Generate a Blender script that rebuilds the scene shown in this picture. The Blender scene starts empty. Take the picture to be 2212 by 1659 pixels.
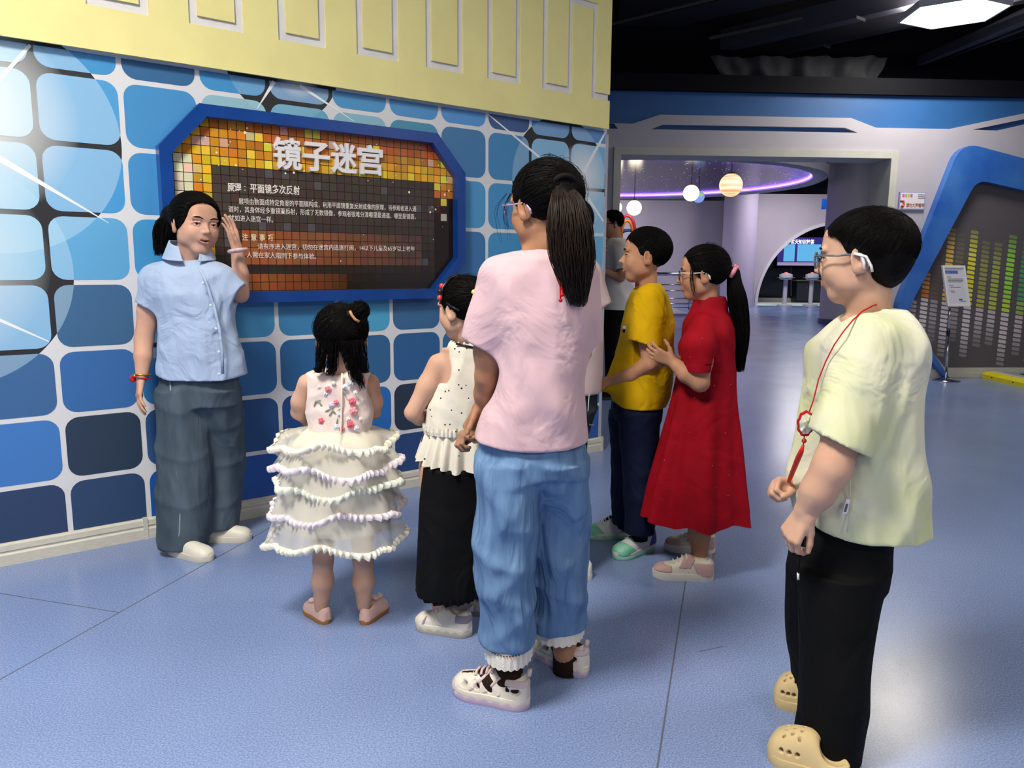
import bpy, math, random
import numpy as np
from mathutils import Matrix, Vector

# ------------------------------------------------------------------ camera
SC = bpy.context.scene
COL = SC.collection
FPX, CX, CY = 1660.0, 1106.0, 829.5
PITCH, ROLL, CAMH = 0.1555, 0.0074, 1.25
_cp, _sp, _cr, _sr = math.cos(PITCH), math.sin(PITCH), math.cos(ROLL), math.sin(ROLL)
_r0 = np.array([1, 0, 0.]); _u0 = np.array([0, _sp, _cp]); V_F = np.array([0, _cp, -_sp])
V_R = _cr * _r0 + _sr * _u0
V_U = -_sr * _r0 + _cr * _u0
CAM = np.array([0, 0, CAMH])
cd = bpy.data.cameras.new('camera')
cam = bpy.data.objects.new('camera', cd); COL.objects.link(cam)
cd.sensor_width = 36.0; cd.lens = FPX / 2212.0 * 36.0; cd.clip_end = 200; cd.clip_start = 0.02
cam.matrix_world = Matrix(((V_R[0], V_U[0], -V_F[0], 0), (V_R[1], V_U[1], -V_F[1], 0),
                           (V_R[2], V_U[2], -V_F[2], CAMH), (0, 0, 0, 1)))
SC.camera = cam
# ------------------------------------------------------------------ world and exposure
wd = bpy.data.worlds.new('hall_air'); SC.world = wd; wd.use_nodes = True
wd.node_tree.nodes['Background'].inputs[0].default_value = (0.80, 0.86, 1.0, 1)
wd.node_tree.nodes['Background'].inputs[1].default_value = 0.05
SC.view_settings.view_transform = 'Standard'; SC.view_settings.look = 'None'
SC.view_settings.gamma = 1.0; SC.view_settings.use_curve_mapping = False
SC.view_settings.exposure = 0.0
# ceiling lamps of the hall: hexagonal panels (x, y, z, radius, watts); the first is in the frame, the second read off the bright floor, the rest unseen and added for light
LAMPS = [(4.17, 7.77, 3.62, 0.48, 80), (-1.25, 0.75, 3.75, 0.53, 215), (1.5, -2.4, 3.75, 0.53, 110),
         (3.3, 2.6, 3.75, 0.53, 55), (-2.8, -2.8, 3.75, 0.53, 80), (6.3, 1.0, 3.75, 0.53, 60)]

# ------------------------------------------------------------------ helpers
def ray(x, y): return (x - CX) / FPX * V_R - (y - CY) / FPX * V_U + V_F
def GR(x, y, z=0.0):
    d = ray(x, y); return CAM + d * (z - CAMH) / d[2]
def W(x, y, Y):
    d = ray(x, y); return CAM + d * Y / d[1]
# the mural wall: runs along WD, faces WN
_yaw = 0.9176; _k = 1.25 / 1.181
WD = np.array([math.sin(_yaw), math.cos(_yaw), 0.]); WN = np.array([WD[1], -WD[0], 0.])
WP = np.array([-1.8023 * _k, 3 * _k, 0.])
UP = np.array([0, 0, 1.])
def wall_px(x, y, off=0.0):
    d = ray(x, y); t = (WN @ (WP + WN * off - CAM)) / (WN @ d); X = CAM + d * t
    return float(WD @ (X - WP)), float(X[2])
def wpt(s, z, off=0.0): return WP + WD * s + WN * off + UP * z
# the hall's end wall: nearly square to the view
_a = math.radians(3.0)
ED = np.array([math.cos(_a), math.sin(_a), 0.]); EN = np.array([ED[1], -ED[0], 0.])
EP = np.array([4.567, 8.80, 0.])
def end_px(x, y, off=0.0):
    d = ray(x, y); t = (EN @ (EP + EN * off - CAM)) / (EN @ d); X = CAM + d * t
    return float(ED @ (X - EP)), float(X[2])
def ept(u, z, off=0.0): return EP + ED * u + EN * off + UP * z

OFF = {}
def empty(name, loc, label=None, cat=None, group=None):
    o = bpy.data.objects.new(name, None); COL.objects.link(o); o.location = loc
    o.empty_display_size = 0.1
    OFF[o.name] = np.array(loc, float)
    tag(o, label, cat, group); return o
def tag(o, label=None, cat=None, group=None, kind=None):
    if label: o['label'] = label
    if cat: o['category'] = cat
    if group: o['group'] = group
    if kind: o['kind'] = kind
    return o
def mesh_obj(name, verts, faces, mat, parent=None, smooth=False, cols=None, label=None, cat=None, group=None, kind=None, sharp=None):
    v = np.asarray(verts, float).reshape(-1, 3)
    if parent is not None: off = OFF[parent.name]
    else: off = np.array([(v[:, 0].min() + v[:, 0].max()) / 2, (v[:, 1].min() + v[:, 1].max()) / 2, v[:, 2].min()])
    me = bpy.data.meshes.new(name)
    v = v - off
    if isinstance(faces, np.ndarray):
        nf, k = faces.shape
        me.vertices.add(len(v)); me.vertices.foreach_set('co', v.astype(np.float32).ravel())
        me.loops.add(nf * k); me.loops.foreach_set('vertex_index', faces.astype(np.int32).ravel())
        me.polygons.add(nf); me.polygons.foreach_set('loop_start', np.arange(0, nf * k, k, dtype=np.int32))
        me.update(calc_edges=True); me.validate()
    else:
        me.from_pydata([tuple(p) for p in v], [], [tuple(f) for f in faces]); me.update()
    if smooth: me.polygons.foreach_set('use_smooth', np.ones(len(me.polygons), bool))
    if cols is not None:
        at = me.color_attributes.new('col', 'FLOAT_COLOR', 'POINT')
        c = np.ones((len(v), 4), np.float32); c[:, :3] = np.asarray(cols)[:, :3]
        at.data.foreach_set('color', c.ravel())
    me.materials.append(mat)
    o = bpy.data.objects.new(name, me); COL.objects.link(o)
    if parent is not None: o.parent = parent
    else: o.location = off
    OFF[o.name] = off
    tag(o, label, cat, group, kind)
    if smooth and sharp:
        try:
            me.set_sharp_from_angle(angle=math.radians(sharp))
        except Exception: pass
    return o
class MB:
    """collects shapes into one mesh"""
    def __init__(s): s.v = []; s.f = []; s.c = []
    def add(s, v, f, c=None):
        n = len(s.v); s.v += [tuple(map(float, p)) for p in v]; s.f += [tuple(i + n for i in q) for q in f]
        if c is not None: s.c += [c] * len(v)
        return s
    def box(s, o, ax, ay, az, c=None):
        """o: a corner, ax/ay/az edge vectors"""
        o, ax, ay, az = map(np.array, (o, ax, ay, az))
        v = [o, o + ax, o + ax + ay, o + ay, o + az, o + ax + az, o + ax + ay + az, o + ay + az]
        return s.add(v, [(0, 3, 2, 1), (4, 5, 6, 7), (0, 1, 5, 4), (1, 2, 6, 5), (2, 3, 7, 6), (3, 0, 4, 7)], c)
    def abox(s, c0, size, c=None):
        c0 = np.array(c0, float); sz = np.array(size, float)
        return s.box(c0 - sz / 2, (sz[0], 0, 0), (0, sz[1], 0), (0, 0, sz[2]), c)
    def prism(s, pts, vec, c=None):
        """polygon pts (ordered so that its normal is opposite to vec or along it) extruded by vec"""
        pts = [np.array(p, float) for p in pts]; vec = np.array(vec, float); n = len(pts)
        v = pts + [p + vec for p in pts]
        return s.add(v, [tuple(range(n))[::-1], tuple(range(n, 2 * n))] + [(i, (i + 1) % n, n + (i + 1) % n, n + i) for i in range(n)], c)
    def ring(s, outer, inner, vec, c=None):
        """frame between two closed loops with equal point counts, extruded by vec"""
        n = len(outer); vec = np.array(vec, float)
        o = [np.array(p, float) for p in outer]; i_ = [np.array(p, float) for p in inner]
        v = o + i_ + [p + vec for p in o] + [p + vec for p in i_]
        f = []
        for k in range(n):
            j = (k + 1) % n
            f += [(k, j, n + j, n + k)[::-1], (2 * n + k, 2 * n + j, 3 * n + j, 3 * n + k), (k, j, 2 * n + j, 2 * n + k), (n + k, 3 * n + k, 3 * n + j, n + j)]
        return s.add(v, f, c)
    def tube(s, pts, r, n=8, c=None, cap=True):
        pts = [np.array(p, float) for p in pts]; m = len(pts)
        rr = r if hasattr(r, '__len__') else [r] * m
        v = []; prev = None
        for i, p in enumerate(pts):
            t = pts[min(i + 1, m - 1)] - pts[max(i - 1, 0)]; t = t / (np.linalg.norm(t) + 1e-12)
            if prev is None:
                a = np.cross(t, UP if abs(t[2]) < 0.9 else np.array([1., 0, 0]))
            else: a = prev - t * (prev @ t)
            a /= np.linalg.norm(a) + 1e-12; b = np.cross(t, a); prev = a
            for k in range(n):
                q = 2 * math.pi * k / n
                v.append(p + rr[i] * (math.cos(q) * a + math.sin(q) * b))
        f = [(i * n + k, i * n + (k + 1) % n, (i + 1) * n + (k + 1) % n, (i + 1) * n + k) for i in range(m - 1) for k in range(n)]
        if cap: f += [tuple(range(n))[::-1], tuple((m - 1) * n + k for k in range(n))]
        return s.add(v, f, c)
    def lathe(s, c0, prof, n=32, c=None):
        """prof: list of (r, z) around the vertical axis at c0"""
        v = []; m = len(prof)
        for r, z in prof:
            for k in range(n):
                q = 2 * math.pi * k / n; v.append((c0[0] + r * math.cos(q), c0[1] + r * math.sin(q), c0[2] + z))
        f = [(i * n + k, i * n + (k + 1) % n, (i + 1) * n + (k + 1) % n, (i + 1) * n + k) for i in range(m - 1) for k in range(n)]
        f += [tuple(range(n))[::-1], tuple((m - 1) * n + k for k in range(n))]
        return s.add(v, f, c)
    def ball(s, c0, r, n=12, m=8, c=None):
        r = np.array(r if hasattr(r, '__len__') else [r] * 3, float); v = []
        for i in range(1, m):
            p = math.pi * i / m
            for k in range(n):
                q = 2 * math.pi * k / n
                v.append(np.array(c0) + r * np.array([math.sin(p) * math.cos(q), math.sin(p) * math.sin(q), math.cos(p)]))
        v += [np.array(c0) + r * np.array([0, 0, 1.]), np.array(c0) - r * np.array([0, 0, 1.])]
        t = len(v) - 2
        f = [(i * n + k, (i + 1) * n + k, (i + 1) * n + (k + 1) % n, i * n + (k + 1) % n) for i in range(m - 2) for k in range(n)]
        f += [(t, k, (k + 1) % n) for k in range(n)] + [(t + 1, (m - 2) * n + (k + 1) % n, (m - 2) * n + k) for k in range(n)]
        return s.add(v, f, c)
    def build(s, name, mat, parent=None, smooth=False, **kw):
        return mesh_obj(name, s.v, s.f, mat, parent, smooth, cols=(s.c if s.c else None), **kw)

def lin(h):
    if isinstance(h, str):
        h = h.lstrip('#'); c = [int(h[i:i + 2], 16) / 255 for i in (0, 2, 4)]
    else: c = list(h)
    return tuple(x / 12.92 if x <= 0.04045 else ((x + 0.055) / 1.055) ** 2.4 for x in c)
MATS = {}
def mat(name, col, rough=0.55, metal=0.0, spec=0.5, var=0.0, vscale=8.0, bump=0.0, bscale=120.0, emit=0.0, ecol=None,
        alpha=1.0, trans=0.0, sss=0.0, coat=0.0, attr=False, stretch=None, col2=None, sheen=0.0, ior=1.45, bdist=0.01, crease=0.0, cscale=7.0):
    if name in MATS: return MATS[name]
    if rough >= .6 and spec == 0.5: spec = 0.15
    m = bpy.data.materials.new(name); m.use_nodes = True; MATS[name] = m
    nt = m.node_tree; b = nt.nodes['Principled BSDF']; L = nt.links
    c = lin(col)
    b.inputs['Base Color'].default_value = (*c, 1); b.inputs['Roughness'].default_value = rough
    b.inputs['Metallic'].default_value = metal; b.inputs['Specular IOR Level'].default_value = spec
    b.inputs['Alpha'].default_value = alpha; b.inputs['Transmission Weight'].default_value = trans; b.inputs['IOR'].default_value = ior
    b.inputs['Coat Weight'].default_value = coat; b.inputs['Sheen Weight'].default_value = sheen
    if sss:
        b.inputs['Subsurface Weight'].default_value = sss; b.inputs['Subsurface Radius'].default_value = (0.012, 0.005, 0.003); b.inputs['Subsurface Scale'].default_value = 1.0
    if emit:
        b.inputs['Emission Color'].default_value = (*lin(ecol or col), 1); b.inputs['Emission Strength'].default_value = emit
    tc = nt.nodes.new('ShaderNodeTexCoord'); vec = tc.outputs['Object']
    if stretch:
        mp = nt.nodes.new('ShaderNodeMapping'); mp.inputs['Scale'].default_value = stretch; L.new(vec, mp.inputs[0]); vec = mp.outputs[0]
    src = None
    if attr:
        a = nt.nodes.new('ShaderNodeVertexColor'); a.layer_name = 'col'; src = a.outputs[0]; L.new(src, b.inputs['Base Color'])
    if var or col2:
        n = nt.nodes.new('ShaderNodeTexNoise'); n.inputs['Scale'].default_value = vscale; n.inputs['Detail'].default_value = 4
        L.new(vec, n.inputs['Vector'])
        r = nt.nodes.new('ShaderNodeValToRGB'); L.new(n.outputs[0], r.inputs[0])
        c2 = lin(col2) if col2 else tuple(min(1, x * (1 + var)) for x in c); c1 = c if col2 else tuple(x * (1 - var) for x in c)
        r.color_ramp.elements[0].position = 0.35; r.color_ramp.elements[1].position = 0.65
        r.color_ramp.elements[0].color = (*c1, 1); r.color_ramp.elements[1].color = (*c2, 1)
        L.new(r.outputs[0], b.inputs['Base Color'])
    if crease:
        n3 = nt.nodes.new('ShaderNodeTexNoise'); n3.inputs['Scale'].default_value = cscale; n3.inputs['Detail'].default_value = 3; n3.inputs['Distortion'].default_value = 1.6; n3.inputs['Roughness'].default_value = .45
        L.new(vec, n3.inputs['Vector'])
        bq = nt.nodes.new('ShaderNodeBump'); bq.inputs['Strength'].default_value = min(1, crease * 2.6); bq.inputs['Distance'].default_value = 0.035; L.new(n3.outputs[0], bq.inputs['Height']); L.new(bq.outputs[0], b.inputs['Normal'])
    if bump:
        n2 = nt.nodes.new('ShaderNodeTexNoise'); n2.inputs['Scale'].default_value = bscale; n2.inputs['Detail'].default_value = 3
        L.new(vec, n2.inputs['Vector'])
        bp = nt.nodes.new('ShaderNodeBump'); bp.inputs['Strength'].default_value = bump; bp.inputs['Distance'].default_value = bdist
        L.new(n2.outputs[0], bp.inputs['Height']); L.new(bp.outputs[0], b.inputs['Normal'])
        if crease: L.new(bq.outputs[0], bp.inputs['Normal'])
    return m
def text_obj(s, size, mtl, name, origin, ax, az, parent, extrude=0.0003, offset=0.0, align='LEFT', width=None, res=3):
    """lettering laid on a surface: origin = left end of the baseline, ax = reading direction, az = up"""
    cu = bpy.data.curves.new(name, 'FONT'); cu.body = s; cu.size = size; cu.extrude = extrude; cu.offset = offset
    cu.align_x = align; cu.resolution_u = res
    o = bpy.data.objects.new('tmp', cu); COL.objects.link(o)
    dg = bpy.context.evaluated_depsgraph_get(); me = bpy.data.meshes.new_from_object(o.evaluated_get(dg))
    bpy.data.objects.remove(o); bpy.data.curves.remove(cu)
    n = len(me.vertices); co = np.zeros(n * 3); me.vertices.foreach_get('co', co); co = co.reshape(-1, 3)
    if width and n:
        w = co[:, 0].max() - co[:, 0].min()
        k = width / w; co[:, 0] = (co[:, 0] - co[:, 0].min()) * k
    ax, az = np.array(ax, float), np.array(az, float); an = np.cross(ax, az)
    wv = np.array(origin)[None] + co[:, :1] * ax + co[:, 1:2] * az + co[:, 2:] * an
    f = [tuple(p.vertices) for p in me.polygons]; bpy.data.meshes.remove(me)
    return mesh_obj(name, wv, f, mtl, parent)
def rrect(w, h, r, n=4):
    """rounded rectangle corners, centred, counter-clockwise"""
    out = []
    for cx, cy, a0 in ((w / 2 - r, h / 2 - r, 0), (-w / 2 + r, h / 2 - r, 90), (-w / 2 + r, -h / 2 + r, 180), (w / 2 - r, -h / 2 + r, 270)):
        for i in range(n + 1):
            a = math.radians(a0 + 90 * i / n); out.append((cx + r * math.cos(a), cy + r * math.sin(a)))
    return out
random.seed(7)
# ================================================================== materials of the setting
M_white = mat('white_paint', '#aeacba', 0.5, var=0.02, vscale=3)
M_trimw = mat('grey_white_trim', '#b9bab6', 0.5, var=0.05, vscale=6, bump=0.1, bscale=60)
M_base = mat('worn_white_baseboard', '#c6c5bb', 0.45, var=0.08, vscale=10, stretch=(3, 3, 30))
M_blueband = mat('blue_paint', '#2a5f9e', 0.5, var=0.05, vscale=2)
M_black = mat('black_paint', '#101119', 0.6, spec=.1)
M_dark = mat('dark_metal', '#30303a', 0.5)
M_dark2 = mat('dark_grey_duct', '#4c4c58', 0.45)
M_yellow = mat('pale_yellow_board', '#e8e19c', 0.55, var=0.03, vscale=5, bump=0.15, bscale=200, bdist=0.003)
M_groove = mat('grey_white_groove', '#d8d9e0', 0.5, var=0.05, vscale=9)
M_frame = mat('blue_gloss_frame', '#0f4190', 0.28, var=0.10, vscale=7, coat=0.2)
M_chrome = mat('chrome', '#c8c8cc', 0.16, metal=1.0)
M_seam = mat('floor_seam_dirt', '#5a616e', 0.8)

def floor_material():
    m = bpy.data.materials.new('speckled_blue_vinyl'); m.use_nodes = True
    nt = m.node_tree; L = nt.links; b = nt.nodes['Principled BSDF']
    tc = nt.nodes.new('ShaderNodeTexCoord')
    n = nt.nodes.new('ShaderNodeTexNoise'); n.inputs['Scale'].default_value = 190; n.inputs['Detail'].default_value = 3; L.new(tc.outputs['Object'], n.inputs['Vector'])
    r = nt.nodes.new('ShaderNodeValToRGB'); L.new(n.outputs[0], r.inputs[0])
    e = r.color_ramp.elements; e[0].position = 0.30; e[0].color = (*lin('#677bab'), 1); e[1].position = 0.72; e[1].color = (*lin('#90a5d4'), 1)
    n2 = nt.nodes.new('ShaderNodeTexNoise'); n2.inputs['Scale'].default_value = 1.3; n2.inputs['Detail'].default_value = 6; L.new(tc.outputs['Object'], n2.inputs['Vector'])
    mx = nt.nodes.new('ShaderNodeMix'); mx.data_type = 'RGBA'; mx.blend_type = 'MULTIPLY'; mx.inputs[0].default_value = 1.0
    r2 = nt.nodes.new('ShaderNodeValToRGB'); L.new(n2.outputs[0], r2.inputs[0])
    r2.color_ramp.elements[0].position = 0.3; r2.color_ramp.elements[0].color = (0.86, 0.86, 0.87, 1); r2.color_ramp.elements[1].position = 0.7; r2.color_ramp.elements[1].color = (1, 1, 1, 1)
    L.new(r.outputs[0], mx.inputs[6]); L.new(r2.outputs[0], mx.inputs[7]); L.new(mx.outputs[2], b.inputs['Base Color'])
    rr = nt.nodes.new('ShaderNodeMapRange'); rr.inputs[3].default_value = 0.16; rr.inputs[4].default_value = 0.30
    L.new(n2.outputs[0], rr.inputs[0]); L.new(rr.outputs[0], b.inputs['Roughness'])
    b.inputs['Specular IOR Level'].default_value = 0.5
    bp = nt.nodes.new('ShaderNodeBump'); bp.inputs['Strength'].default_value = 0.12; bp.inputs['Distance'].default_value = 0.002
    n3 = nt.nodes.new('ShaderNodeTexNoise'); n3.inputs['Scale'].default_value = 160; L.new(tc.outputs['Object'], n3.inputs['Vector'])
    L.new(n3.outputs[0], bp.inputs['Height']); L.new(bp.outputs[0], b.inputs['Normal'])
    return m
M_floor = floor_material()

# ================================================================== floor and ceiling
fl = MB().box((-7, -5, -0.1), (24, 0, 0), (0, 36, 0), (0, 0, 0.1)).build('floor', M_floor, kind='structure', label='blue speckled vinyl floor of the hall')
def strip(a, b, w=0.004, z=0.0006):
    a = np.array([a[0], a[1], 0.]); b = np.array([b[0], b[1], 0.]); d = (b - a) / np.linalg.norm(b - a); s = np.array([-d[1], d[0], 0]) * w / 2
    m = MB(); m.box(a - s, b - a, 2 * s, (0, 0, z)); m.build('floor_seam', M_seam, fl)
strip((-1.70, 1.58), (-1.13, 3.56)); strip((-1.406, 2.601), (-3.0, 3.06)); strip((0.10, 0.80), (2.37, 8.80), 0.005)
strip((0.62, 2.35), (0.71, 2.385), 0.003)
ceil = MB().box((-7, -5, 4.6), (24, 0, 0), (0, 36, 0), (0, 0, 0.1)).build('ceiling', M_black, kind='structure', label='black exposed ceiling above the hall')

# ================================================================== mural wall
def mural_material(name, grout):
    m = bpy.data.materials.new(name); m.use_nodes = True; nt = m.node_tree; L = nt.links; b = nt.nodes['Principled BSDF']
    b.inputs['Roughness'].default_value = 0.42
    ge = nt.nodes.new('ShaderNodeNewGeometry')
    def math_(op, a, c=None):
        n = nt.nodes.new('ShaderNodeMath'); n.operation = op
        for i, q in enumerate((a, c)):
            if q is None: continue
            if isinstance(q, (int, float)): n.inputs[i].default_value = q
            else: L.new(q, n.inputs[i])
        return n.outputs[0]
    dt = nt.nodes.new('ShaderNodeVectorMath'); dt.operation = 'DOT_PRODUCT'; L.new(ge.outputs['Position'], dt.inputs[0]); dt.inputs[1].default_value = tuple(WD)
    s = math_('SUBTRACT', dt.outputs['Value'], float(WD @ WP))
    sx = nt.nodes.new('ShaderNodeSeparateXYZ'); L.new(ge.outputs['Position'], sx.inputs[0]); z = sx.outputs[2]
    if grout:
        rgb = nt.nodes.new('ShaderNodeRGB'); rgb.outputs[0].default_value = (*lin('#d6d9e0'), 1); col = rgb.outputs[0]
    else:
        oi = nt.nodes.new('ShaderNodeObjectInfo'); col = oi.outputs['Color']
    def mixc(fac, a, bcol):
        n = nt.nodes.new('ShaderNodeMix'); n.data_type = 'RGBA'; L.new(fac, n.inputs[0]); L.new(a, n.inputs[6]); n.inputs[7].default_value = (*lin(bcol), 1); return n.outputs[2]
    # printed translucent circles: (s, z, radius, base tint strength, glow strength, glow centre s, z, glow radius)
    for cs, cz, r, base, glow, gs, gz, gr in ((-0.139, 1.727, 0.452, 0.40, 1.0, -0.24, 1.80, 0.40), (-0.356, 1.204, 0.453, 0.36, 0.7, -0.40, 1.25, 0.42),
                                             (1.034, 2.193, 0.281, 0.20, 0.75, 1.10, 2.13, 0.11), (2.77, 1.754, 0.378, 0.30, 0.95, 2.95, 1.80, 0.20),
                                             (0.40, 0.875, 0.055, 0.35, 0.0, 0.4, 0.875, 0.1)):
        d = math_('SQRT', math_('ADD', math_('POWER', math_('SUBTRACT', s, cs), 2.0), math_('POWER', math_('SUBTRACT', z, cz), 2.0)))
        inside = math_('LESS_THAN', d, r)
        g = math_('SQRT', math_('ADD', math_('POWER', math_('SUBTRACT', s, gs), 2.0), math_('POWER', math_('SUBTRACT', z, gz), 2.0)))
        gl = math_('MULTIPLY', math_('POWER', math_('MAXIMUM', math_('SUBTRACT', 1.0, math_('DIVIDE', g, gr)), 0.0), 0.8), glow)
        if grout: col = mixc(inside, col, '#25262c')
        else: col = mixc(math_('MULTIPLY', inside, base), col, '#b9dcf2')
        col = mixc(math_('MULTIPLY', inside, gl), col, '#e6edf2')
    L.new(col, b.inputs['Base Color'])
    return m
M_grout = mural_material('mural_print_ground', True); M_tile = mural_material('mural_print_square', False)
S0, S1 = -3.0, 3.150
wl = MB().box(wpt(S0, 0, -0.22), WD * (S1 - S0), WN * 0.22, UP * 3.42).build('wall_left', M_grout, kind='structure', label='partition wall with printed mural of rounded blue squares')
COLS = {0: '6fb4e0 8fc4e6 5fb0dc 5aaedc 5d9fd4 3a669a 3f78c2 2b4066', 1: '3e90cc 4a9bd6 4598d6 5da6d8 3b6690 356aab 273a52 2b456b', 2: '2f6494 418dc8 3f8dcb 3f95d0 3d9ad0 2f70ac 2c5488 1d55a8',
        3: '3d8fcb 8fbed0 4a90c8 4693cc 4393c8 2f6ca8 28528c 1f55a8', 4: '6a92c2 5fa6c8 4a90c8 4693cc 3a7fb4 2b6399 1f4a8a 1f3d74', 5: '4393cc 86b9cf 4a90c8 4693cc 4aa0cc 2f6294 2569b8 1f3d74', 6: '4592cf 4290b5 4a90c8 4693cc 366797 2b5f98 26364f 27467e',
        7: '4a93d8 3c78ae 4a96cd 3b75b0 315e92 2f6aa0 1f5096 27467e', 8: '35588f 3f85be 4390cb 4391c9 3d86c4 2f6aa0 2a5fa8 27467e', 9: '4180c4 6bacdd 6bacdd 5fa6d8 4a96cd 2f70ac 2a5fa8 2b55a0', 10: '5f8fc8 7fb4e0 8fc0e4 6fb0dc 4a9bcd 3580b8 3060a8 2d5aa5'}
CS, RS = 0.3146, 0.2794
c0s, r0z = 0.008, 1.997
for c in range(-9, 11):
    for r in range(0, 8):
        sa, sb = c0s + (c - 1) * CS, c0s + c * CS
        zb, zt = r0z - r * RS, r0z - (r - 1) * RS
        g = 0.0105
        sa2, sb2, zb2, zt2 = sa + g, min(sb - g, S1 - 0.012), max(zb + g, 0.095), min(zt - g, 2.085)
        if sb2 - sa2 < 0.03: continue
        rad = 0.055; pts = []
        w, h = sb2 - sa2, zt2 - zb2
        full_b, full_t, full_r = zb2 > 0.096, zt2 < 2.084, sb2 < S1 - 0.013
        def corner(cx, cz, a0, on, px, pz):
            if not on: return [(px, pz)]
            return [(cx + rad * math.cos(math.radians(a0 + 18 * i)), cz + rad * math.sin(math.radians(a0 + 18 * i))) for i in range(6)]
        pts = corner(sb2 - rad, zt2 - rad, 0, full_t and full_r, sb2, zt2) + corner(sa2 + rad, zt2 - rad, 90, full_t, sa2, zt2) + \
            corner(sa2 + rad, zb2 + rad, 180, full_b, sa2, zb2) + corner(sb2 - rad, zb2 + rad, 270, full_b and full_r, sb2, zb2)
        mb = MB(); mb.prism([wpt(p, q, 0) for p, q in pts], WN * 0.0012)
        t = mb.build('mural_square', M_tile, wl)
        hx = COLS[c].split()[r] if c in COLS else random.choice(('3e90cc', '356aab', '4a9bd6', '2b456b', '6fb4e0'))
        t.color = (*lin(hx), 1)
M_ray = mat('white_print', '#e8edf4', 0.45)
def ray_strip(p, q, wa, wb):
    (a, za), (b, zb) = p, q
    L_ = math.hypot(b - a, zb - za); nx, nz = -(zb - za) / L_, (b - a) / L_
    pts = [(a + nx * wa, za + nz * wa), (a - nx * wa, za - nz * wa), (b - nx * wb, zb - nz * wb), (b + nx * wb, zb + nz * wb)]
    MB().prism([wpt(u, v, 0.0013) for u, v in pts], WN * 0.0006).build('printed_ray', M_ray, wl)
for p, q, wa, wb in (((0.01, 2.083), (-0.40, 1.55), .006, .010), ((-0.22, 1.70), (0.243, 1.407), .015, .001), ((-0.30, 1.085), (-0.013, 0.917), .010, .002), ((0.985, 2.083), (0.899, 1.951), .009, .001),
                     ((1.11, 2.083), (1.39, 1.951), .008, .001), ((2.22, 2.08), (2.93, 1.70), .003, .011), ((3.137, 2.083), (2.90, 1.74), .006, .014), ((2.92, 1.74), (3.136, 1.525), .012, .006)):
    ray_strip(p, q, wa, wb)
# white corner strip at the wall's free end
MB().box(wpt(S1 - 0.008, 0.1, -0.225), WD * 0.014, WN * 0.235, UP * 1.97).build('trim_1', M_white, kind='structure')
# baseboard with two steps and joint covers
def base_profile(sa, sb):
    prof = [(0, 0), (0.018, 0), (0.018, 0.045), (0.012, 0.052), (0.012, 0.058), (0.016, 0.062), (0.014, 0.085), (0.006, 0.092), (0, 0.094)]
    mb = MB(); mb.prism([wpt(sa, z, o) for o, z in prof][::-1], WD * (sb - sa)); return mb
bb = base_profile(-3.0, 0.30).build('baseboard_left', M_base, kind='structure', label='white moulded baseboard along the mural wall')
base_profile(0.30, 1.62).build('baseboard_length', M_base, bb); base_profile(1.62, 3.165).build('baseboard_length', M_base, bb)
for s in (0.292, 3.15):
    mb = MB(); mb.box(wpt(s, 0, 0), WD * 0.018, WN * 0.022, UP * 0.098); mb.build('joint_cover', M_base, bb)

# ---------------------------------------------------------------- yellow board with a meander groove
YO = 0.045
yz0 = wall_px(700, 184, YO)[1]; ys1 = wall_px(1316, 272, YO)[0]
yb = MB().box(wpt(S0, yz0 + 0.02, 0.0014), WD * (ys1 - S0 - 0.012), WN * (YO - 0.0134), UP * (3.42 - yz0 - 0.02)).build('meander_board', M_groove, label='pale yellow board with grey meander groove above the mural', cat='wall board')
OFFS = YO
per, gw = 0.394, 0.038
zb0, zb1 = 2.274 - 0.012, 2.274 + gw - 0.012       # lower run of the groove
zt0, zt1 = 2.775, 2.775 + gw                        # upper run
lefts = []                                          # left outer edge of each lower run
s = wall_px(1278, 205, YO)[0]
while s > S0: lefts.append(s); s -= per
lefts = sorted(lefts)
up, lo = [], []                                     # outlines of the groove: upper side, lower side, from left to right
for i, sL in enumerate(lefts):
    sR = sL + 0.235
    up += [(sL + gw, zt1 if False else None)]
upper = [(S0, zt1)]; lower = [(S0, zt0)]
for sL in lefts:
    sR = sL + 0.235
    upper += [(sL + gw, zt1), (sL + gw, zb1), (sR - gw, zb1), (sR - gw, zt1)]
    lower += [(sL, zt0), (sL, zb0), (sR, zb0), (sR, zt0)]
def clip_end(path):
    out = []
    for i, p in enumerate(path):
        if p[0] <= ys1: out.append(p)
        else:
            out.append((ys1, path[i - 1][1])); break
    return out
upper, lower = clip_end(upper), clip_end(lower)
MB().prism([wpt(a, z, YO - 0.012) for a, z in upper + [(ys1, 3.42), (S0, 3.42)]], WN * 0.012).build('upper_panel', M_yellow, yb)
MB().prism([wpt(a, z, YO - 0.012) for a, z in [(S0, yz0), (ys1, yz0)] + lower[::-1]], WN * 0.012).build('lower_panel', M_yellow, yb)

# ================================================================== exhibit board in a blue octagonal frame
FO = 0.06
def fp(x, y, o=FO): return wall_px(x, y, o)
outer = [fp(437, 224), fp(950, 288), fp(1008, 370), fp(1003, 555), fp(945, 640), fp(508, 660), None, fp(343, 318)]
inner = [fp(441, 249), fp(935, 303), fp(982, 372), fp(984, 564), fp(938, 626), fp(500, 639), None, fp(373, 320)]
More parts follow.
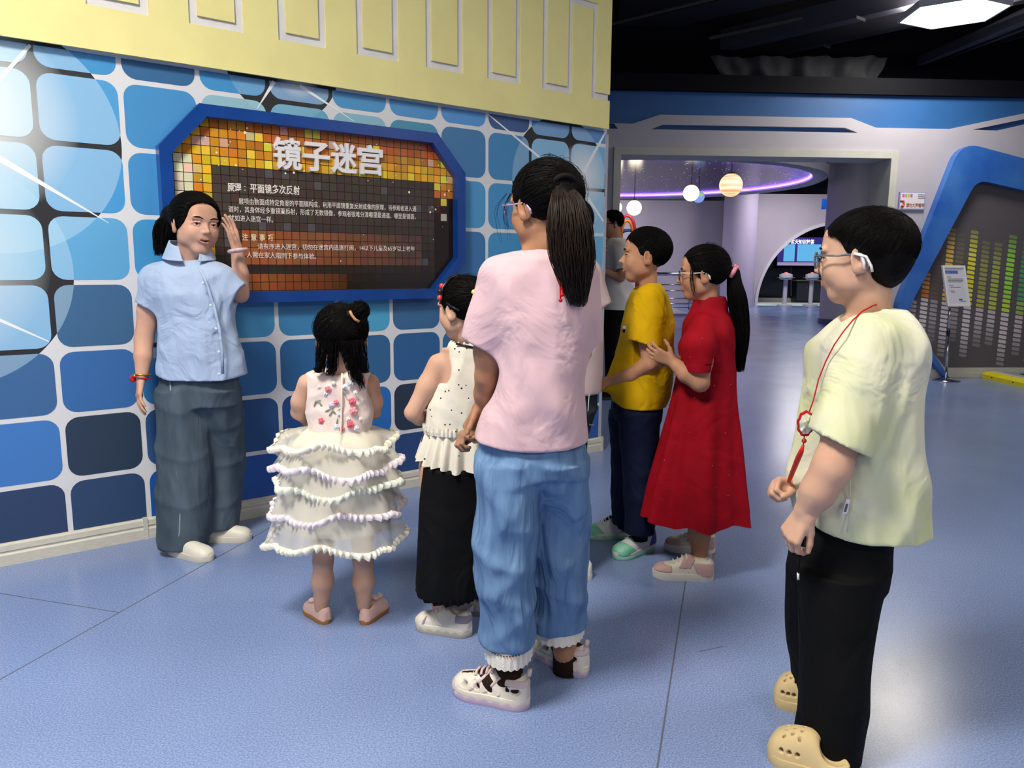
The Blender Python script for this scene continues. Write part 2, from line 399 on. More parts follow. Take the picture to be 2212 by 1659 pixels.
# square the outline up
zt_, zb_ = (outer[0][1] + outer[1][1]) / 2, (outer[4][1] + outer[5][1]) / 2
sl_, sr_ = outer[7][0], (outer[2][0] + outer[3][0]) / 2
cut = (outer[0][0] - sl_ + sr_ - outer[1][0]) / 2; cz_ = (zt_ - outer[7][1] + zt_ - outer[2][1]) / 2
def octo(sl, sr, zb, zt, cs, cz):
    return [(sl + cs, zt), (sl, zt - cz), (sl, zb + cz), (sl + cs, zb), (sr - cs, zb), (sr, zb + cz), (sr, zt - cz), (sr - cs, zt)]
fw = 0.052
oc = octo(sl_, sr_, zb_, zt_, cut, cz_); ic = octo(sl_ + fw, sr_ - fw, zb_ + fw, zt_ - fw, cut - fw * 0.42, cz_ - fw * 0.42)
board = empty('exhibit_board', wpt((sl_ + sr_) / 2, zb_, 0.0), 'exhibit board with orange mosaic print and white title in a blue octagonal frame', 'exhibit board')
MB().ring([wpt(a, z, 0.0014) for a, z in oc], [wpt(a, z, 0.0014) for a, z in ic], WN * FO).build('frame', M_frame, board)
M_panel = mat('dark_print', '#2b1c16', 0.18, coat=0.3)
panel = MB().prism([wpt(a, z, 0.0015) for a, z in octo(sl_ + fw - .003, sr_ - fw + .003, zb_ + fw - .003, zt_ - fw + .003, cut - fw * 0.42, cz_ - fw * 0.42)], WN * 0.012).build('panel', M_panel, board)
PO = 0.0136
M_print = mat('printed_mosaic', '#ffffff', 0.22, attr=True, coat=0.25)
rnd = random.Random(3)
mo = MB(); cell = 0.0405
px0, px1, pz0, pz1 = sl_ + fw, sr_ - fw, zb_ + fw, zt_ - fw
ccx = cut - fw * 0.42; ccz = cz_ - fw * 0.42
ovL, ovR, ovT = wall_px(457, 366, PO)[0], wall_px(931, 399, PO)[0], wall_px(700, 382, PO)[1]
n1s = (wall_px(520, 515, PO)[0], wall_px(910, 515, PO)[0]); n1z = (wall_px(800, 575, PO)[1], wall_px(800, 512, PO)[1])
n2s = (ovL, wall_px(752, 610, PO)[0]); n2z = (pz0, wall_px(640, 588, PO)[1])
def in_oct(a, z):
    if a < px0 or a > px1 or z < pz0 or z > pz1: return False
    for (e, f) in ((a - px0, z - pz0), (a - px0, pz1 - z), (px1 - a, z - pz0), (px1 - a, pz1 - z)):
        if e / ccx + f / ccz < 1: return False
    return True
def clip_oct(poly):
    for (A, B_, Cc) in ((1, 0, -px0), (-1, 0, px1), (0, 1, -pz0), (0, -1, pz1), (1 / ccx, 1 / ccz, -px0 / ccx - pz0 / ccz - 1), (1 / ccx, -1 / ccz, -px0 / ccx + pz1 / ccz - 1), (-1 / ccx, 1 / ccz, px1 / ccx - pz0 / ccz - 1), (-1 / ccx, -1 / ccz, px1 / ccx + pz1 / ccz - 1)):
        out = []
        for i in range(len(poly)):
            p, q = poly[i - 1], poly[i]; dp, dq = A * p[0] + B_ * p[1] + Cc, A * q[0] + B_ * q[1] + Cc
            if (dp >= 0) != (dq >= 0): t_ = dp / (dp - dq); out.append((p[0] + (q[0] - p[0]) * t_, p[1] + (q[1] - p[1]) * t_))
            if dq >= 0: out.append(q)
        poly = out
        if len(poly) < 3: return []
    return poly
def mix(a, b, t): return tuple(x + (y - x) * t for x, y in zip(a, b))
nc, nr = int((px1 - px0) / cell) + 2, int((pz1 - pz0) / cell) + 2
for i in range(nc):
    for j in range(nr):
        a, z = px1 - (i + 0.5) * cell, pz1 - (j + 0.45) * cell
        u, v = (a - px0) / (px1 - px0), (z - pz0) / (pz1 - pz0)
        # base hue of the print: brown red above, yellow band below it, dark to the lower right
        orange, red, yel, brown, drk = lin('#c87328'), lin('#a03c22'), lin('#e3bd2e'), lin('#8a4f24'), lin('#1d1512')
        t = rnd.random()
        band = math.exp(-((v - 0.72 - 0.10 * (u - .3)) / 0.09) ** 2); top = max(0, min(1, (v - 0.80) / 0.15))
        lft = max(0, 1 - u / 0.26)
        c = mix(orange, red, max(0, min(1, (u - .25) * 1.2)) * (0.35 + 0.65 * top))
        c = mix(c, brown, 0.35 * top * (t < .6)); c = mix(c, yel, min(1, 0.8 * band * (0.55 + 0.9 * t) + 0.75 * lft * (t > .3)))
        if v < 0.62: c = mix(c, drk, min(1, max(0, (u - 0.42) * 1.7 + (0.62 - v) * 0.9)))
        if u < 0.06 and 0.45 < v < 0.8: c = mix(c, lin('#e9e4d8'), 0.75)
        q = rnd.random()
        if q < 0.05: c = mix(c, lin('#f4e34a'), 0.7)
        elif q < 0.08: c = mix(c, lin('#d9b0b0'), 0.5)
        elif q < 0.11: c = mix(c, lin('#efe6c8'), 0.55 * (v > .5))
        c = tuple(x * (0.82 + 0.36 * rnd.random()) for x in c)
        if ovL < a < ovR and z < ovT:
            if n1s[0] < a < n1s[1] and n1z[0] < z < n1z[1]: c = mix(lin('#9c5a34'), lin('#54403a'), min(1, max(0, (a - n1s[0]) / (n1s[1] - n1s[0]) * 1.2 - .1))); c = tuple(x * (0.85 + 0.3 * rnd.random()) for x in c)
            elif n2s[0] < a < n2s[1] and z < n2z[1]: c = mix(lin('#a85c2a'), lin('#4a2a1e'), max(0, (a - n2s[0]) / (n2s[1] - n2s[0]))); c = tuple(x * (0.85 + 0.3 * rnd.random()) for x in c)
            else:
                k = max(0, min(1, (v - 0.02) * 2.2)); c = mix(lin('#1f1c1d'), lin('#4d433e'), k * (0.55 + 0.45 * (1 - u))); c = tuple(x * (0.85 + 0.3 * rnd.random()) for x in c)
                if rnd.random() < 0.04: c = mix(c, lin('#6a6a78'), 0.4)
        h = cell / 2 - 0.0016
        quad = [(a - h, z - h), (a + h, z - h), (a + h, z + h), (a - h, z + h)]
        quad = clip_oct(quad)
        if quad: mo.add([wpt(p, w_, PO) for p, w_ in quad], [tuple(range(len(quad)))], c)
for k in range(110):                                # printed sparkles
    a, z = px0 + rnd.random() * (px1 - px0), pz0 + rnd.random() * (pz1 - pz0)
    if rnd.random() < .5: z = pz0 + (0.55 + 0.42 * rnd.random()) * (pz1 - pz0)
    if not in_oct(a, z): continue
    if ovL < a < ovR and z < ovT and rnd.random() < .7: continue
    r_ = 0.002 + 0.005 * rnd.random() ** 2.5
    mo.add([wpt(a + r_ * math.cos(q * math.pi / 4), z + r_ * math.sin(q * math.pi / 4), PO + 0.0004) for q in range(8)], [tuple(range(8))], lin(rnd.choice(('#fff6e8', '#ffe9f2', '#fff3c0'))))
mo.build('mosaic_print', M_print, panel, kind='stuff')
M_letter = mat('white_acrylic_letters', '#e8e8ee', 0.25, coat=0.4)
M_ink = mat('white_ink', '#e9e6e2', 0.4); M_ink2 = mat('cream_ink', '#e6d9b4', 0.4)
def line_px(txt, x0, y0, x1, y1, size, mtl, name, bold=0.0, ext=0.0003, off=PO + 0.0006, parent=panel):
    a, z = wall_px(x0, y0, off); b, z2 = wall_px(x1, y1, off)
    d = wpt(b, z2, off) - wpt(a, z, off); wdt = np.linalg.norm(d); d /= wdt; upv = np.cross(WN, d)
    text_obj(txt, size, mtl, name, wpt(a, z, off), d, upv, parent, extrude=ext, offset=bold, width=wdt)['kind'] = 'stuff'
def chars_px(txt, x0, y0, x1, y1, size, mtl, name, **kw):
    n = len(txt); a, za = wall_px(x0, y0, PO); b, zb = wall_px(x1, y1, PO); st_ = (b - a) / n
    for i, ch in enumerate(txt):
        if ch in ' ：': continue
        o_ = kw.get('off', PO + .0006); z_ = za + (zb - za) * i / n
        text_obj(ch, size, mtl, name, wpt(a + st_ * (i + .03), z_, o_), WD, UP, panel, extrude=kw.get('ext', .0003), offset=kw.get('bold', 0), width=st_ * .94)
chars_px('镜子迷宫', 587, 357, 826, 373, 0.152, M_letter, 'title_character', bold=0.0036, ext=0.009, off=PO + 0.0095)
chars_px('原理', 491, 412, 522, 413.5, 0.044, M_ink, 'heading_character', bold=0.0008)
chars_px('平面镜多次反射', 540, 414, 648, 419, 0.044, M_ink, 'heading_character', bold=0.0008)
for y_ in (403, 411): MB().ball(wpt(*wall_px(529, y_, PO + .0006), PO + .0006), (.003, .003, .003), 6, 4).build('colon_dot', M_ink, panel)
line_px('展项由数面成特定角度的平面镜构成，利用平面镜重复反射成像的原理，当参观者进入通', 516, 440, 899, 456, 0.031, M_ink, 'text_line')
line_px('道时，其身体经多重镜面反射，形成了无数镜像，参观者很难分清哪里是通道、哪里是镜面，', 494, 457, 898, 473, 0.031, M_ink, 'text_line')
line_px('犹如进入迷宫一样。', 496, 476, 590, 480, 0.031, M_ink, 'text_line')
for i_, c_ in enumerate('注意事项'): chars_px(c_, 523 + 18.6 * i_, 518 + .35 * i_, 536 + 18.6 * i_, 518.2 + .35 * i_, 0.034, M_ink2, 'heading_character', bold=0.0006)
line_px('请有序进入迷宫，切勿在迷宫内追逐打闹，14以下儿童及65岁以上老年', 557, 537, 896, 542, 0.030, M_ink, 'text_line')
line_px('人需在家人陪同下参与体验。', 533, 555, 683, 559, 0.030, M_ink, 'text_line')

# ================================================================== end wall of the hall
def round_poly(pts, rad, n=6):
    out = []; m = len(pts)
    for i, p in enumerate(pts):
        p = np.array(p); a = np.array(pts[i - 1]); b = np.array(pts[(i + 1) % m]); r = rad[i]
        if r <= 0: out += [tuple(p)] * 1; continue
        da = (a - p) / np.linalg.norm(a - p); db = (b - p) / np.linalg.norm(b - p)
        p0, p1 = p + da * r, p + db * r
        for k in range(n + 1):
            t = k / n; q = (1 - t) ** 2 * p0 + 2 * t * (1 - t) * p + t * t * p1; out.append(tuple(q))
    return out
EO = 0.05
uL, uR = -7.0, 3.2
ztop = (end_px(1320, 195, 0)[1] + end_px(2212, 213, 0)[1]) / 2
E_ = lambda x, y: end_px(x, y, EO)
zt = np.mean([E_(1340, 267)[1], E_(1893, 276)[1], E_(2051, 278)[1]]); zT = np.mean([E_(1426, 248)[1], E_(1839, 254.5)[1]])
zb = np.mean([E_(1405, 280)[1], E_(1853, 286)[1]]); zs = np.mean([E_(1432, 269.6)[1], E_(1826, 275.6)[1]])
oL, oR, oT = E_(1337, 400)[0], E_(1926, 338)[0], np.mean([E_(1340, 335)[1], E_(1925, 337)[1]])
we = MB().box(ept(uL, zb - 0.25, -0.30), ED * (uR - uL), EN * 0.30, UP * (ztop - zb + 0.25)).build('wall_back', M_blueband, kind='structure', label='white and blue end wall with a wide doorway')
fas = [(uL, zb), (uL, zt), (E_(1367, 267)[0], zt), (E_(1426, 248)[0], zT), (E_(1839, 254.5)[0], zT), (E_(1893, 276)[0], zt), (E_(2051, 278)[0], zt),
       (uR, zt + (uR - E_(2051, 278)[0]) * 0.215), (uR, zt - 0.07 + (uR - E_(2051, 278)[0]) * 0.215), (E_(2102, 279)[0], E_(2102, 280)[1]), (E_(2154, 282)[0], E_(2154, 282)[1]), (uR, E_(2154, 282)[1] + (uR - E_(2154, 282)[0]) * .235), (uR, zb),
       (E_(1853, 286)[0], zb), (E_(1826, 275.6)[0], zs), (E_(1432, 269.6)[0], zs), (E_(1405.5, 280)[0], zb), (E_(1334, 286)[0], zb), (E_(1325, 278)[0], zs + .01), (E_(1309, 278)[0] - .4, zs + .01), (E_(1309, 278)[0] - .4, zb)]
MB().prism([ept(a, z, 0.0) for a, z in fas][::-1], EN * EO).build('fascia', M_white, we)
for nm, a, b, z0, z1 in (('wall_panel', uL, oL, 0, zb), ('wall_panel', oR, uR, 0, zb), ('lintel', oL, oR, oT, zb)):
    MB().box(ept(a, z0, -0.33), ED * (b - a), EN * (0.33 + EO), UP * (z1 - z0)).build(nm, M_white, we)
# doorway lining
tw = 0.066
tr = [(oL - tw, 0), (oL - tw, oT + tw), (oR + tw, oT + tw), (oR + tw, 0), (oR - 0.012, 0), (oR - 0.012, oT - 0.012), (oL + 0.012, oT - 0.012), (oL + 0.012, 0)]
MB().prism([ept(a, z, -0.34) for a, z in tr][::-1], EN * (0.34 + EO + 0.025)).build('trim_2', M_trimw, kind='structure', label='grey white lining of the wide doorway')
# bulkhead above the blue band
bh = MB().box(ept(uL, ztop, -0.30), ED * (uR - uL), EN * 0.36, UP * 0.17).build('wall_bulkhead', M_black, kind='structure')
MB().box(ept(uL, ztop + 0.17, -0.9), ED * (uR - uL), EN * 0.06, UP * 1.5).build('wall_upper', M_black, kind='structure')
# baseboard of the end wall
for k, (a, b) in enumerate(((oR + tw, E_(2036, 800)[0] + .02), (E_(2036, 800)[0] + .02, uR))):
    mb = MB(); mb.box(ept(a, 0, EO), ED * (b - a), EN * (0.02 + 0.01 * k), UP * (0.085 + 0.02 * k)); mb.box(ept(a, 0, EO), ED * (b - a), EN * (0.03 + 0.01 * k), UP * 0.045)
    mb.build('baseboard_back' if k == 0 else 'baseboard_right', M_trimw if k == 0 else M_base, kind='structure')
# outer walls that close the hall
MB().box((8.6, -5, 0), (0.2, 0, 0), (0, 13.9, 0), (0, 0, 4.6)).build('wall_right', M_white, kind='structure')
MB().box((-6.2, -4.9, 0), (14.8, 0, 0), (0, 0.2, 0), (0, 0, 4.6)).build('wall_front', M_white, kind='structure')

# ---------------------------------------------------------------- blue portal round the equaliser print
PF = 0.15
P_ = lambda x, y: end_px(x, y, PF)
po = [P_(2041, 813), P_(1933, 673), P_(2077, 306), (P_(2212, 339)[0] + 0.9, P_(2212, 339)[1] - 0.22), (P_(2212, 339)[0] + 0.9, 0.0)]
pi_ = [P_(2046, 813), P_(1958, 676), P_(2111, 388), (po[3][0] - 0.35, P_(2212, 405)[1] - 0.13), (po[3][0] - 0.35, 0.0)]
po[0] = (po[0][0], 0.0); pi_[0] = (pi_[0][0] + 0.03, 0.0)
ro = round_poly(po, [0, .16, .22, .25, 0]); ri = round_poly(pi_, [0, .13, .13, .18, 0])
M_portal = mat('scuffed_blue_paint', '#1d56b4', 0.33, col2='#3b74c4', vscale=2.2, coat=0.25, bump=0.05, bscale=20)
portal = empty('portal_frame', ept((po[0][0] + po[3][0]) / 2, 0, EO), 'glossy blue angular portal frame round the equaliser wall print', 'portal')
mb = MB(); n = len(ro)
v = [ept(a, z, EO) for a, z in ro] + [ept(a, z, EO) for a, z in ri] + [ept(a, z, PF) for a, z in ro] + [ept(a, z, PF) for a, z in ri]
f = []
for k in range(n - 1):
    j = k + 1
    f += [(2 * n + k, 2 * n + j, 3 * n + j, 3 * n + k), (k, j, 2 * n + j, 2 * n + k), (n + k, 3 * n + k, 3 * n + j, n + j)]
mb.add(v, f)
pf = mb.build('frame', M_portal, portal)
# equaliser print
M_eq = mat('dark_grey_print', '#5a575d', 0.4); M_eqc = mat('printed_bars', '#ffffff', 0.4, attr=True)
MB().prism([ept(a, z, EO + 0.001) for a, z in [(pi_[0][0], 0.105)] + [tuple(q) for q in ri[1:-1]] + [(pi_[4][0], 0.105)]], EN * 0.004).build('graphic_panel', M_eq, portal)
eq = MB(); rnd = random.Random(11)
Q_ = lambda x, y: end_px(x, y, EO + 0.006)
colx = [1972, 1996, 2017, 2041.5, 2063, 2090, 2117, 2143.5, 2173, 2204, 2233, 2262, 2291, 2320, 2350]
tops = [640, 480, 560, 490, 500, 495, 520, 525, 505, 520, 500, 490, 510, 500, 510]
bots = [716, 745, 740, 771, 742, 776, 748, 748, 790, 772, 800, 790, 790, 780, 790]
hue = ['#b05a4c', '#d99a5c', '#7d6450', '#e0b84e', '#8c8152', '#e2de45', '#a8ad52', '#b7c95a', '#9ae44c', '#58b070', '#4fb0a0', '#4aa4c8', '#4a80d0', '#7a60d0', '#a050c0']
brt = [.6, 1, .35, 1, .4, 1, .7, .75, 1, .75, 1, 1, 1, 1, 1]
inner_pts = [tuple(q) for q in ri]
def inside_poly(p, poly):
    c = False; j = len(poly) - 1
    for i in range(len(poly)):
        if (poly[i][1] > p[1]) != (poly[j][1] > p[1]) and p[0] < (poly[j][0] - poly[i][0]) * (p[1] - poly[i][1]) / (poly[j][1] - poly[i][1]) + poly[i][0]: c = not c
        j = i
    return c
u_ref = Q_(2046, 660)[0]; z_ref = Q_(2046, 652)[1]
for k, cx_ in enumerate(colx):
    uc = Q_(cx_, 660)[0]; wdt = 0.088 * (1 + 0.012 * (cx_ - 2040) / 28)
    step = 0.0485 * (1 + 0.012 * (cx_ - 2040) / 28)
    zm = z_ref - 0.17 * (uc - u_ref)
    ztp, zbt = Q_(cx_, tops[k])[1], Q_(cx_, bots[k])[1]
    for row in range(-24, 24):
        zc = zm + (row + 0.5) * step
        if zc > ztp or zc < zbt: continue
        fade = min(1, (ztp - zc) / 0.30) if row >= 0 else min(1, (zc - zbt) / 0.30)
        fade = max(0.18, fade) ** .8 * (brt[k] * 0.85 + .15)
        if row >= 0:
            c = lin(hue[k])
            if row < 3 and k > 3: c = mix(c, lin('#e8e84a'), 0.4)
            if k == 1 and row < 2: c = lin('#d08038')
        else: c = lin('#d2cad4')
        c = mix(lin('#5a575d'), c, fade)
        pts = rrect(wdt, step * 0.72, 0.012, 3)
        pp = [(uc + a, zc + b - 0.17 * a) for a, b in pts]
        if all(inside_poly(q, inner_pts) for q in pp) and min(q[1] for q in pp) > 0.11:
            eq.add([ept(a, z, EO + 0.0056) for a, z in pp], [tuple(range(len(pp)))], c)
eq.build('equaliser_print', M_eqc, portal, kind='stuff')

# ---------------------------------------------------------------- wall notice
M_plate = mat('white_acrylic_plate', '#dedbe6', 0.3, coat=0.4); M_vio = mat('violet_edge', '#8d90c4', 0.35)
def eline(txt, x0, y0, x1, y1, size, mtl, name, parent, off, bold=0.0):
    a, z = end_px(x0, y0, off); b, z2 = end_px(x1, y1, off); w_ = b - a
    text_obj(txt, size, mtl, name, ept(a, z, off), ED, UP, parent, extrude=0.0003, offset=bold, width=w_)
a0, z0 = end_px(1941, 453, 0.075); a1, z1 = end_px(2000, 415, 0.075)
nt_ = empty('wall_notice', ept((a0 + a1) / 2, z0, EO), 'white and violet quiet-please notice plate on the wall beside the doorway', 'sign')
MB().box(ept(a0, z0, EO), ED * (a1 - a0), EN * 0.022, UP * (z1 - z0)).build('plate_back', M_vio, nt_)
MB().box(ept(a0 + .012, z0 + .012, EO + .022), ED * (a1 - a0 - .02), EN * 0.002, UP * (z1 - z0 - .02)).build('plate', M_plate, nt_)
NO = EO + 0.0246
M_brown = mat('brown_ink', '#8a4a30', 0.5); M_red = mat('red_ink', '#c8342c', 0.5); M_grey = mat('grey_ink', '#5a5a66', 0.5)
eline('请勿大声喧哗', 1957, 447, 1996, 447, 0.05, M_brown, 'notice_lettering', nt_, NO, 0.0012)
for k, hx in enumerate(('#c9609a', '#9cc070', '#d8b860', '#9a78b8')):
    x = 1949 + k * 5.8; a, z = end_px(x, 426, NO); MB().box(ept(a, z, NO), ED * 0.025, EN * 0.0006, UP * 0.034).build('colour_block', mat('ink_' + hx[1:], hx, 0.5), nt_)
for k in range(3):
    a, z = end_px(1983, 421.5 + 3.6 * k, NO); MB().box(ept(a, z, NO), ED * 0.075, EN * 0.0005, UP * 0.008).build('printed_line', M_grey, nt_)
mb = MB(); mb.tube([ept(*end_px(x, y, NO + .002), NO + .002) for x, y in ((1945, 434), (1953, 434.5))], 0.008, 6); mb.tube([ept(*end_px(x, y, NO + .002), NO + .002) for x, y in ((1952, 435), (1952, 442), (1949, 446), (1946, 445))], [0.008, .012, .014, .01], 6)
mb.build('printed_mark', M_red, nt_)

# ---------------------------------------------------------------- sign stand
bx = GR(2043, 822)
st = empty('sign_stand', (bx[0], bx[1], 0), 'chrome pole sign stand with a white framed notice in front of the portal', 'sign stand')
MB().lathe((bx[0], bx[1], 0), [(0.14, 0), (0.145, 0.006), (0.14, 0.012), (0.06, 0.02), (0.03, 0.024)], 36).build('base', M_chrome, st, True, sharp=40)
ptop = W(2052, 655, bx[1])
pb_ = np.array([bx[0], bx[1], .02]); pm_ = pb_ + (ptop - pb_) * .62
MB().tube([pb_, pm_], 0.014, 12).build('pole', M_chrome, st, True)
MB().tube([pm_, ptop + (0, 0, .02)], 0.011, 12).build('upper_pole', M_chrome, st, True)
k1 = pm_; MB().tube([k1 + (0, 0, .03), k1 + (0, 0, .01), k1 - (0, 0, .0), k1 - (0, 0, .03)], [.017, .02, .016, .02], 12).build('clamp', mat('black_plastic', '#15151a', .4), st, True)
cor = [W(2046, 662, bx[1] - .02), W(2095, 662, bx[1] + .02), W(2084.5, 574, bx[1] + .05), W(2034, 573, bx[1] + .01)]
cor[0][2] = cor[1][2] = (cor[0][2] + cor[1][2]) / 2; cor[2][2] = cor[3][2] = (cor[2][2] + cor[3][2]) / 2
ax_ = cor[1] - cor[0]; az_ = cor[3] - cor[0]; an_ = np.cross(ax_, az_); an_ /= np.linalg.norm(an_)
def cp_(u, v, o=0.0): return cor[0] + ax_ * u + az_ * v + an_ * o
M_wf = mat('white_frame', '#e4e4ea', 0.35); M_paper = mat('pale_paper', '#d3d6e6', 0.5); M_bl = mat('blue_ink', '#4a72c0', 0.5)
fr = MB().ring([cp_(0, 0, -.01), cp_(1, 0, -.01), cp_(1, 1, -.01), cp_(0, 1, -.01)], [cp_(.08, .055, -.01), cp_(.92, .055, -.01), cp_(.92, .945, -.01), cp_(.08, .945, -.01)], an_ * 0.022).build('sign_frame', M_wf, st)
MB().box(cp_(.07, .05, -.008), ax_ * .86, az_ * .9, an_ * 0.012).build('sheet', M_paper, st)
def sheet_box(u0, v0, u1, v1, m_, nm): MB().box(cp_(u0, v0, .0042), ax_ * (u1 - u0), az_ * (v1 - v0), an_ * 0.0006).build(nm, m_, st)
sheet_box(.09, .80, .66, .875, M_bl, 'printed_block'); sheet_box(.55, .145, .7, .185, M_bl, 'printed_block')
for u0, u1, v in ((.16, .32, .715), (.2, .85, .665), (.17, .85, .63), (.18, .8, .595), (.2, .36, .5), (.24, .7, .46), (.18, .4, .375), (.24, .42, .345), (.62, .85, .12)): sheet_box(u0, v, u1, v + .012, M_grey, 'printed_line')
lab = mat('white_ink2', '#f2f2f8', .5); text_obj('镜面屋', 0.018, lab, 'sheet_lettering', cp_(.14, .815, .0052), ax_ / np.linalg.norm(ax_), az_ / np.linalg.norm(az_), st) if False else sheet_box(.15, .822, .36, .852, lab, 'printed_line')

# ---------------------------------------------------------------- low platform with a yellow edge at the right
M_ylw = mat('yellow_edge_plastic', '#d8cf1e', 0.4, var=.05, vscale=8); M_stp = mat('grey_platform', '#8f97a0', 0.45)
yx = 5.36
pl = empty('low_platform', (yx + 0.8, 7.8, 0), 'low grey stage with a yellow edge on the floor beside the portal', 'platform')
mb = MB(); prof = [(0, 0), (0.0, 0.045), (0.045, 0.075), (0.10, 0.075), (0.10, 0)]
mb.prism([np.array([yx + a, 8.68, z]) for a, z in prof], (0.05, -2.2, 0)); mb.build('yellow_edge', M_ylw, pl)
MB().box((yx + .10, 6.5, 0), (1.9, 0, 0), (0, 2.18, 0), (0, 0, 0.072)).build('deck', M_stp, pl)
MB().box((yx + .10, 6.5, 0.072), (0.06, 0, 0), (0, 2.18, 0), (0, 0, 0.006)).build('white_line', M_plate, pl)
for k in range(5): MB().box((yx + .30, 8.5 - .3 * k, 0.072), (1.5, 0, 0), (0.0, -0.1, 0), (0, 0, 0.004)).build('black_stripe', M_black, pl)
for k in range(4): MB().ball((yx - .001 + .0125 * k, 8.5 - .35 * k, .03), .007, 8, 6).build('screw', M_black, pl)

# ================================================================== ceiling hardware
def beam(name, p0, p1, z, w, h, m_, label, cat='beam'):
    a = GR(*p0, z); b = GR(*p1, z); d = b - a; L_ = np.linalg.norm(d); d /= L_
    a = a - d * 0.3; b = b + d * 2.5
    s = np.array([-d[1], d[0], 0]) * w
    return MB().box(a, b - a, s, (0, 0, h)).build(name, m_, label=label, cat=cat)
beam('ceiling_beam', (1330, 160), (1960, 12), 3.75, 0.16, 0.22, M_dark2, 'grey steel beam running up to the hexagonal lamp')
beam('ceiling_beam', (1450, 165), (1980, 50), 3.72, 0.12, 0.15, M_dark, 'dark steel beam just below the grey beam')
beam('ceiling_duct', (1330, 55), (1560, 0), 4.0, 0.5, 0.3, M_dark, 'black ventilation duct at the left of the ceiling', 'duct')
beam('ceiling_beam', (1900, 175), (2212, 45), 3.62, 0.12, 0.10, M_dark2, 'dark cable tray rising towards the right edge', 'cable tray')
beam('ceiling_pipe', (2010, 130), (2212, 78), 3.9, 0.05, 0.05, M_dark, 'thin dark pipe above the cable tray at the right', 'pipe')
beam('ceiling_pipe', (1336, 50), (1560, -6), 3.95, 0.02, 0.02, mat('pale_conduit', '#6a6a5c', .5), 'thin pale conduit edging the ventilation duct', 'pipe')
beam('ceiling_pipe', (1330, 128), (1640, 62), 3.86, 0.03, 0.03, MATS['pale_conduit'], 'thin pale conduit beside the grey beam', 'pipe')
beam('ceiling_pipe', (1560, 130), (1800, 75), 3.80, 0.03, 0.03, M_dark2, 'thin grey conduit between the two steel beams', 'pipe')
beam('ceiling_pipe', (1905, 178), (2212, 62), 3.60, 0.05, 0.04, mat('black_gloss_pipe', '#23242c', .25), 'glossy black pipe under the cable tray', 'pipe')
beam('ceiling_pipe', (1960, 150), (2212, 30), 3.75, 0.07, 0.06, M_dark2, 'grey pipe above the glossy black pipe', 'pipe')
MB().box(GR(1950, 120, 3.75), (.06, 0, 0), (0, .06, 0), (0, 0, .5)).build('hanger_rod', M_dark2, label='grey vertical hanger below the hexagonal lamp', cat='hanger')
# brackets on the beams
M_brk = mat('galvanised_bracket', '#77787e', 0.4, metal=.6)
for x, y, w in ((1850, 40, .16), (1425, 142, .14), (1780, 100, .12), (1530, 154, .05)):
    a = GR(x, y, 3.70); b = GR(x + 28, y + 10, 3.70)
    d = (b - a) / np.linalg.norm(b - a) * w
    MB().box(a, d, (0.02, .03, 0), (0, 0, .03)).build('beam_bracket', M_brk, label='small galvanised bracket under the beam at %s' % {1850: 'the lamp', 1425: 'the left end of the grey beam', 1780: 'the middle of the dark beam', 1530: 'the bulkhead'}[x], cat='bracket')
# black cloth hung behind the bulkhead
mb = MB(); nx = 60; vv = []; ff = []
for i in range(nx + 1):
    t = i / nx; x0, x1 = 1560, 1900
    for j in range(7):
        q = j / 6; p = end_px(x0 + (x1 - x0) * t - 25 * q * (1 - 2 * t), 170 - 50 * q, -.3)
        o = -.35 + 0.06 * math.sin(t * 23 + 2 * math.sin(q * 3)) * (1 - .3 * q) + .03 * math.sin(t * 51)
        vv.append(ept(p[0], p[1], o))
for i in range(nx):
    for j in range(6): ff.append((i * 7 + j, (i + 1) * 7 + j, (i + 1) * 7 + j + 1, i * 7 + j + 1))
mesh_obj('hung_cloth', vv, ff, mat('black_cloth', '#4a4c52', .8), smooth=True, label='black cloth hung in folds above the bulkhead', cat='cloth')
MB().box(GR(2080, 150, 3.8), (2.6, .1, 0), (0, .1, 0), (0, 0, .35)).build('ceiling_duct', mat('grey_duct', '#5c5d66', .5), label='grey duct box above the bulkhead at the right', cat='duct')

# hexagonal lamps; all after the second are unseen, added to light the hall
M_lampf = mat('lamp_rim', '#d8d8d8', 0.4)
for k, (lx, ly, lz, lr, pw) in enumerate(LAMPS):
    lab = ('hexagonal white panel lamp glowing at the top right of the ceiling', 'hexagonal panel lamp above the floor in front of the mural', 'unseen hexagonal panel lamp added for light behind the camera', 'unseen hexagonal panel lamp added for light over the middle of the hall', 'unseen hexagonal panel lamp added for light above the near end of the mural wall', 'unseen hexagonal panel lamp added for light over the right side of the hall')[k]
    e = empty('hexagonal_lamp', (lx, ly, lz), lab, 'lamp', 'hexagonal ceiling lamps')
    a0 = math.radians(25)
    hx = [np.array([lx + lr * math.cos(a0 + q * math.pi / 3), ly + lr * math.sin(a0 + q * math.pi / 3), lz]) for q in range(6)]
    hi = [np.array([lx + lr * .95 * math.cos(a0 + q * math.pi / 3), ly + lr * .95 * math.sin(a0 + q * math.pi / 3), lz]) for q in range(6)]
    MB().ring(hx, hi, (0, 0, .06)).build('rim', M_lampf, e)
    MB().prism([p + (0, 0, .008) for p in hi], (0, 0, .03)).build('diffuser', mat('lamp_diffuser_%d' % k, '#ffffff', 0.5, emit=pw / 2.0, ecol='#fff6e6'), e)
    MB().tube([(lx - .3, ly, lz + .05), (lx - .3, ly, 4.6)], .004, 5).build('hanging_wire', M_dark, e); MB().tube([(lx + .3, ly, lz + .05), (lx + .3, ly, 4.6)], .004, 5).build('hanging_wire', M_dark, e)
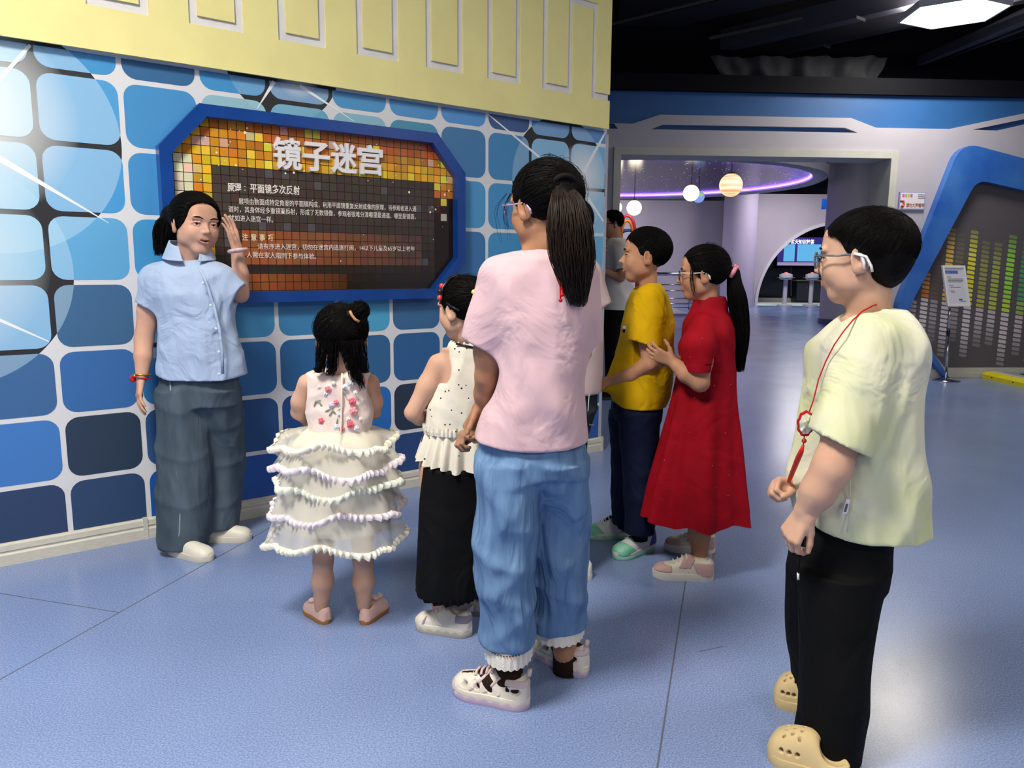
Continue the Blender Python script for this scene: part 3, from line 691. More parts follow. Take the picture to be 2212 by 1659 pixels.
# ================================================================== the room beyond the doorway
M_lilac = mat('lilac_white_wall', '#c2bac6', 0.6, var=.02, vscale=2)
M_pil = mat('pillar_paint', '#b4b3b8', 0.5); M_rim = mat('bright_white_rim', '#e2e0e6', 0.4)
YB = 24.6
zbk = W(1450, 433, YB)[2]
xa = W(1612, 600, YB)[0]
MB().box((-2, YB, 0), (xa + 2, 0, 0), (0, .3, 0), (0, 0, zbk)).build('wall_far', M_lilac, kind='structure', label='lilac back wall of the room beyond the doorway')
# wall with a round arch
AC = W(1806, 655, YB - .3); ar = AC[0] - W(1629, 655, YB - .3)[0]
mb = MB(); n = 40
arc = [(AC[0] - ar * math.cos(math.pi * k / n), AC[2] - .05 + ar * math.sin(math.pi * k / n)) for k in range(n + 1)]
zw = W(1700, 421, YB)[2]
pts = [(xa - .2, 0), (arc[0][0], 0)] + arc + [(arc[-1][0], 0), (14, 0), (14, zw), (xa - .2, zw)]
mb.prism([np.array([a, YB - .3, z]) for a, z in pts], (0, .25, 0)); arch = mb.build('wall_arch', M_lilac, kind='structure', label='lilac wall with a wide round arch')
rin = [(arc[0][0], 0)] + arc + [(arc[-1][0], 0)]; rr_ = [(AC[0] - (ar - .09) * math.cos(math.pi * k / n), AC[2] - .05 + (ar - .09) * math.sin(math.pi * k / n)) for k in range(n + 1)]
rou = [(rr_[0][0], 0)] + rr_ + [(rr_[-1][0], 0)]
mb = MB(); m_ = len(rin)
v = [np.array([a, YB - .36, z]) for a, z in rin] + [np.array([a, YB - .36, z]) for a, z in rou] + [np.array([a, YB + .05, z]) for a, z in rou] + [np.array([a, YB - .3, z]) for a, z in rin]
f = []
for k in range(m_ - 1): f += [(k, k + 1, m_ + k + 1, m_ + k), (m_ + k, m_ + k + 1, 2 * m_ + k + 1, 2 * m_ + k), (3 * m_ + k, 3 * m_ + k + 1, k + 1, k)]
mb.add(v, f); mb.build('arch_rim', M_rim, arch)
# moonscape print at the back of the alcove
M_moon = mat('moonscape_print', '#12141d', 0.5, col2='#3a404c', vscale=1.1, stretch=(.6, 1, 3))
MB().box((AC[0] - 4, YB + 1.9, 0), (8, 0, 0), (0, .1, 0), (0, 0, 5)).build('wall_alcove', M_moon, kind='structure')
MB().box((AC[0] - ar, YB + 1.72, .0), (2 * ar, 0, 0), (0, .17, 0), (0, 0, .16)).build('alcove_step', mat('lit_step', '#c8b8a8', .5), label='low lit ledge at the back of the arch alcove', cat='ledge')
MB().box((AC[0] - ar + .1, YB - .2, .0), (2 * ar, 0, 0), (0, 1.7, 0), (0, 0, .012)).build('alcove_floor_plate', mat('pale_floor_glow', '#cfe4e6', .4, emit=.35), label='pale floor plate with a glow of its own inside the arch alcove', cat='floor plate')  # glow put into the plate for the white strip of light on the floor
# screen
TO = YB + 1.6
t0, t1 = W(1678, 574, TO), W(1783, 513, TO)
tv = empty('quiz_screen', ((t0[0] + t1[0]) / 2, TO, t0[2]), 'blue quiz screen glowing on the dark alcove wall', 'screen')
MB().box((t0[0] - .08, TO, t0[2] - .08), (t1[0] - t0[0] + .16, 0, 0), (0, .12, 0), (0, 0, t1[2] - t0[2] + .16)).build('bezel', M_black, tv)
M_scr = mat('screen_picture', '#2a2470', .4, emit=.55, ecol='#4a3c9c'); M_box = mat('screen_box', '#6fc0ea', .4, emit=.85, ecol='#66b8ea'); M_st = mat('screen_title', '#ffffff', .4, emit=1.2)
MB().box((t0[0], TO - .004, t0[2]), (t1[0] - t0[0], 0, 0), (0, .003, 0), (0, 0, t1[2] - t0[2])).build('picture', M_scr, tv)
for x0, x1 in ((1692, 1718), (1721, 1774)):
    p, q = W(x0, 564.5, TO - .006), W(x1, 528, TO - .006)
    MB().box((p[0], TO - .006, p[2]), (q[0] - p[0], 0, 0), (0, .001, 0), (0, 0, q[2] - p[2])).build('answer_box', M_box, tv)
p, q = W(1679, 573, TO - .006), W(1782, 567, TO - .006); MB().box((p[0], TO - .006, p[2]), (q[0] - p[0], 0, 0), (0, .001, 0), (0, 0, q[2] - p[2])).build('picture_band', mat('screen_band', '#b8a8c8', .4, emit=.6), tv)
p, q = W(1708, 526, TO - .008), W(1759, 526, TO - .008)
text_obj('航天知识抢答', .16, M_st, 'screen_title', p, (1, 0, 0), (0, 0, 1), tv, offset=.004, width=q[0] - p[0])
MB().tube([W(1709, 577, TO), W(1709, 640, TO)], .02, 8).build('support_pole', M_dark2, tv)
# pedestals
M_ped = mat('white_pedestal', '#cfcdd4', .4); M_btn = mat('button_glow', '#e06a5a', .4, emit=.9); M_gl = mat('blue_glow', '#6a8ae0', .4, emit=.6)
for k, px_ in enumerate((1694, 1750)):
    b = GR(px_, 661); sc = b[1] / 1660
    pd = empty('buzzer_pedestal', (b[0], b[1], 0), 'white buzzer pedestal in front of the quiz screen, %s the black cabinet' % ('left of' if k == 0 else 'in front of'), 'pedestal', 'quiz buzzer pedestals')
    MB().lathe((b[0], b[1], .0), [(.22, 0), (.22, .04), (.07, .06)], 24).build('foot', M_ped, pd, True, sharp=40)
    MB().lathe((b[0], b[1], .05), [(.065, 0), (.065, .80)], 20).build('column', M_ped, pd, True, sharp=40)
    MB().lathe((b[0], b[1], .82), [(.15, 0), (.2, .03), (.2, .15), (.17, .17)], 24).build('head', M_ped, pd, True, sharp=40)
    MB().lathe((b[0], b[1], .88), [(.27, 0), (.27, .012)], 24).build('ring', mat('clear_ring', '#a8a8b8', .2), pd, True, sharp=40)
    MB().lathe((b[0], b[1], .985), [(.14, 0), (.12, .03)], 20).build('glow_rim', M_gl, pd, True, sharp=40)
    MB().ball((b[0], b[1], 1.02), (.06, .06, .03)).build('button', M_btn, pd, True)
c0 = GR(1716, 655); c1 = GR(1768, 655)
cb = empty('black_cabinet', ((c0[0] + c1[0]) / 2, c0[1], 0), 'black cabinet behind the buzzer pedestals', 'cabinet')
hC = W(1740, 607, c0[1])[2]
MB().box((c0[0], c0[1] - .1, .05), (c1[0] - c0[0], 0, 0), (0, .5, 0), (0, 0, hC - .05)).build('body', mat('cabinet_black', '#131317', .4), cb)
MB().box((c0[0] - .02, c0[1] - .12, hC), (c1[0] - c0[0] + .04, 0, 0), (0, .54, 0), (0, 0, .03)).build('top', mat('wood_top', '#7d746c', .4), cb)
MB().box((c0[0] + .02, c0[1] - .11, .1), ((c1[0] - c0[0]) - .04, 0, 0), (0, .012, 0), (0, 0, hC - .16)).build('door', M_dark, cb)
MB().ball((c0[0] + .33, c0[1] - .125, .55), .02, 8, 6).build('lock', M_chrome, cb)
# pillars
pA = W(1595, 560, YB - .75); MB().lathe((pA[0], YB - .75, 0), [(.5, 0), (.5, W(1596, 380, YB - .75)[2] + .6)], 40).build('round_pillar', mat('lilac_pillar', '#bcb2cc', .5), smooth=True, sharp=40, label='slim lilac round pillar beside the arch wall', cat='pillar')
pB = GR(1822, 704); rB = .515; pB[0] = W(1833, 560, pB[1] + rB)[0]
pe = empty('round_pillar', (pB[0], pB[1] + rB, 0), 'thick pale grey round pillar just inside the doorway', 'pillar')
MB().lathe((pB[0], pB[1] + rB, .0), [(rB, 0.0), (rB, 4.5)], 48).build('shaft', M_pil, pe, True, sharp=40)
MB().lathe((pB[0], pB[1] + rB, 0), [(rB + .02, 0), (rB + .02, .12)], 48).build('base', mat('blue_grey_base', '#4a587c', .5), pe, True, sharp=40)
MB().box(W(1784, 452, 22) - (.12, 0, 0), (.2, 0, 0), (0, .05, 0), (0, 0, .28)).build('wall_emblem', M_frame, label='small dark blue emblem on the arch wall behind the pillar', cat='emblem')
# starry ceiling disc
DC = (2.40, 16.8); DR, DZ = 3.72, 3.03
dn = empty('star_ceiling_disc', (*DC, DZ), 'round ceiling disc printed with stars and violet clouds', 'ceiling disc')
def star_material():
    m = bpy.data.materials.new('starry_film'); m.use_nodes = True; nt = m.node_tree; L = nt.links; b = nt.nodes['Principled BSDF']
    b.inputs['Roughness'].default_value = .16; b.inputs['Specular IOR Level'].default_value = .06
    tc = nt.nodes.new('ShaderNodeTexCoord')
    vo = nt.nodes.new('ShaderNodeTexVoronoi'); vo.inputs['Scale'].default_value = 7.5; L.new(tc.outputs['Object'], vo.inputs['Vector'])
    lt = nt.nodes.new('ShaderNodeMath'); lt.operation = 'LESS_THAN'; L.new(vo.outputs['Distance'], lt.inputs[0]); lt.inputs[1].default_value = .085
    ln = nt.nodes.new('ShaderNodeVectorMath'); ln.operation = 'LENGTH'; L.new(tc.outputs['Object'], ln.inputs[0])
    no = nt.nodes.new('ShaderNodeTexNoise'); no.inputs['Scale'].default_value = 2.5; L.new(tc.outputs['Object'], no.inputs['Vector'])
    ad = nt.nodes.new('ShaderNodeMath'); ad.operation = 'MULTIPLY_ADD'; L.new(no.outputs[0], ad.inputs[0]); ad.inputs[1].default_value = .9; L.new(ln.outputs['Value'], ad.inputs[2])
    r = nt.nodes.new('ShaderNodeValToRGB'); mr = nt.nodes.new('ShaderNodeMapRange'); mr.inputs[1].default_value = 2.9; mr.inputs[2].default_value = 4.1; L.new(ad.outputs[0], mr.inputs[0]); L.new(mr.outputs[0], r.inputs[0])
    e = r.color_ramp.elements; e[0].color = (*lin('#1c1630'), 1); e[1].color = (*lin('#7a3cd0'), 1); x = e.new(.55); x.color = (*lin('#2c2060'), 1)
    mx = nt.nodes.new('ShaderNodeMix'); mx.data_type = 'RGBA'; L.new(lt.outputs[0], mx.inputs[0]); L.new(r.outputs[0], mx.inputs[6]); mx.inputs[7].default_value = (.9, .9, 1, 1)
    L.new(mx.outputs[2], b.inputs['Base Color']); me_ = nt.nodes.new('ShaderNodeMix'); me_.data_type = 'RGBA'; L.new(lt.outputs[0], me_.inputs[0]); L.new(r.outputs[0], me_.inputs[6]); me_.inputs[7].default_value = (2.4, 2.4, 2.6, 1); L.new(me_.outputs[2], b.inputs['Emission Color']); b.inputs['Emission Strength'].default_value = .45
    return m
MB().lathe((*DC, DZ), [(DR, 0), (DR, .02)], 72).build('star_film', star_material(), dn)
mb = MB(); N_ = 72
for k in range(1):
    prof = [(DR - .02, -.06), (DR + .18, -.1), (DR + .26, -.06), (DR + .28, .1), (DR - .02, .1)]
    v = []; f = []
    for r, z in prof:
        for q in range(N_):
            a = 2 * math.pi * q / N_; v.append((DC[0] + r * math.cos(a), DC[1] + r * math.sin(a), DZ + z))
    P = len(prof)
    for i in range(P):
        for q in range(N_): f.append((i * N_ + q, i * N_ + (q + 1) % N_, ((i + 1) % P) * N_ + (q + 1) % N_, ((i + 1) % P) * N_ + q))
    mb.add(v, f)
mb.build('rim', M_pil, dn, True, sharp=50)
MB().tube([(DC[0] + (DR - .05) * math.cos(2 * math.pi * q / 72), DC[1] + (DR - .05) * math.sin(2 * math.pi * q / 72), DZ - .015) for q in range(73)], .02, 6).build('violet_light_strip', mat('violet_led', '#b48cff', .4, emit=5.0, ecol='#a070ff'), dn, True)
# planet lamps
def planet(px_, py_, rpx, Y, label, kind):
    p = W(px_, py_, Y); r = rpx * Y / 1660
    e = empty('planet_lamp', (p[0], p[1], p[2] - r), label, 'lamp', 'planet lamps under the star disc')
    if kind == 'banded':
        m = bpy.data.materials.new('banded_planet'); m.use_nodes = True; nt = m.node_tree; b = nt.nodes['Principled BSDF']
        tc = nt.nodes.new('ShaderNodeTexCoord'); mp = nt.nodes.new('ShaderNodeMapping'); mp.inputs['Scale'].default_value = (.5, .5, 9); nt.links.new(tc.outputs['Object'], mp.inputs[0])
        n = nt.nodes.new('ShaderNodeTexNoise'); n.inputs['Scale'].default_value = 1.6; nt.links.new(mp.outputs[0], n.inputs['Vector'])
        rp = nt.nodes.new('ShaderNodeValToRGB'); nt.links.new(n.outputs[0], rp.inputs[0]); rp.color_ramp.elements[0].position = .4; rp.color_ramp.elements[0].color = (*lin('#e89a3c'), 1); rp.color_ramp.elements[1].position = .6; rp.color_ramp.elements[1].color = (*lin('#fff0b8'), 1)
        nt.links.new(rp.outputs[0], b.inputs['Emission Color']); b.inputs['Emission Strength'].default_value = 1.25
    elif kind == 'blue': m = mat('blue_planet', '#7aa0f0', .4, emit=.8, ecol='#8aa8f0')
    else: m = mat('warm_globe', '#fff4d8', .4, emit=8.0, ecol='#fff0d0')
    MB().ball(p, r, 28, 18).build('globe', m, e, True)
    MB().tube([p + (0, 0, r), (p[0], p[1], DZ)], .008, 6).build('cord', M_dark2, e)
    MB().lathe((p[0], p[1], p[2] + r - .01), [(r * .35, 0), (r * .3, .03)], 16).build('cap', mat('lamp_cap', '#8a6a4a', .5), e, True)
    if kind == 'blue': MB().ball(p + (.03, -r * .8, .03), (r * .35, r * .35, r * .3), 12, 8).build('green_patch', mat('green_planet_patch', '#a8d860', .4, emit=.8), e, True)
planet(1579, 400, 24, 14.6, 'large planet lamp with orange and cream bands', 'banded')
planet(1493, 417, 16.5, 15.2, 'round warm white globe lamp in front of the small blue planet', 'warm')
planet(1509, 425, 12.5, 16.5, 'small blue planet lamp with a green patch', 'blue')
planet(1370, 449, 15.5, 17.2, 'round warm white globe lamp hanging above the rainbow arches', 'warm')
planet(1331, 448, 12, 17.8, 'white globe lamp half hidden by the doorway edge', 'warm')
# rainbow arches and railing
rb = empty('rainbow_play_arches', tuple(W(1355, 640, 17.5) * (1, 1, 0)), 'red, orange and blue tube arches behind the man in white', 'play arch')
def tarch(x0, x1, yt, yb, r, m_, nm):
    pts = []
    for k in range(13):
        a = math.pi * k / 12; pts.append(W((x0 + x1) / 2 - (x1 - x0) / 2 * math.cos(a), yb - (yb - yt) * math.sin(a) ** .8, 17.5))
    pts = [W(x0 - 4, yb + 120, 17.5) * (1, 1, 0)] + pts + [W(x1 + 4, yb + 120, 17.5) * (1, 1, 0)]
    MB().tube(pts, r, 8).build(nm, m_, rb, True)
tarch(1338, 1372, 466, 510, .035, mat('red_tube', '#c8364a', .35), 'red_arch'); tarch(1343, 1367, 477, 512, .03, mat('orange_tube', '#e88a30', .35), 'orange_arch')
tarch(1338, 1378, 498, 520, .025, mat('blue_tube', '#2c56a8', .35), 'blue_arch')
MB().tube([W(1333, 497, 17.6), W(1384, 497, 17.6)], .025, 8).build('blue_bar', MATS['blue_tube'], rb, True)
rl = empty('chrome_railing', tuple(GR(1450, 668)), 'chrome railing of thin bars behind the boy in yellow', 'railing')
YR = GR(1450, 668)[1]; 
for py_, r in ((592, .05), (615, .02), (628, .02), (645, .02), (656, .02), (664, .015)):
    a = W(1330, py_, YR); b = W(1494, py_, YR); MB().tube([a, b], r, 8).build('rail', M_chrome, rl, True)
for px_ in (1345, 1492):
    a = W(px_, 588, YR); MB().tube([(a[0], YR, 0), a], .03, 8).build('post', M_chrome, rl, True)
MB().box((W(1330, 690, 19)[0], 19, 0), (W(1492, 690, 19)[0] - W(1330, 690, 19)[0], 0, 0), (0, 2.5, 0), (0, 0, .06)).build('pale_stage', mat('pale_stage_top', '#b4acc0', .4), label='pale low stage in front of the chrome railing', cat='stage')
# side walls of the far room, and unseen panel lamps added to brighten it
MB().box((-2.2, 9.2, 0), (.2, 0, 0), (0, 16, 0), (0, 0, 4.6)).build('wall_far_left', M_lilac, kind='structure')
MB().box((14, 9.2, 0), (.2, 0, 0), (0, 16, 0), (0, 0, 4.6)).build('wall_far_right', M_lilac, kind='structure')
for k, (x, y) in enumerate(((6.6, 11.5), (8.2, 21.8), (2.0, 22.6))):
    e = empty('added_square_lamp', (x, y, 3.9), ('unseen square panel lamp added for light just inside the doorway', 'unseen square panel lamp added for light in front of the arch', 'unseen square panel lamp added for light in front of the lilac back wall')[k], 'lamp')
    MB().box((x - .5, y - .5, 3.9), (1, 0, 0), (0, 1, 0), (0, 0, .05)).build('diffuser', mat('far_fill_lamp_%d' % k, '#ffffff', .5, emit=(26, 48, 42)[k], ecol='#fbf4f4'), e)
    MB().tube([(x, y, 3.94), (x, y, 4.6)], .01, 6).build('hanging_rod', M_dark, e)
    MB().ring([(x - .55, y - .55, 3.9), (x + .55, y - .55, 3.9), (x + .55, y + .55, 3.9), (x - .55, y + .55, 3.9)], [(x - .5, y - .5, 3.9), (x + .5, y - .5, 3.9), (x + .5, y + .5, 3.9), (x - .5, y + .5, 3.9)], (0, 0, .06)).build('rim', M_lampf, e)
# ================================================================== sculpting tools: distance fields turned into meshes
F4 = np.float32
def sstep(a, b, x): t = np.clip((x - a) / (b - a), 0, 1); return t * t * (3 - 2 * t)
def herm(z, zs, vs):
    """smooth interpolation through (zs, vs); zs ascending"""
    zs = np.asarray(zs, float); vs = np.asarray(vs, float)
    if len(zs) == 2: return np.interp(z, zs, vs)
    d = np.diff(vs) / np.diff(zs); m = np.zeros(len(zs))
    for i in range(1, len(zs) - 1): m[i] = 0 if d[i - 1] * d[i] <= 0 else 2 * d[i - 1] * d[i] / (d[i - 1] + d[i])
    m[0], m[-1] = d[0], d[-1]
    i = np.clip(np.searchsorted(zs, z) - 1, 0, len(zs) - 2); h = zs[i + 1] - zs[i]; t = np.clip((z - zs[i]) / h, 0, 1)
    return (2 * t ** 3 - 3 * t ** 2 + 1) * vs[i] + (t ** 3 - 2 * t ** 2 + t) * h * m[i] + (-2 * t ** 3 + 3 * t ** 2) * vs[i + 1] + (t ** 3 - t ** 2) * h * m[i + 1]
def folds(seed, amp, scale, n=5, dirs=None):
    """soft cloth folds: a sum of ridges running in given directions"""
    r = np.random.RandomState(seed); W_ = []
    for i in range(n):
        k = r.normal(size=3)
        if dirs is not None: k = np.array(dirs[i % len(dirs)], float) + 0.25 * r.normal(size=3)
        k = k / np.linalg.norm(k) * scale * (0.7 + 0.8 * r.rand()); W_.append((k, r.rand() * 6.28, r.normal(size=3) * scale * .35, r.rand() * 6.28))
    def f(x, y, z):
        o = 0
        for k, p, k2, p2 in W_:
            a = x * k[0] + y * k[1] + z * k[2] + p + 1.3 * np.sin(x * k2[0] + y * k2[1] + z * k2[2] + p2)
            o = o + (1.03 - np.sqrt(np.sin(a * .5) ** 2 + .05)) ** 1.6
        return (-amp / n * 1.8) * o
    return f
class Fld:
    def __init__(s): s.P = []
    def _put(s, fn, lo, hi, k, op): s.P.append((fn, np.array(lo, float), np.array(hi, float), k, op)); return s
    def cap(s, a, b, ra, rb=None, k=0.01, op='add'):
        a, b = np.array(a, float), np.array(b, float); rb = ra if rb is None else rb; d = b - a; L2 = max(d @ d, 1e-12)
        def fn(x, y, z):
            px, py, pz = x - a[0], y - a[1], z - a[2]
            t = np.clip((px * d[0] + py * d[1] + pz * d[2]) / L2, 0, 1)
            return np.sqrt((px - t * d[0]) ** 2 + (py - t * d[1]) ** 2 + (pz - t * d[2]) ** 2) - (ra + (rb - ra) * t)
        r = max(ra, rb); return s._put(fn, np.minimum(a, b) - r, np.maximum(a, b) + r, k, op)
    def chain(s, pts, rs, k=0.01, op='add'):
        for i in range(len(pts) - 1): s.cap(pts[i], pts[i + 1], rs[i], rs[i + 1], k, op)
        return s
    def sleeve(s, a, b, ra, rb, k=0.05, hollow=.007, n=None):
        """a short sleeve: a tapering tube from a to b, cut square and hollow at b"""
        a, b = np.array(a, float), np.array(b, float); d = b - a; L2 = d @ d; u = d / math.sqrt(L2); u = u if n is None else np.array(n, float) / np.linalg.norm(n)
        def fn(x, y, z):
            px, py, pz = x - a[0], y - a[1], z - a[2]; t = np.clip((px * d[0] + py * d[1] + pz * d[2]) / L2, 0, 1.3)
            q = np.sqrt((px - t * d[0]) ** 2 + (py - t * d[1]) ** 2 + (pz - t * d[2]) ** 2) - (ra + (rb - ra) * t) + .0035 * np.sin(38 * (x + y * .6) + 25 * z + 9) * np.clip(t, 0, 1)
            return np.maximum(q, (x - b[0]) * u[0] + (y - b[1]) * u[1] + (z - b[2]) * u[2])
        r = max(ra, rb) + .01; s._put(fn, np.minimum(a, b) - r, np.maximum(a, b) + r, k, 'add')
        ud = d / math.sqrt(L2)
        if hollow: s.cap(b - ud * .012, b + ud * .07, rb - hollow - .005, rb - hollow - .005, 0, 'sub')
        return s
    def ell(s, c, r, R=None, k=0.01, op='add'):
        c = np.array(c, float); r = np.array(r, float); R = np.eye(3) if R is None else np.array(R)
        def fn(x, y, z):
            px, py, pz = x - c[0], y - c[1], z - c[2]; q0 = q1 = 0
            for i in range(3):
                l = px * R[0, i] + py * R[1, i] + pz * R[2, i]; q0 = q0 + (l / r[i]) ** 2; q1 = q1 + (l / r[i] ** 2) ** 2
            q0 = np.sqrt(q0); return q0 * (q0 - 1) / (np.sqrt(q1) + 1e-6)
        e = np.sqrt((R ** 2) @ (r ** 2)); return s._put(fn, c - e, c + e, k, op)
    def loft(s, sl, k=0.02, op='add', rot=0.0, fold=None, exp=2.0, wave=None, ends=True):
        """sl: rows (z, cx, cy, a, b): ellipses stacked upwards; wave: (count, amp(z), phase) pleats"""
        sl = np.array(sorted([tuple(map(float, q)) for q in sl])); zs = sl[:, 0]
        cr, sr = math.cos(rot), math.sin(rot)
        def fn(x, y, z):
            zz = np.clip(z, zs[0], zs[-1]).astype(float)
            cx, cy, a, b = (herm(zz, zs, sl[:, i]).astype(F4) for i in (1, 2, 3, 4))
            dx, dy = x - cx, y - cy; u, v = dx * cr + dy * sr, -dx * sr + dy * cr
            if exp == 2.0: q = np.sqrt((u / a) ** 2 + (v / b) ** 2); g = np.sqrt((u / a ** 2) ** 2 + (v / b ** 2) ** 2) + 1e-5; d = q * (q - 1) / g
            else: q = ((np.abs(u) / a) ** exp + (np.abs(v) / b) ** exp) ** (1 / exp); d = (q - 1) * np.minimum(a, b)
            if wave is not None: d = d - wave[1](z) * np.sin(wave[0] * np.arctan2(v, u) + wave[2] + 1.5 * np.sin(z * 7 + 2 * np.arctan2(v, u)))
            if fold is not None: d = d + fold(x, y, z)
            if ends: d = np.maximum(np.maximum(d, z - zs[-1]), zs[0] - z)
            return d
        e = 0.03; w = np.maximum(sl[:, 3], sl[:, 4])
        lo = [(sl[:, 1] - w).min() - e, (sl[:, 2] - w).min() - e, zs[0] - .01]; hi = [(sl[:, 1] + w).max() + e, (sl[:, 2] + w).max() + e, zs[-1] + .01]
        return s._put(fn, lo, hi, k, op)
    def cut(s, p, n, lo, hi, k=0.0):
        """keeps the side that n points away from, inside the box"""
        p, n = np.array(p, float), np.array(n, float); n = n / np.linalg.norm(n)
        return s._put(lambda x, y, z: -((x - p[0]) * n[0] + (y - p[1]) * n[1] + (z - p[2]) * n[2]), lo, hi, k, 'sub')
    def fn(s, f, lo, hi, k=0.01, op='add'): return s._put(f, lo, hi, k, op)
    def bounds(s):
        A = [p for p in s.P if p[4] == 'add']; return np.min([p[1] for p in A], 0) - .012, np.max([p[2] for p in A], 0) + .012
    def grid(s, lo, hi, h):
        n = np.ceil((hi - lo) / h).astype(int) + 1
        ax = [(lo[i] + h * np.arange(n[i])).astype(F4) for i in range(3)]
        D = np.full(n, 0.06, F4)
        for fn, pl, ph, k, op in s.P:
            m = k + 2 * h
            i0 = np.maximum(np.floor((pl - m - lo) / h).astype(int), 0); i1 = np.minimum(np.ceil((ph + m - lo) / h).astype(int) + 1, n)
            if np.any(i1 <= i0): continue
            sl = tuple(slice(i0[i], i1[i]) for i in range(3))
            d = fn(ax[0][sl[0]][:, None, None], ax[1][sl[1]][None, :, None], ax[2][sl[2]][None, None, :])
            B = D[sl]
            if op == 'add':
                if k > 0: q = np.maximum(k - np.abs(B - d), 0); D[sl] = np.minimum(B, d) - q * q / (4 * k)
                else: D[sl] = np.minimum(B, d)
            elif op == 'sub':
                d = -d
                if k > 0: q = np.maximum(k - np.abs(B - d), 0); D[sl] = np.maximum(B, d) + q * q / (4 * k)
                else: D[sl] = np.maximum(B, d)
        return D, lo
    def mesh(s, h=0.005, box=None):
        lo, hi = s.bounds() if box is None else (np.array(box[0], float), np.array(box[1], float))
        D, lo = s.grid(lo, hi, h); S = D < 0
        n = np.array(D.shape)
        cnt = np.zeros(n - 1, np.int8)
        for a in (0, 1):
            for b in (0, 1):
                for c in (0, 1): cnt += S[a:n[0] - 1 + a, b:n[1] - 1 + b, c:n[2] - 1 + c]
        I, J, K = np.nonzero((cnt > 0) & (cnt < 8))
        idx = np.full(n - 1, -1, np.int32); idx[I, J, K] = np.arange(len(I))
        V = np.zeros((len(I), 3)); C = np.zeros(len(I))
        cor = [(a, b, c) for a in (0, 1) for b in (0, 1) for c in (0, 1)]
        val = {q: D[I + q[0], J + q[1], K + q[2]] for q in cor}
        for q in cor:
            for ax in range(3):
                if q[ax]: continue
                w = list(q); w[ax] = 1; w = tuple(w); va, vb = val[q], val[w]; m = (va < 0) != (vb < 0)
                t = va[m] / (va[m] - vb[m]); p = np.tile(np.array(q, float), (m.sum(), 1)); p[:, ax] += t; V[m] += p; C[m] += 1
        V = V / np.maximum(C, 1)[:, None]; V = lo + h * (V + np.stack([I, J, K], 1))
        Q = []
        for ax in range(3):
            b, c = (ax + 1) % 3, (ax + 2) % 3
            sa = [slice(None)] * 3; sb = [slice(None)] * 3; sa[ax] = slice(0, -1); sb[ax] = slice(1, None)
            for w in (b, c): sa[w] = slice(1, -1); sb[w] = slice(1, -1)
            A, B = S[tuple(sa)], S[tuple(sb)]
            for flip, M in ((False, A & ~B), (True, ~A & B)):
                e = np.array(np.nonzero(M)); 
                if e.shape[1] == 0: continue
                e[b] += 1; e[c] += 1
                def cell(db, dc): w = e.copy(); w[b] += db; w[c] += dc; return idx[w[0], w[1], w[2]]
                q = np.stack([cell(-1, -1), cell(0, -1), cell(0, 0), cell(-1, 0)], 1); Q.append(q[:, ::-1] if flip else q)
        Q = np.concatenate(Q) if Q else np.zeros((0, 4), int)
        return V, Q[(Q >= 0).all(1)]
    def build(s, name, m, parent, h=0.005, fine=(), **kw):
        V, Q = s.mesh(h); Vs, Qs, off = [V], [], len(V)
        keep = np.ones(len(Q), bool)
        for lo, hi, hf in fine:
            lo, hi = np.array(lo), np.array(hi); ins = ((V > lo + h) & (V < hi - h)).all(1); keep &= ~ins[Q].all(1)
            v, q = s.mesh(hf, (lo, hi)); Vs.append(v); Qs.append(q + off); off += len(v)
        V = np.concatenate(Vs); Q = np.concatenate([Q[keep]] + Qs)
        us = np.unique(Q); mp = np.full(len(V), -1); mp[us] = np.arange(len(us)); 
        return mesh_obj(name, V[us], mp[Q], m, parent, smooth=True, **kw)
def frame(fwd, up=(0, 0, 1)):
    f = np.array(fwd, float); f /= np.linalg.norm(f); u = np.array(up, float); u = u - f * (u @ f); u /= np.linalg.norm(u); return np.stack([np.cross(f, u), f, u], 1)
def rotmat(axis, deg):
    a = np.array(axis, float); a /= np.linalg.norm(a); t = math.radians(deg); c, s_ = math.cos(t), math.sin(t); x, y, z = a
    return np.array([[c + x * x * (1 - c), x * y * (1 - c) - z * s_, x * z * (1 - c) + y * s_], [y * x * (1 - c) + z * s_, c + y * y * (1 - c), y * z * (1 - c) - x * s_], [z * x * (1 - c) - y * s_, z * y * (1 - c) + x * s_, c + z * z * (1 - c)]])

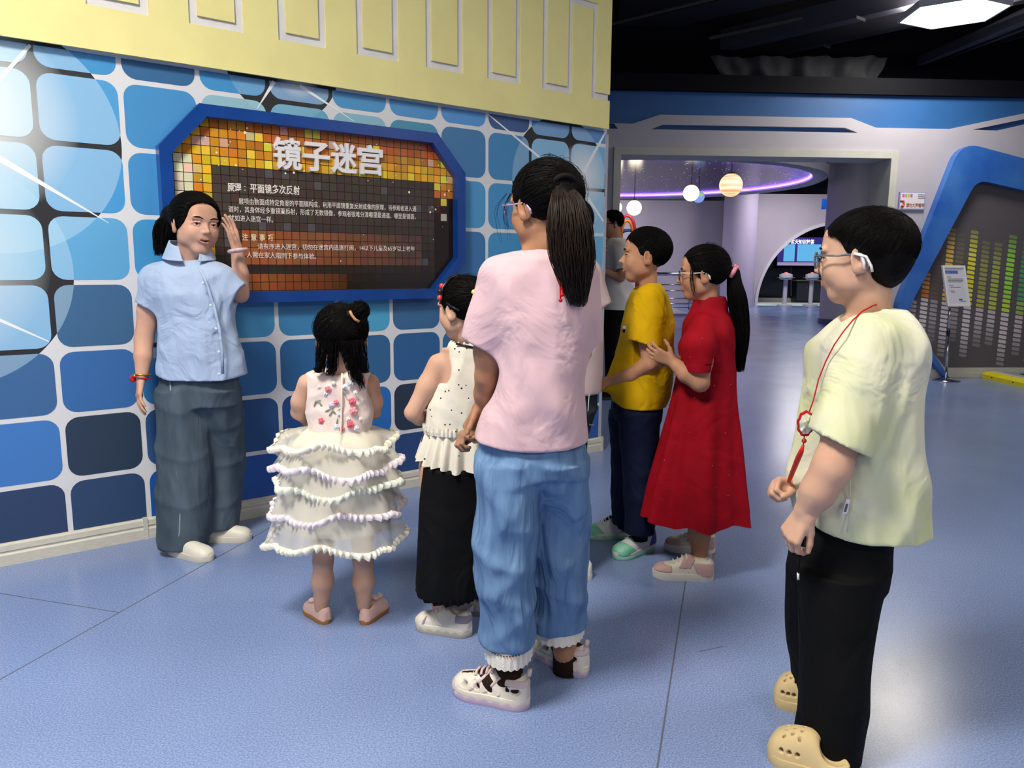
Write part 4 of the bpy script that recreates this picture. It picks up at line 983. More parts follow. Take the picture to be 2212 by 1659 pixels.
# ------------------------------------------------------------------ heads
class Head:
    def __init__(s, c, hh, fwd, pitch=0.0, roll=0.0, width=1.0):
        s.c = np.array(c, float); s.h = hh; R = frame(fwd)
        R = R @ rotmat((1, 0, 0), pitch) @ rotmat((0, 1, 0), roll); s.R = R; s.w = width
    def p(s, x, y, z): return s.c + s.R @ (np.array([x * s.w, y, z]) * s.h)
    def skin(s, F, neck, rneck, open_mouth=0.0, child=False, ears=True):
        h, w = s.h, s.w; E = lambda c, r, k=.03, op='add', R=None: F.ell(s.p(*c), np.array([r[0] * w, r[1], r[2]]) * h, s.R if R is None else R, k * h, op)
        E((0, -.06, .13), (.335, .40, .365), 0)
        E((0, .09, -.12), (.275, .28, .34), .12)
        E((0, .20, -.405 - .04 * open_mouth), (.125, .105, .085), .14)
        for q in (-1, 1):
            E((q * .20, .02, -.25), (.085, .16, .11), .14); E((q * .145, .23, -.13), (.115, .10, .12), .10)
            E((q * .125, .335, .085), (.10, .035, .028), .06)
        E((0, .30, .20), (.2, .06, .12), .12)
        for q in (-1, 1): E((q * .142, .385, .0), (.075, .06, .048), .05, 'sub')
        F.chain([s.p(0, .345, .03), s.p(0, .385, -.06), s.p(0, .435, -.125)], np.array([.022, .028, .038]) * h, .045 * h)
        for q in (-1, 1): E((q * .045, .375, -.14), (.036, .05, .032), .03)
        E((0, .335, -.235), (.10, .05, .085), .06)
        if open_mouth:
            E((0, .37, -.277), (.085, .07, .016 + .018 * open_mouth), .02, 'sub')
        for q in (-1, 1):
            up_ = [s.p(q * .07, .335, -.006), s.p(q * .11, .352, .024), s.p(q * .165, .342, .026), s.p(q * .215, .295, .0)]
            lo_ = [s.p(q * .07, .332, -.010), s.p(q * .12, .345, -.026), s.p(q * .17, .333, -.024), s.p(q * .215, .293, -.004)]
            F.chain(up_, np.array([.010, .015, .015, .010]) * h, .02 * h); F.chain(lo_, np.array([.009, .011, .011, .009]) * h, .02 * h)
            if ears:
                Re = s.R @ rotmat((0, 0, 1), -q * 22) @ rotmat((1, 0, 0), -12)
                E((q * .352, -.055, -.035), (.030, .092, .140), .02, R=Re); E((q * .388, -.042, -.015), (.026, .058, .088), .012, 'sub', R=Re); E((q * .372, -.075, -.02), (.012, .02, .06), .01, R=Re)
                E((q * .350, -.02, -.13), (.028, .038, .05), .03, R=Re)
        F.chain([s.p(0, -.10, -.18), s.p(0, -.11, -.42), np.array(neck)], [rneck * .98, rneck * .95, rneck * 1.12], .10 * h)
        return s.c - .72 * h, s.c + .62 * h
    def face(s, parent, eyes=(-1, 1), brow=None, lip=None, open_mouth=0.0, look=0.0):
        h = s.h
        for q in eyes:
            MB().ball(s.p(q * .142, .292, 0), .058 * h, 16, 12).build('eye', M_eye, parent, True)
            d = s.R @ np.array([q * .0 + look, 1, -.05]); d /= np.linalg.norm(d)
            MB().ball(s.p(q * .142, .292, 0) + d * .034 * h, .029 * h, 14, 10).build('iris', M_iris, parent, True)
            MB().tube([s.p(q * .075, .345, .000), s.p(q * .115, .366, .014), s.p(q * .165, .355, .015), s.p(q * .222, .300, -.002)], np.array([.004, .006, .007, .003]) * h, 6).build('lash_line', M_hair, parent, True)
            MB().tube([s.p(q * .06, .382, .088), s.p(q * .12, .385, .112), s.p(q * .175, .378, .112), s.p(q * .225, .345, .098)], np.array([.010, .013, .012, .006]) * h, 6).build('eyebrow', brow or M_hair, parent, True)
        L = Fld(); o = open_mouth * .020; cw = .092 + .014 * open_mouth; tk = 1 - .3 * open_mouth
        L.chain([s.p(-cw, .326, -.266), s.p(-.03, .374, -.252 + o * .2), s.p(0, .374, -.258 + o * .2), s.p(.03, .374, -.252 + o * .2), s.p(cw, .326, -.266)], np.array([.010, .016 * tk, .015 * tk, .016 * tk, .010]) * h, .006)
        L.chain([s.p(-cw, .326, -.274 - o * .5), s.p(-.03, .366, -.292 - o * 1.3), s.p(.03, .366, -.292 - o * 1.3), s.p(cw, .326, -.274 - o * .5)], np.array([.010, .018 * tk, .018 * tk, .010]) * h, .006)
        if open_mouth: L.chain([s.p(-cw, .326, -.266), s.p(-cw, .326, -.276 - o)], [.010 * h, .010 * h], .006); L.chain([s.p(cw, .326, -.266), s.p(cw, .326, -.276 - o)], [.010 * h, .010 * h], .006)
        L.build('lips', lip or M_lip, parent, .0022)
        if open_mouth:
            MB().ball(s.p(0, .315, -.275), np.array([.055, .03, .035]) * h, 14, 10).build('mouth_hollow', M_mouth, parent, True)
            MB().tube([s.p(-.05, .335, -.264), s.p(0, .352, -.264), s.p(.05, .335, -.264)], .010 * h, 6).build('teeth', M_teeth, parent, True)
    def hairfn(s, er=(.375, .445, .395), ec=(0, -.075, .155), line=((.42, 1), (.36, .30), (.30, .235), (.12, .19), (.02, .10), (-.06, -.02), (-.12, -.14), (-.3, -.2)), zmin=-.30, fold=0.006):
        """hair shell: an ellipsoid over the skull kept behind a hairline given as (z, y limit)"""
        h, R, c = s.h, s.R, s.c; zs = np.array([q[0] for q in line][::-1]); ys = np.array([q[1] for q in line][::-1]); w = s.w
        def f(x, y, z):
            px, py, pz = x - c[0], y - c[1], z - c[2]
            X, Y, Z = (( px * R[0, i] + py * R[1, i] + pz * R[2, i]) / h for i in range(3)); X = X / w
            q0 = np.sqrt(((X - ec[0]) / er[0]) ** 2 + ((Y - ec[1]) / er[1]) ** 2 + ((Z - ec[2]) / er[2]) ** 2)
            d = (q0 - 1) * .39 + fold / h * np.sin(np.arctan2(X, Z - ec[2]) * 26 + 5 * np.sin(Y * 9)) * .25
            g = (Y - np.interp(Z, zs, ys)) * .7
            g2 = (zmin + .05 * np.sin(X * 30) - Z) * .8
            return np.maximum(np.maximum(d, g), g2) * h
        e = .62 * h; return f, c - e, c + e
    def hp(s, d, er=(.375, .445, .395), ec=(0, -.075, .155), lift=0.0):
        d = np.asarray(d, float); d = d / np.linalg.norm(d, axis=-1, keepdims=True)
        L = np.array(ec) + np.array(er) * d * (1 + lift); L = L * np.array([s.w, 1, 1]) * s.h
        return s.c + L @ s.R.T
def strand_mesh(P, r, name, m, parent, taper=1.0, sides=3):
    """P: (S, m, 3) paths"""
    P = np.asarray(P, float); S, n, _ = P.shape; T = np.gradient(P, axis=1); T /= np.linalg.norm(T, axis=2, keepdims=True) + 1e-9
    rs = np.random.RandomState(5); a = rs.normal(size=(S, 1, 3)); A = np.cross(T, a); A /= np.linalg.norm(A, axis=2, keepdims=True) + 1e-9; B = np.cross(T, A)
    t = np.linspace(0, 1, n)[None, :, None]; rad = r * (1 - taper * t ** 2.2) + 1e-5
    if hasattr(r, 'shape') and getattr(r, 'ndim', 0) == 1: rad = r[:, None, None] * (1 - taper * t ** 2.2) + 1e-5
    V = np.stack([P + rad * (math.cos(q) * A + math.sin(q) * B) for q in 2 * math.pi * np.arange(sides) / sides], 2)
    idx = np.arange(S * n * sides).reshape(S, n, sides); f = []
    for q in range(sides): f.append(np.stack([idx[:, :-1, q], idx[:, :-1, (q + 1) % sides], idx[:, 1:, (q + 1) % sides], idx[:, 1:, q]], -1).reshape(-1, 4))
    return mesh_obj(name, V.reshape(-1, 3), np.concatenate(f), m, parent, smooth=True, kind='stuff')
def slerp_paths(d0, d1, n):
    d0 = d0 / np.linalg.norm(d0, axis=1, keepdims=True); d1 = d1 / np.linalg.norm(d1, axis=1, keepdims=True)
    om = np.arccos(np.clip((d0 * d1).sum(1), -1, 1))[:, None, None]; t = np.linspace(0, 1, n)[None, :, None]
    return (np.sin((1 - t) * om) * d0[:, None] + np.sin(t * om) * d1[:, None]) / (np.sin(om) + 1e-6)
def tail_paths(cl, widths, S, n, seed, wob=.004, flat=(1, 1)):
    """strands that follow a centre line cl (list of points) with a bundle radius at each point"""
    rs = np.random.RandomState(seed); cl = np.array(cl, float); t0 = np.linspace(0, 1, len(cl)); t = np.linspace(0, 1, n)
    C = np.stack([herm(t, t0, cl[:, i]) for i in range(3)], 1); wd_ = np.interp(t, t0, widths)
    a = rs.rand(S) * 6.283; r = np.sqrt(rs.rand(S)); off = np.stack([np.cos(a) * r * flat[0], np.sin(a) * r * flat[1], np.zeros(S)], 1)
    P = C[None] + off[:, None] * wd_[None, :, None]
    ph = rs.rand(S, 1, 3) * 6.28; P = P + wob * np.sin(t[None, :, None] * (5 + 4 * rs.rand(S, 1, 1)) + ph) * t[None, :, None]
    L = 1 - .22 * rs.rand(S) ** 2                      # uneven ends
    out = np.empty_like(P)
    for i in range(3):
        for s_ in range(S): out[s_, :, i] = np.interp(t * L[s_], t, P[s_, :, i])
    return out

HLINE = np.array([(0, .31, .37), (.12, .285, .355), (.22, .21, .28), (.275, .15, .14), (.305, .10, .02), (.315, .02, -.06), (.30, -.12, -.14), (.25, -.28, -.24), (.12, -.40, -.29), (0, -.43, -.30)])
HBOY = np.array([(0, .36, .27), (.14, .335, .265), (.23, .26, .235), (.285, .15, .185), (.32, .04, .145), (.34, -.06, .13), (.34, -.16, .06), (.325, -.20, -.06), (.27, -.30, -.17), (.13, -.42, -.23), (0, -.45, -.24)])
def line_dirs(S, seed, er=(.375, .445, .395), ec=(0, -.075, .155), line=HLINE, jit=.02, part=(0, 1)):
    """directions of points strewn along the hairline"""
    rs = np.random.RandomState(seed); seg = np.r_[0, np.cumsum(np.linalg.norm(np.diff(line, axis=0), axis=1))]; t = (part[0] + (part[1] - part[0]) * rs.rand(S)) * seg[-1]
    p = np.stack([np.interp(t, seg, line[:, i]) for i in range(3)], 1); p[:, 0] *= np.where(rs.rand(S) < .5, -1, 1); p += jit * rs.normal(size=p.shape)
    d = (p - np.array(ec)) / np.array(er); return d / np.linalg.norm(d, axis=1, keepdims=True)
def pulled_hair(H, target, S, seed, m, parent, r=.0012, lift=.02, n=12, er=(.375, .445, .395), ec=(0, -.075, .155), tj=.10, part=(0, 1)):
    rs = np.random.RandomState(seed); d0 = line_dirs(S, seed, er, ec, part=part); d1 = np.array(target)[None] + tj * rs.normal(size=(S, 3))
    t = np.linspace(0, 1, n)[None, :]; lf = (.006 + lift * rs.rand(S, 1)) * np.sin(np.pi * np.clip(t * .9 + .05, 0, 1)) ** .6
    strand_mesh(H.hp(slerp_paths(d0, d1, n), er, ec, lf[:, :, None]), r, 'hair_strands', m, parent, .3)
def fallen_hair(H, crown, S, seed, m, parent, r=.0011, lift=.03, n=10, er=(.375, .445, .395), ec=(0, -.075, .155), line=HBOY, part=(0, 1), r0=.25):
    rs = np.random.RandomState(seed); d1 = line_dirs(S, seed, er, ec, line=line, part=part, jit=.015); c = np.array(crown, float); c /= np.linalg.norm(c)
    d0 = c[None] + r0 * rs.normal(size=(S, 3)); P = slerp_paths(d0, d1, n); t = np.linspace(0, 1, n)[None, :]
    lf = .012 + lift * rs.rand(S, 1) * np.sin(np.pi * t) ** .7 + .03 * rs.rand(S, 1) * t ** 3
    strand_mesh(H.hp(P, er, ec, lf[:, :, None]), r, 'hair_strands', m, parent, .7)
def wisps(H, S, seed, m, parent, er=(.375, .445, .395), ec=(0, -.075, .155), r=.0005, out=.10):
    """thin flyaway hairs"""
    rs = np.random.RandomState(seed); d0 = rs.normal(size=(S, 3)) * np.array([1, 1, .6]) + np.array([0, -.2, .5]); d0[:, 1] = np.minimum(d0[:, 1], -.05); d1 = d0 / np.linalg.norm(d0, axis=1, keepdims=True) + .6 * rs.normal(size=(S, 3)); d1[:, 1] = np.minimum(d1[:, 1], .0); n = 8
    t = np.linspace(0, 1, n)[None, :]; lf = .01 + out * rs.rand(S, 1) * np.sin(np.pi * (.15 + .7 * t)); strand_mesh(H.hp(slerp_paths(d0, d1, n), er, ec, lf[:, :, None]), r, 'flyaway_hair', m, parent, .5)
def glasses(H, parent, m_f, m_t, sides=(-1, 1), lens=True, tip=None, tube=.0022):
    h = H.h
    for q in (-1, 1):
        n = 20; MB().tube([H.p(q * (.155 + .105 * math.cos(2 * math.pi * k / n)), .43 - .06 * abs(.155 + .105 * math.cos(2 * math.pi * k / n)), -.02 + .085 * math.sin(2 * math.pi * k / n)) for k in range(n + 1)], tube, 6).build('lens_rim', m_f, parent, True)
        MB().tube([H.p(q * .26, .41, .02), H.p(q * .335, .36, .03), H.p(q * .37, .15, .02), H.p(q * .365, -.02, .03)], tube, 6).build('temple', m_t, parent, True)
        tp = [H.p(q * .365, -.02, .03), H.p(q * .36, -.09, .02), H.p(q * .345, -.14, -.05), H.p(q * .335, -.15, -.10)]
        MB().tube(tp, tube * 1.5, 6).build('ear_tip', tip or m_t, parent, True)
    MB().tube([H.p(-.05, .43, -.0), H.p(0, .44, .01), H.p(.05, .43, -.0)], tube, 6).build('bridge', m_f, parent, True)
# ------------------------------------------------------------------ hands
def hand(F, wrist, d, palm, L, side, curl=(10, 15, 10), spread=4.0, thumb=(40, 10), rw=None, curls=None, k=.006):
    """wrist point, finger direction d, palm normal, hand length L, side: +1 if the thumb lies towards d x palm, -1 if not"""
    d = np.array(d, float); d /= np.linalg.norm(d); n = np.array(palm, float); n = n - d * (n @ d); n /= np.linalg.norm(n); s_ = np.cross(d, n) * side
    w = np.array(wrist, float); r = .046 * L; rw = rw or .115 * L
    base = [(.50, .155, .44), (.52, .05, .49), (.50, -.055, .455), (.46, -.15, .36)]
    F.cap(w - d * .04 * L, w + d * .12 * L, rw, rw * .95, k * 1.5)
    for i, (b, o, fl) in enumerate(base):
        kn = w + d * b * L + s_ * o * L
        F.cap(w + d * .08 * L + s_ * o * .55 * L, kn, .085 * L, .066 * L, .02 * L + k)
        cu = curls[i] if curls else curl; ang = math.radians(spread * (1.5 - i)); dd = d * math.cos(ang) + s_ * math.sin(ang); nn = n.copy(); p = kn; rr = r * (1.04, 1.08, 1.02, .88)[i]
        for j, (f, c) in enumerate(zip((.46, .30, .24), cu)):
            R = rotmat(np.cross(dd, nn), c); dd, nn = R @ dd, R @ nn; q = p + dd * fl * L * f
            F.cap(p, q, rr * (1.06, .96, .9)[j], rr * (.97, .9, .78)[j], .003 if j else .005); p = q
    tb = w + d * .10 * L + s_ * .12 * L - n * .0; ta = math.radians(thumb[0]); td = d * math.cos(ang := ta) + s_ * math.sin(ang); td = td * math.cos(math.radians(thumb[1])) + n * math.sin(math.radians(thumb[1]))
    F.cap(tb, tb + td * .24 * L, .085 * L, .062 * L, .02 * L + k); p = tb + td * .24 * L; td2 = td * .9 + d * .35; td2 /= np.linalg.norm(td2)
    F.cap(p, p + td2 * .18 * L, .058 * L, .052 * L, .004); p = p + td2 * .18 * L; td3 = td2 * .9 + d * .3; td3 /= np.linalg.norm(td3); F.cap(p, p + td3 * .13 * L, .052 * L, .04 * L, .004)
    e = 1.05 * L; return w - e, w + e
def hbox(w, L, d=None):
    w = np.array(w); c = w + (np.array(d) / np.linalg.norm(d) * .45 * L if d is not None else 0); return c - .72 * L, c + .72 * L

# ------------------------------------------------------------------ materials of people
M_hair = mat('black_hair', '#0b090a', .58, spec=.10, bump=.2, bscale=300, stretch=(1, 1, .12), bdist=.004)
M_hairb = mat('dark_brown_hair', '#261c18', .5, spec=.25)
M_eye = mat('eye_white', '#d8d2cc', .25); M_iris = mat('dark_iris', '#120c0a', .12); M_lip = mat('lip', '#b57c6c', .4, sss=.1); M_mouth = mat('mouth_dark', '#3a1614', .6); M_teeth = mat('teeth', '#d8d4cc', .3)
def skin_mat(name, c, c2): return mat(name, c, 0.56, spec=.25, sss=.12, col2=c2, vscale=9, bump=.04, bscale=250, bdist=.002)
SK_w = skin_mat('skin_light', '#c89b86', '#cfa490'); SK_c = skin_mat('skin_child', '#c49a84', '#cba48f'); SK_t = skin_mat('skin_tan', '#b08066', '#ba8b70'); SK_d = skin_mat('skin_olive', '#a3765a', '#ac8064')
def person(label, x, y): return empty('person', (x, y, 0), label, 'person')
def px_slices(rows, Y0):
    """rows (py, px_left, px_right, depth half, dy): ellipses that span the photo's outline"""
    out = []
    for py, l, r, b, *dy in rows:
        Y = Y0 + (dy[0] if dy else 0); A, B = W(l, py, Y), W(r, py, Y); c = (A + B) / 2; out.append((c[2], c[0], Y, (B[0] - A[0]) / 2, b))
    return out
def mesh_loft(rings, name, m, parent, n=64, fn=None, close_top=False, thick=0.0, **kw):
    """rings: (z, cx, cy, a, b); fn(theta, t) -> (radial offset, z offset); an open tube of cloth"""
    R = np.array(rings, float); k = len(R); th = np.linspace(0, 2 * math.pi, n, endpoint=False); V = []
    for i, (z, cx, cy, a, b) in enumerate(R):
        t = i / (k - 1); dr, dz = (0, 0) if fn is None else fn(th, t)
        V.append(np.stack([cx + (a + dr) * np.cos(th), cy + (b + dr) * np.sin(th), z + dz + 0 * th], 1))
    V = np.array(V); idx = np.arange(k * n).reshape(k, n); f = np.stack([idx[:-1], np.roll(idx[:-1], -1, 1), np.roll(idx[1:], -1, 1), idx[1:]], -1).reshape(-1, 4)
    return mesh_obj(name, V.reshape(-1, 3), f, m, parent, smooth=True, **kw)
def resample(rows, n):
    R = np.array(rows, float); t = np.linspace(0, 1, len(R)); q = np.linspace(0, 1, n); return np.stack([herm(q, t, R[:, i]) for i in range(R.shape[1])], 1)

# ------------------------------------------------------------------ shoes
SW_Y, SW_V = np.array([-.03, 0, .05, .13, .27, .45, .62, .76, .88, .95, 1.0, 1.03]), np.array([.02, .20, .30, .36, .385, .39, .44, .475, .44, .36, .22, .02])
TOPS = {'plain': ([0, .06, .18, .34, .46, .58, .72, .86, .95, 1.02], [.7, .95, 1.0, 1.0, 1.0, .95, .85, .74, .55, .2]), 'sneaker': ([0, .06, .18, .30, .42, .5, .64, .8, .92, 1.02], [.85, 1.1, 1.05, .95, 1.08, 1.0, .72, .55, .44, .15]),
        'sandal': ([0, .06, .18, .30, .42, .5, .64, .8, .92, 1.02], [.8, 1.05, .95, .85, 1.02, .95, .74, .58, .46, .15]), 'clog': ([0, .06, .2, .34, .42, .5, .62, .78, .92, 1.02], [.25, .35, .4, .8, 1.0, 1.06, 1.02, .88, .66, .2])}
def shoe(parent, heel, toe, L=None, wdt=.085, hgt=.075, style='sneaker', m_up=None, m_sole=None, m_acc=None, sole=.025, name='shoe', m_out=None, acc=()):
    """heel and toe: ground points; acc: (material, name, region) overlays on the upper"""
    heel, toe = np.array(heel, float), np.array(toe, float); heel[2] = toe[2] = 0; d = toe - heel; L = L or np.linalg.norm(d); d /= np.linalg.norm(d); R = frame(d)
    def P(x, y, z): return heel + R @ np.array([x * wdt, y * L, z])
    ty, tv = map(np.array, TOPS[style])
    def loc(x, y, z):
        px, py = x - heel[0], y - heel[1]; return (px * R[0, 0] + py * R[1, 0]) / wdt + 0 * z, (px * R[0, 1] + py * R[1, 1]) / L + 0 * z, (z - sole * .85) / hgt + 0 * (px + py)
    def up_fn(x, y, z):
        X, Yn, Z = loc(x, y, z); yc = np.clip(Yn, -.03, 1.03); w_ = herm(yc.astype(float), SW_Y, SW_V); t_ = herm(np.clip(yc, 0, 1.02).astype(float), ty, tv)
        q = ((np.abs(X) / w_) ** 2.3 + (np.maximum(Z, 0) / t_) ** 2.4) ** (1 / 2.35); dd = (q - 1) * np.minimum(w_ * wdt, t_ * hgt) * .8
        return np.maximum(np.maximum(dd, -Z * hgt - .004), np.maximum(Yn - 1.0, -.01 - Yn) * L)
    lo, hi = P(0, .5, 0) - .56 * L, P(0, .5, 0) + .56 * L; lo[2] = -.0; hi[2] = sole + hgt * 1.3
    U = Fld(); U.fn(up_fn, lo, hi, 0)
    if style in ('sneaker', 'sandal', 'plain'): U.ell(P(0, .21, sole + hgt * 1.12), (wdt * .27, L * .155, hgt * .55), R, .004, 'sub')
    if style == 'sandal':
        for q in (-1, 1):
            for y0, y1, z0, z1, r in ((.60, .66, .18, .44, .0085), (.44, .50, .18, .46, .0085), (.76, .84, .16, .36, .010), (.09, .22, .34, .34, .0085)): U.cap(P(q * .62, y0, sole + hgt * z0), P(q * .36, y1, sole + hgt * z1), r, r * .8, .002, 'sub'); U.cap(P(q * .30, y0, sole + hgt * z0), P(q * .50, y1, sole + hgt * z1), r, r, .002, 'sub')
    if style == 'clog':
        U.ell(P(0, .17, sole + hgt * .6), (wdt * .33, L * .20, hgt * .5), R, .004, 'sub')
        for i in range(4):
            for j, y in enumerate((.58, .68, .78)): U.cap(P((i - 1.5) * .17 + .06 * (j % 2), y, sole + hgt * .5), P((i - 1.5) * .2 + .06 * (j % 2), y, sole + hgt * 1.3), .0042, .0042, .001, 'sub')
        for q in (-1, 1):
            for y in (.58, .68, .78): U.cap(P(q * .25, y, sole + hgt * .30), P(q * .7, y, sole + hgt * .24), .0058, .0058, .001, 'sub')
    up = U.build(name, m_up, parent, .003)
    for m_, nm, reg in acc:
        A = Fld(); A.fn(lambda x, y, z: np.maximum(up_fn(x, y, z) - .0018, reg(*loc(x, y, z)) * .05), lo, hi, 0); A.P += [q for q in U.P[1:]]; A.build(nm, m_, up, .003)
    def sole_part(nm, m_, z0, z1, wav, grow):
        n = 72; V = []; f = []
        for k, (zz, g) in enumerate(((z0, .97), (z0 + (z1 - z0) * .25, 1.0), (z0 + (z1 - z0) * .7, 1.02), (z1, 1.0), (z1 + .001, .85))):
            for i in range(n):
                a = 2 * math.pi * i / n; y = .5 - .525 * math.cos(a); w_ = float(herm(np.array([np.clip(y, -.025, 1.025)]), SW_Y, SW_V)[0]) * 1.06 + .02 + grow
                zw = zz + (wav * .5 * (1 + math.sin(y * 40)) if k in (2, 3) and wav > 0 else 0) + (-wav * .5 * (1 + math.sin(y * 40)) if k == 0 and wav < 0 else 0)
                spring = .30 * max(0, y - .82) * sole; V.append(P(w_ * g * np.sign(math.sin(a)) * min(1, abs(math.sin(a)) ** .25), .5 + (y - .5) * (.6 + .4 * g), zw + spring))
        for i in range(4):
            for q in range(n): f.append((i * n + q, i * n + (q + 1) % n, (i + 1) * n + (q + 1) % n, (i + 1) * n + q))
        f += [tuple(range(n))[::-1], tuple(4 * n + q for q in range(n))]
        MB().add(V, f).build(nm, m_, up, True, sharp=45)
    if m_out is not None: sole_part('outsole', m_out, 0, sole * .42, sole * .28, .012); sole_part('midsole', m_sole, sole * .40, sole, 0, 0)
    else: sole_part('sole', m_sole, 0, sole, 0, 0)
    if style == 'sneaker' or style == 'sandal':
        for i in range(4):
            y = .44 + .075 * i; zt_ = float(herm(np.array([y]), ty, tv)[0]); mb = MB(); mb.tube([P(-.24, y, sole + hgt * zt_ * .86), P(-.1, y + .012, sole + hgt * zt_ * .99), P(.1, y + .012, sole + hgt * zt_ * .99), P(.24, y, sole + hgt * zt_ * .86)], .0028 if style == 'sneaker' else .0045, 6); mb.build('lace' if style == 'sneaker' else 'strap', M_lace if style == 'sneaker' else m_acc, up, True)
        MB().tube([P(0, -.01, sole + hgt * .95), P(0, -.025, sole + hgt * 1.25)], .007, 8).build('pull_tab', m_acc, up, True)
    if False: MB().tube([P(-.40, .44, sole + hgt * .62), P(-.38, .2, sole + hgt * .7), P(0, .0, sole + hgt * .74), P(.38, .2, sole + hgt * .7), P(.40, .44, sole + hgt * .62)], .006, 8).build('heel_strap', m_sole, up, True)
    return up
M_lace = mat('lace_white', '#d8d6d2', .7)
# ================================================================== people
# ---- the guide: woman in a light blue shirt
Y = 3.25
w = lambda x, y, d=0.0: W(x, y, Y + d)
P1 = person('woman in light blue shirt and wide jeans raising her hand beside the exhibit board', -1.30, 3.2)
H1 = Head(w(424, 485), .238, (.73, -.68, -.03), roll=-4, width=1.04)
B = Fld()
fine = [H1.skin(B, w(402, 566, .03), .056, open_mouth=.8)]
# arms
B.chain([w(334, 606, .01), w(322, 670, .01), w(311, 735, 0)], [.040, .044, .038], .02); B.chain([w(311, 735), w(309, 770, -.03), w(307, 806, -.05)], [.038, .036, .026], .01)
wl_ = w(306, 812, -.05); B.P; hd = w(297, 880, -.09) - wl_
hand(B, wl_, hd, (.75, .5, 0), .165, -1, curl=(12, 18, 12), spread=7, thumb=(30, 12)); fine.append((*hbox(wl_, .165, hd), .0038))
B.chain([w(484, 606, .04), w(512, 626, .05), w(519, 636, .06)], [.046, .042, .034], .02); B.chain([w(519, 636, .06), w(519, 590, .05), w(513, 547, .03)], [.035, .034, .026], .01)
wr_ = w(512, 541, .03); hd = w(494, 470, .03) - wr_
hand(B, wr_, hd, (-.55, -.82, .1), .150, 1, curl=(10, 12, 8), spread=4, thumb=(24, 30)); fine.append((*hbox(wr_, .155, hd), .0036))
# trunk and legs under the clothes
B.loft(px_slices([(575, 350, 460, .06), (620, 350, 480, .08), (720, 375, 485, .075), (800, 370, 490, .085), (880, 370, 495, .085)], Y), .03)
B.chain([w(402, 870), w(398, 1040), w(400, 1185)], [.07, .055, .036], .02); B.chain([w(468, 870, .03), w(478, 1030, .11), w(485, 1145, .12)], [.06, .045, .034], .02)
fine[0] = (*fine[0], .0030)
B.build('body', SK_w, P1, .007, fine)
H1.face(P1, open_mouth=.8, look=.12)
# hair
ER1 = (.40, .47, .415); HF = Fld(); HF.fn(*H1.hairfn(er=ER1, line=((.50, 1), (.43, .31), (.37, .28), (.26, .25), (.12, .225), (.0, .17), (-.08, .08), (-.14, -.05), (-.4, -.12)), zmin=-.36)); 
HF.ell(w(372, 468, .07), (.045, .045, .05), None, .03); HF.chain([w(368, 470, .08), w(360, 495, .09), w(354, 535, .08)], [.03, .045, .03], .02); HF.build('hair', M_hair, P1, .004)
pulled_hair(H1, (.35, -1.0, -.05), 500, 1, M_hair, P1, er=ER1, lift=.02)
ct = [w(374, 462, .07), w(364, 478, .09), w(357, 505, .09), w(352, 552, .08)]
strand_mesh(tail_paths(ct, [.025, .048, .05, .034], 500, 12, 3, flat=(1, 1.2)), .0014, 'ponytail', M_hair, P1, .6)
# shirt
M_shirt = mat('light_blue_cotton', '#a2b6d8', .75, sheen=.1, bump=.2, bscale=180, bdist=.002, crease=.30, cscale=6)
T = Fld(); fo = folds(4, .018, 36, 6, [(1, 0, .5), (1, 0, .2), (.6, 0, -.8), (1, .3, 0)])
T.loft(px_slices([(556, 388, 424, .05, .02), (566, 360, 458, .07, .02), (580, 334, 480, .09, .01), (602, 322, 489, .10), (640, 336, 497, .115), (690, 350, 499, .115), (745, 350, 509, .12), (800, 347, 521, .125), (822, 347, 526, .128)], Y), .02, fold=fo, exp=2.4)
T.sleeve(w(338, 598, .0), w(325, 658, .0), .056, .060, .05); T.sleeve(w(470, 602, .02), w(513, 636, .02), .060, .058, .05)
# shirt tail: curved hem
zc0 = w(440, 814)[2]
T.fn(lambda x, y, z: -( (zc0 + .020 * sstep(.10, .22, np.abs(x - w(448, 800)[0])) + .0 * y) - z), (-3, 2, zc0 - .3), (0, 4.5, zc0 + .08), .0, 'sub')
T.ell(w(408, 545, -.02), (.062, .075, .035), None, .01, 'sub'); T.cap(w(418, 556, -.13), w(436, 580, -.15), .022, .006, .006, 'sub')
T.build('shirt', M_shirt, P1, .0055)
# collar wings, placket and buttons on the shirt front
def patch(pts, th, nm, m_, par, smooth=False):
    p = [np.array(q) for q in pts]; n_ = np.cross(p[1] - p[0], p[2] - p[0]); n_ /= np.linalg.norm(n_); 
    if n_ @ (CAM - p[0]) < 0: n_ = -n_; p = p[::-1]
    return MB().prism([q - n_ * th / 2 for q in p], n_ * th).build(nm, m_, par, smooth)
C = Fld(); ctr = w(408, 540, .015); fr_ = np.array([.42, -.91]); zt_, zl_ = w(0, 512)[2], w(0, 562)[2]
def collar_fn(x, y, z):
    dx, dy = x - ctr[0], y - ctr[1]; t = np.clip((zt_ - z) / (zt_ - zl_), 0, 1); fx, fy = dx * fr_[0] + dy * fr_[1], -dx * fr_[1] + dy * fr_[0]
    r = .068 + .040 * t; rr = np.sqrt((fx / 1.05) ** 2 + fy ** 2); d = np.abs(rr - r) - .0035; ph = np.abs(np.arctan2(fy, fx))
    tilt = zt_ - .030 * np.clip(np.cos(ph), 0, 1) - .008; low = zl_ - .012 * np.clip(np.cos(ph), 0, 1) + .012
    return np.maximum(np.maximum(d, (.62 - .38 * t - ph) * .06), np.maximum(z - tilt, low - z))
C.fn(collar_fn, ctr - .13, ctr + .13, 0); C.build('collar', M_shirt, P1, .003)
pl = [w(434, 584, -.132), w(446, 612, -.130), w(462, 660, -.128), w(474, 710, -.131), w(480, 760, -.134), w(481, 808, -.135)]
mb = MB(); mb.tube(pl, .0065, 6); mb.build('placket', M_shirt, P1, True)
